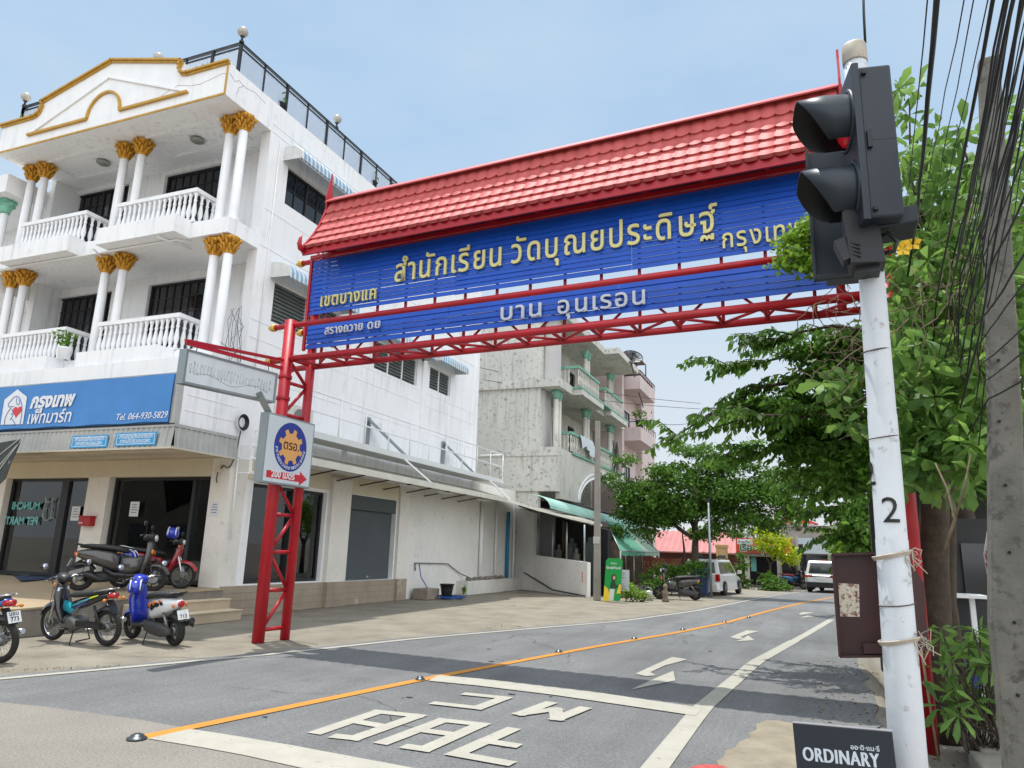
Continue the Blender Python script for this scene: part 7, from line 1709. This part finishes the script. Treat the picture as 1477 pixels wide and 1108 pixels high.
for k, z_ in enumerate((4.25,4.7,3.6,5.0)):
    b = MB().tube([(-14,52,z_+1.2),(-6,51,z_+.3),(-1.0,50,z_),(1.6,60,z_+.6),(9,70,z_+1.5)], .02, 4); one(b, 'distant_wire', mBlack, 'thin wire strung between the two far utility poles', 'wire', 'wires between the far utility poles')
# ================================================================== TREES AND PLANTS
RNG = np.random.default_rng(5)
def leaves(name, C, D, S_, m, parent, wid=.42, seg=1, fold=.25, rng=RNG):
    """C centres (N,3), D directions (N,3), S_ lengths (N): each leaf its own small folded face(s)."""
    N = len(C); D = D/np.linalg.norm(D, axis=1, keepdims=True)
    R = rng.normal(size=(N,3)); U = np.cross(D, R); U /= np.linalg.norm(U, axis=1, keepdims=True); Nn = np.cross(U, D)
    flip = np.where(Nn[:,2] < 0, -1., 1.)[:,None]; Nn = Nn*flip
    L_ = S_[:,None]; Wd = L_*wid/2
    if seg == 1:
        V = np.stack([C, C+D*L_*.5+U*Wd+Nn*Wd*fold, C+D*L_-Nn*L_*.08, C+D*L_*.5-U*Wd+Nn*Wd*fold], 1); k = 4; F = [(0,1,2,3)]
    else:
        V = np.stack([C, C+D*L_*.4+U*Wd*.7+Nn*Wd*fold, C+D*L_*.75+U*Wd+Nn*(Wd*fold-L_*.03), C+D*L_-Nn*L_*.12, C+D*L_*.75-U*Wd+Nn*(Wd*fold-L_*.03), C+D*L_*.4-U*Wd*.7+Nn*Wd*fold], 1); k = 6; F = [(0,1,5),(1,2,4,5),(2,3,4)]
    off = np.array(OFF[parent.name]) if parent else np.zeros(3)
    V = (V-off).reshape(-1,3); faces = []
    base = np.arange(N)*k
    lens = [len(f) for f in F]; loops = np.concatenate([base[:,None]+np.array(f)[None] for f in F], 1).reshape(-1)
    me = bpy.data.meshes.new(name); me.vertices.add(len(V)); me.vertices.foreach_set('co', V.reshape(-1))
    me.loops.add(len(loops)); me.loops.foreach_set('vertex_index', loops.astype(np.int32))
    ls = np.tile(np.array(lens), N); st_ = np.concatenate([[0], np.cumsum(ls)[:-1]])
    me.polygons.add(len(ls)); me.polygons.foreach_set('loop_start', st_.astype(np.int32)); me.polygons.foreach_set('loop_total', ls.astype(np.int32)); me.polygons.foreach_set('use_smooth', np.ones(len(ls), bool))
    me.materials.append(m); me.update(calc_edges=True); me.validate()
    o = bpy.data.objects.new(name, me); COL.objects.link(o)
    if parent: o.parent = parent; OFF[o.name] = OFF[parent.name]
    return o
def ell(c, r, n, shell=.55, rng=RNG):
    d = rng.normal(size=(n,3)); d /= np.linalg.norm(d, axis=1, keepdims=True); q = (shell+(1-shell)*rng.random((n,1)))
    return np.array(c)+d*q*np.array(r)
def cloud(ells, clumps, per, spread, rng=RNG):
    P = []
    vol = np.array([e[1][0]*e[1][1]*e[1][2] for e in ells])**.7; vol = vol/vol.sum()
    for e, f in zip(ells, vol):
        cc = ell(e[0], e[1], max(3, int(clumps*f)), .45, rng)
        for c in cc:
            k = int(per*rng.uniform(.5,1.5)); P.append(c+rng.normal(size=(k,3))*np.array([spread, spread, spread*.55]))
    return np.concatenate(P)
def droop(n, z=-.5, rng=RNG): D = rng.normal(size=(n,3)); D[:,2] = D[:,2]*.5+z; return D
mBark = mat('bark', S(74,64,54), .95, var=.35, scale=9, bump=1., bscale=30, spots=.5, spotcol=S(44,38,32), spotscale=5)
mBarkL = mat('bark_light', S(112,98,80), .95, var=.3, scale=9, bump=.8, bscale=30)
gDark = leafmat('leaf_dark', S(42,74,32), S(104,148,56), .45); gMid = leafmat('leaf_mid', S(42,76,30), S(100,140,54)); gBright = leafmat('leaf_bright', S(70,112,36), S(138,172,58)); gYel = leafmat('leaf_yellow_green', S(104,140,30), S(186,196,50), .45); gBig = leafmat('leaf_glossy_big', S(38,72,36), S(132,172,84), .42, .5)
def limb(b, pts, r0, r1, n=8):
    m_ = len(pts); b.tube(pts, [r0+(r1-r0)*i/(m_-1) for i in range(m_)], n)
def wig(a, c, n, amp, rr):
    a, c = Vector(a), Vector(c); L_ = (c-a).length
    return [a.lerp(c, i/n)+(Vector((rr.uniform(-1,1),rr.uniform(-1,1),rr.uniform(-1,1)))*amp*L_ if 0 < i < n else Vector()) for i in range(n+1)]
def P3(px, py, Y): p = PY(px, py, Y); return (p.x, p.y, p.z)
def tree(name, label, base, trunk, limbs, r0, ells, clumps, per, spread, size, m, bark=mBark, wid=.45, group=None, seed=1, dz=-.45):
    rr = random.Random(seed); rng = np.random.default_rng(seed); t = thing(name, label, 'tree', base, group)
    b = MB(); limb(b, trunk, r0, r0*.6, 10)
    for q in limbs: limb(b, wig(q[0], q[1], 5, .05, rr), q[2], q[2]*.25, 6)
    b.build('trunk', bark, t)
    P = cloud(ells, clumps, per, spread, rng); n = len(P)
    leaves('crown', P, droop(n, dz, rng), size*rng.uniform(.7,1.3,n), m, t, wid, rng=rng); return t
# spreading street tree in the middle distance
Yt = 33.5; bx_ = PY(1003, 838, Yt); B0 = (bx_.x, Yt, 0)
cr = lambda px, py, rx, rz, Y=Yt, ry=None: (P3(px, py, Y), (rx, ry or rx*.8, rz))
fork = P3(1003, 778, Yt)
tree('street_tree', 'spreading dark green street tree with a forked trunk beside the white minivan', B0, [B0, P3(1002,810,Yt), fork], [(fork, P3(930,720,Yt), .12), (fork, P3(975,690,Yt+1), .13), (fork, P3(1020,680,Yt), .12), (fork, P3(1090,700,Yt), .12), (fork, P3(1000,700,Yt-1.5), .10), (P3(985,836,Yt+1), P3(984,770,Yt+1), .11)], .22,
     [cr(935,715,1.5,.75), cr(975,685,1.3,.6), cr(1040,705,1.7,.8), cr(1090,715,1.5,.6), cr(1000,730,1.8,.6), cr(1120,690,1.2,.4), cr(1135,725,.8,.4), cr(905,705,.8,.5), cr(920,740,1.0,.5), cr(1050,670,1.4,.4), cr(960,745,1.2,.5), cr(880,690,.5,.2), cr(1155,705,.7,.25), cr(905,662,.5,.18), cr(1000,650,.9,.25), cr(1075,645,.7,.2), cr(1040,760,.7,.2), cr(890,765,.5,.25), cr(1080,745,1.2,.45), cr(1115,755,.7,.3), cr(1020,770,.8,.2), cr(930,765,.7,.25), cr(1145,740,.7,.3)], 560, 60, .22, .17, gMid, wid=.5, seed=3)
# feathery tree leaning over the road from the right
Yb = 12.6; tb_ = (2.3, Yb+.7, -.3)
def spray(C, D, pts, step, n_side, length, rng, hang=.9):
    P = [Vector(p) for p in pts]
    for a, c in zip(P, P[1:]):
        L_ = (c-a).length; k = max(1, int(L_/step)); d = (c-a).normalized(); sd = d.cross(Vector((0,0,1))).normalized()
        for i in range(k):
            o_ = a.lerp(c, i/k)
            for s_ in (1,-1):
                C.append(tuple(o_+Vector(rng.normal(size=3)*.02))); D.append(tuple(sd*s_*rng.uniform(.3,1)+d*rng.uniform(.1,.7)+Vector((0,0,-hang*rng.uniform(.3,1.3)))))
def sprayed(name, label, base, trunk, boughs, r0, size, m, seed, subs=9, sublen=.8, wid=.45, extra=None, step=.055):
    rr = random.Random(seed); rng = np.random.default_rng(seed); t = thing(name, label, 'tree', base); b = MB(); limb(b, trunk, r0, r0*.55, 10); C = []; D = []
    for bo in boughs:
        pts = [Vector(p) for p in bo[0]]; limb(b, pts, bo[1], .012, 6); n_ = len(pts)
        for k in range(bo[2] if len(bo) > 2 else subs):
            s_ = rr.uniform(.12, 1.0)*(n_-1); i = min(n_-2, int(s_)); o_ = pts[i].lerp(pts[i+1], s_-i); d = (pts[i+1]-pts[i]).normalized()
            a = Vector((d.x*.7+rr.uniform(-.5,.5), rr.uniform(-1,1), rr.uniform(-.35,.35))).normalized()*sublen*rr.uniform(.5,1.2)
            tw = [o_, o_+a*.5+Vector((0,0,.06)), o_+a+Vector((0,0,-.12*sublen))]; limb(b, tw, .012, .004, 4); spray(C, D, tw, step, 1, size, rng)
        spray(C, D, pts[n_//2:], step, 1, size, rng)
    b.build('trunk', mBark, t); C = np.array(C); D = np.array(D)
    if extra is not None:
        E_ = cloud(*extra, rng); C = np.concatenate([C, E_]); D = np.concatenate([D, droop(len(E_), -.7, rng)])
    leaves('crown', C, D, size*rng.uniform(.7,1.25,len(C)), m, t, wid, rng=rng); return t
q = lambda px, py, Y=Yb: P3(px, py, Y)
sprayed('overhanging_tree', 'dark tree stretching feathery drooping branches over the road under the gantry', tb_, [tb_, (2.2,Yb+.4,2.2), (1.9,Yb+.2,4.2)],
    [([q(1275,560),q(1180,545),q(1090,560),q(1020,600),q(958,640)], .05, 16), ([q(1275,520),q(1190,500),q(1110,520),q(1040,530)], .04, 13), ([q(1275,600,12.0),q(1170,600,12.0),q(1080,600,11.9),q(1010,625,11.8)], .045, 16),
     ([q(1275,620),q(1190,640),q(1110,650),q(1050,668)], .04, 14), ([q(1275,480,12.),q(1200,470,12),q(1150,480,11.9),q(1100,500,11.8)], .035, 12), ([q(1280,650,13.4),q(1200,670,13.4),q(1140,690,13.4)], .035, 12),
     ([q(1275,580,13.5),q(1180,575,13.6),q(1110,590,13.8),q(1060,610,13.8)], .04, 14), ([q(1275,700,13),q(1230,700,13),q(1190,715,13)], .03, 8)], .16, .155, gDark, 12, sublen=.72, step=.042,
    extra=([(q(1190,560), (.7,.7,.5)), (q(1225,620), (.65,.7,.5)), (q(1135,595), (.65,.6,.36)), (q(1235,510), (.55,.6,.42)), (q(1230,680), (.5,.6,.4)), (q(1090,590), (.5,.5,.2)), (q(1170,640), (.55,.6,.3)), (q(1180,500), (.5,.5,.25))], 250, 44, .12))
Yc = 25.
q2 = lambda px, py, Y=Yc: P3(px, py, Y)
t3 = (2.8, Yc, -.0)
sprayed('layered_tree', 'tree with flat layered branches farther along the right side of the road', t3, [t3, (2.7,Yc,2.5), (2.5,Yc,4.6)],
    [([q2(1265,660),q2(1210,655),q2(1150,665)], .05, 9), ([q2(1265,700),q2(1200,690),q2(1130,700)], .05, 11), ([q2(1265,735),q2(1210,730),q2(1165,742)], .05, 9), ([q2(1265,770),q2(1220,765),q2(1195,780)], .04, 8), ([q2(1265,630),q2(1190,625),q2(1120,640)], .04, 9), ([q2(1270,760),q2(1250,790),q2(1235,810)], .04, 8)], .2, .22, gMid, 21, sublen=1.1,
    extra=([(q2(1240,680), (.9,1.,.7)), (q2(1235,750), (.7,1.,.6)), (q2(1250,640), (.8,1,.6)), (q2(1250,800), (.5,.8,.5)), (q2(1180,690), (.8,.8,.3))], 190, 44, .2))
tree('roadside_tree', 'rounded tree at the bend of the road right of the white sport utility vehicle', (2.6,36,0), [(2.6,36,0),(2.6,36,2)], [((2.6,36,1.6),(1.9,36,3),.1),((2.6,36,1.6),(3.2,36,3.2),.1)], .16, [(P3(1235,770,36),(1.1,1.,.7)),(P3(1225,790,36),(.9,1.,.5)),(P3(1262,745,36),(1.3,1.2,.9))], 90, 40, .2, .2, gBright, seed=5)
tree('small_tree', 'small yellow green tree in front of the orange shop sign', P3(1110,848,44), [(PY(1110,848,44).x,44,0),P3(1111,812,44)], [(P3(1111,815,44),P3(1098,790,44),.05),(P3(1111,815,44),P3(1130,790,44),.05)], .09, [(P3(1112,784,44),(.85,.7,.7)),(P3(1130,795,44),(.75,.7,.6)),(P3(1103,768,44),(.5,.5,.4)),(P3(1140,803,44),(.5,.5,.3))], 60, 34, .16, .2, gYel, seed=6)
tree('small_tree', 'small dark tree peeping above the left end of the orange shop sign', P3(1066,845,47), [(PY(1066,845,47).x,47,0),P3(1066,780,47)], [(P3(1066,790,47),P3(1062,770,47),.04)], .07, [(P3(1066,768,47),(.6,.5,.45)),(P3(1090,765,47),(.6,.5,.35))], 24, 30, .15, .18, gMid, seed=7)
for i in range(7): 
    x = -55+9.5*i+(i*37 % 5); tree('far_tree', 'distant rounded tree on the skyline behind the low roofs', (x,105+3*(i%3),0), [(x,105+3*(i%3),0),(x,105+3*(i%3),3)], [], .3, [((x,105+3*(i%3),4.2),(3.6,2.5,2.2)),((x+2.5,105+3*(i%3),3.6),(2.6,2,1.7))], 36, 26, .6, .75, gDark, group='distant skyline trees', seed=30+i) if not -13 < x < 1 else None
# shrubs and hedges
def shrub(name, label, ells, clumps, per, spread, size, m, cat='shrub', seed=1, group=None, wid=.5):
    rng = np.random.default_rng(seed); P = cloud(ells, clumps, per, spread, rng); P = P[P[:,2] > -.3]; c = P.mean(0)
    t = thing(name, label, cat, (c[0], c[1], 0), group); b = MB(); rr = random.Random(seed)
    for i in range(6): e = ells[i % len(ells)]; b.tube(wig((e[0][0]+rr.uniform(-.1,.1), e[0][1], max(-.35,0)), (e[0][0]+rr.uniform(-.3,.3), e[0][1]+rr.uniform(-.2,.2), e[0][2]), 4, .06, rr), .015, 5)
    b.build('stem', mBark, t); leaves('foliage', P, droop(len(P), -.15, rng), size*rng.uniform(.7,1.3,len(P)), m, t, wid, rng=rng); return t
shrub('hedge', 'dark hedge behind the parked grey scooter', [(P3(965,832,32.5),(.9,.5,.65)),(P3(995,828,32.5),(.9,.5,.75)),(P3(940,838,32.5),(.5,.4,.5))], 70, 34, .14, .15, gDark, 'hedge', 2)
shrub('shrub', 'round shrub at the roadside below the small yellow green tree', [(P3(1120,846,42.5),(.75,.6,.5)),(P3(1108,842,42.8),(.5,.5,.6))], 50, 34, .12, .15, gMid, seed=3)
shrub('climber', 'climbing plant covering the tan gate pillar', [(P3(1069,815,43.6),(.35,.35,.9)),(P3(1074,845,43.6),(.4,.3,.5))], 34, 26, .12, .15, gMid, 'plant', 4)
shrub('stall_plant', 'leafy potted greenery beside the menu board', [(P3(912,852,26.9),(.3,.3,.35)),(P3(925,860,27),(.2,.2,.2))], 26, 20, .09, .13, gBright, 'plant', 5)
shrub('stall_plant', 'leafy plant between the stall counter and the stone lantern', [(P3(950,846,29.5),(.3,.3,.4))], 20, 20, .1, .14, gMid, 'plant', 6)
shrub('palm_shrub', 'pale green spiky shrub between the hedge and the wheelie bin', [(P3(1012,828,33),(.35,.3,.6))], 18, 22, .12, .28, gBright, 'plant', 7, wid=.18)
shrub('flower_bed', 'low flowering plants at the foot of the brick gate pillar', [((.0,56.6,.35),(.9,.4,.35)),((1.3,56.8,.3),(.6,.4,.3))], 30, 22, .12, .18, gYel, 'plant', 8)
one(MB().add([(x*.05-12.0, 25.0+y*.05, z*.05) for x, y, z in ((0,0,0),(1,0,6),(0,1,7),(-1,1,5),(2,1,4),(0,0,9),(-2,0,6))], [(0,1,2),(0,2,3),(0,4,1),(0,5,2),(0,3,6)]), 'weed', gMid, 'small weed growing at the end of the low white planter', 'weed')
# weeds in the cracks of the forecourt edge
C = []; rng = np.random.default_rng(8)
for i in range(110): x = rng.uniform(700,752); p = G(x, 905+rng.normal()*1.0+(x-700)*-.01); C.append((p.x,p.y,0))
for i in range(120): x = rng.uniform(0,190); p = G(x, 969-(x)*.042+rng.normal()*.8); C.append((p.x,p.y,0))
C = np.array(C); D = rng.normal(size=(len(C),3)); D[:,2] = abs(D[:,2])+1.2
wd = leaves('weeds', C, D, rng.uniform(.012,.035,len(C)), leafmat('weed_leaf', S(84,84,44), S(128,128,70), .2), None, .35, rng=rng); tag(wd, 'thin weeds along the crack between forecourt and road', 'weeds', kind='stuff')
# ------------------------------------------------------------------ big-leaved tree right of the pole
def rosettes(C, ln, rng, k=(6,9), up=.2):
    Cs = []; Ds = []; Ls = []
    for c in C:
        ax = rng.normal(size=3)*.55+np.array([-.1,-.35,up]); ax /= np.linalg.norm(ax); r_ = np.cross(ax, rng.normal(size=3)); r_ /= np.linalg.norm(r_); s_ = np.cross(ax, r_); m_ = rng.integers(*k); ph = rng.uniform(0,6.28); sc = rng.uniform(.65,1.2)
        for i in range(m_):
            a = ph+6.283*i/m_+rng.normal()*.12; d = r_*np.cos(a)+s_*np.sin(a)+ax*rng.uniform(-.15,.35)+np.array([0,0,-.28]); Cs.append(c+d*.02); Ds.append(d); Ls.append(ln*sc*rng.uniform(.8,1.15))
    return np.array(Cs), np.array(Ds), np.array(Ls)
rng = np.random.default_rng(17); rr = random.Random(17)
bt = (1.33, 10.5, -.37)
bigt = thing('big_leaf_tree', 'tall tree with glossy palm-shaped leaf clusters right of the traffic light', 'tree', bt)
b = MB(); tr_ = [bt, (1.31,10.5,.6), (1.36,10.5,1.6), (1.45,10.45,2.6), (1.5,10.3,3.6)]; b.tube(tr_, [.21,.17,.165,.16,.13], 14); b.tube([(1.55,10.7,-.37),(1.5,10.72,1.2),(1.62,10.7,2.6),(1.9,10.6,3.6)], [.12,.10,.10,.07], 10)
tips = [(1312,150,9.2),(1345,200,9.4),(1380,180,9.6),(1315,260,9.),(1350,300,9.2),(1400,260,9.8),(1330,400,8.6),(1370,450,8.8),(1300,480,8.4),(1345,560,8.2),(1400,560,8.6),(1320,640,8.0),(1385,660,8.2),(1450,420,9.),(1470,540,8.6),(1460,300,9.4),(1290,560,8.6)]
for t_ in tips:
    e = P3(*t_); b.tube(wig(tr_[3 if t_[1] > 420 else 4], e, 5, .05, rr), [.05,.04,.03,.022,.015,.01], 6)
b.build('trunk', mBark, bigt)
Cc = []
def fill(px0, px1, py0, py1, n, Y0, Y1, f=None):
    for i in range(n*4):
        if n <= 0: break
        x, y = rng.uniform(px0,px1), rng.uniform(py0,py1)
        if f and not f(x, y): continue
        Cc.append(P3(x, y, rng.uniform(Y0,Y1))); n -= 1
fill(1296,1330,112,200,7,8.8,9.6); fill(1298,1400,180,330,46,8.6,10.2, lambda x,y: rng.random() < .35+.6*(y-180)/150); fill(1430,1500,150,400,60,8.6,10.5); fill(1300,1420,230,350,50,9.5,11.5)
fill(1285,1420,330,470,120,8.2,10.2); fill(1278,1430,470,640,210,7.9,10.); fill(1300,1420,620,705,60,7.7,9.4, lambda x,y: y < 680 or 1320 < x < 1400); fill(1445,1520,380,690,70,7.9,9.8); fill(1290,1440,350,600,150,9.8,12.); fill(1286,1330,600,700,22,7.9,9.)
fill(1185,1240,535,620,10,8.4,9.0)
C_, D_, L_ = rosettes(np.array(Cc), .235, rng); leaves('crown', C_, D_, L_, gBig, bigt, .40, seg=2, fold=.3, rng=rng)
# dense backing crown behind it so the sky shows only in gaps
tree('backing_tree', 'dense dark tree standing behind the big-leaved tree at the right edge', (3.6,17,0), [(3.6,17,0),(3.5,17,2),(3.4,17,4)], [((3.5,17,3),(2.4,16,4.6),.1),((3.5,17,3),(4.6,17,5),.1)], .22, [(P3(1330,500,14),(1.2,1.,1.0)),(P3(1420,520,14),(1.4,1.,1.4)),(P3(1400,380,14),(1.2,1.,.9)),(P3(1470,430,14),(1.2,1.,1.6)),(P3(1340,640,14),(1.0,1.,.8)),(P3(1430,650,14),(1.2,.8,.9)),(P3(1310,720,16),(.9,.8,.8)),(P3(1390,760,17),(1.2,.8,1.0))], 300, 50, .2, .17, gDark, seed=44)
# shrub in the kerbed bed
shb = thing('shrub', 'leafy shrub with palm-shaped leaves in the kerbed bed beside the concrete pole', 'shrub', (1.55,9.2,-.3))
b = MB(); Cs = []
for i in range(52):
    e = Vector(P3(rr.uniform(1355,1446), rr.uniform(905,1045), rr.uniform(8.5,9.5))); b.tube(wig((1.55+rr.uniform(-.2,.2),9.2,-.3), e, 4, .06, rr), .008, 5); Cs.append(tuple(e))
b.build('stem', mBark, shb); C_, D_, L_ = rosettes(np.array(Cs), .21, rng, (5,8), .7); leaves('foliage', C_, D_, L_, gBig, shb, .26, seg=2, rng=rng)
# leafy vine hanging over the right end of the blue boards
vin = thing('vine', 'leafy vine clump hanging over the right end of the blue gantry boards', 'vine', P3(1160,395,9.4))
P = cloud([(P3(1150,350,9.5),(.26,.25,.24)),(P3(1172,335,9.5),(.22,.25,.2)),(P3(1145,378,9.4),(.2,.2,.16)),(P3(1180,375,9.5),(.2,.2,.22)),(P3(1128,372,9.4),(.1,.1,.12))], 60, 26, .06, rng)
b = MB()
for i in range(7): b.tube(wig(P3(1195,400,9.5), tuple(P[rr.randrange(len(P))]), 4, .06, rr), .006, 4)
b.build('stem', mBarkL, vin); leaves('foliage', P, droop(len(P), -.35, rng), .085*rng.uniform(.7,1.3,len(P)), gBright, vin, .6, rng=rng)
# dry vine tangle
b = MB()
for i in range(95):
    x, y = rr.uniform(1175,1345), rr.uniform(415,585); Yv = rr.uniform(8.2,9.6); a = rr.uniform(0,6.28); pts = []; v = rr.uniform(14,34)
    for k in range(7): pts.append(P3(x, y, Yv)); a += rr.uniform(-.9,.9); x += math.cos(a)*v*.6; y += math.sin(a)*v*.45; Yv += rr.uniform(-.06,.06)
    b.tube(pts, rr.choice((.003,.004,.006)), 4)
one(b, 'dry_vine', mBarkL, 'tangle of dry brown vine stems around the right end of the gantry', 'vine')
b = MB()
for i in range(34):
    x, y = rr.uniform(1300,1470), rr.uniform(280,470); Yv = rr.uniform(6.9,8.); a = rr.uniform(.8,2.4); pts = []; v = rr.uniform(20,46)
    for k in range(7): pts.append(P3(x, y, Yv)); a += rr.uniform(-.6,.6); x += math.cos(a)*v*.6; y += math.sin(a)*v*.5; Yv += rr.uniform(-.06,.06)
    b.tube(pts, rr.choice((.003,.004,.006)), 4)
one(b, 'dry_vine', mBarkL, 'tangle of dry vine stems hanging from the cables by the concrete pole', 'vine')
b = MB(); b.tube([P3(1360,800,6.9),P3(1378,748,6.9),P3(1366,705,7.),P3(1349,668,7.1)], [.012,.014,.010,.006], 6); b.tube([P3(1378,748,6.9),P3(1392,700,6.95),P3(1400,655,7.)], [.012,.01,.006], 6); one(b, 'twig', mBarkL, 'bare forked grey twig before the tree trunk', 'twig')
fl = thing('yellow_flower', 'yellow trumpet flowers beside the traffic light bracket', 'flower', P3(1311,365,7.6))
b = MB()
for c in (P3(1302,360,7.6), P3(1316,352,7.6)):
    for i in range(5): a = i*1.2566+.3; e = Vector((math.cos(a),-.35,math.sin(a)))*.075; b.add([Vector(c), Vector(c)+e*.7+Vector((e.z,0,-e.x))*.4, Vector(c)+e*1.15, Vector(c)+e*.7-Vector((e.z,0,-e.x))*.4], [(0,1,2,3)])
b.build('petals', mat('petal_yellow', S(236,190,30), .5, var=.1, scale=20), fl)
# plants on the far right verge and litter leaves
C = []; 
for i in range(260):
    y = rng.uniform(7.5,14); x = rng.uniform(-.1,1.4); C.append((x,y,hz(x,y)+.004))
C = np.array(C); D = rng.normal(size=(len(C),3)); D[:,2] *= .1
lt_ = leaves('fallen_leaves', C, D, rng.uniform(.03,.07,len(C)), leafmat('leaf_fallen', S(90,78,50), S(150,128,70), .1), None, .45, rng=rng); tag(lt_, 'dry fallen leaves scattered on the shaded right verge', 'leaves', kind='stuff')
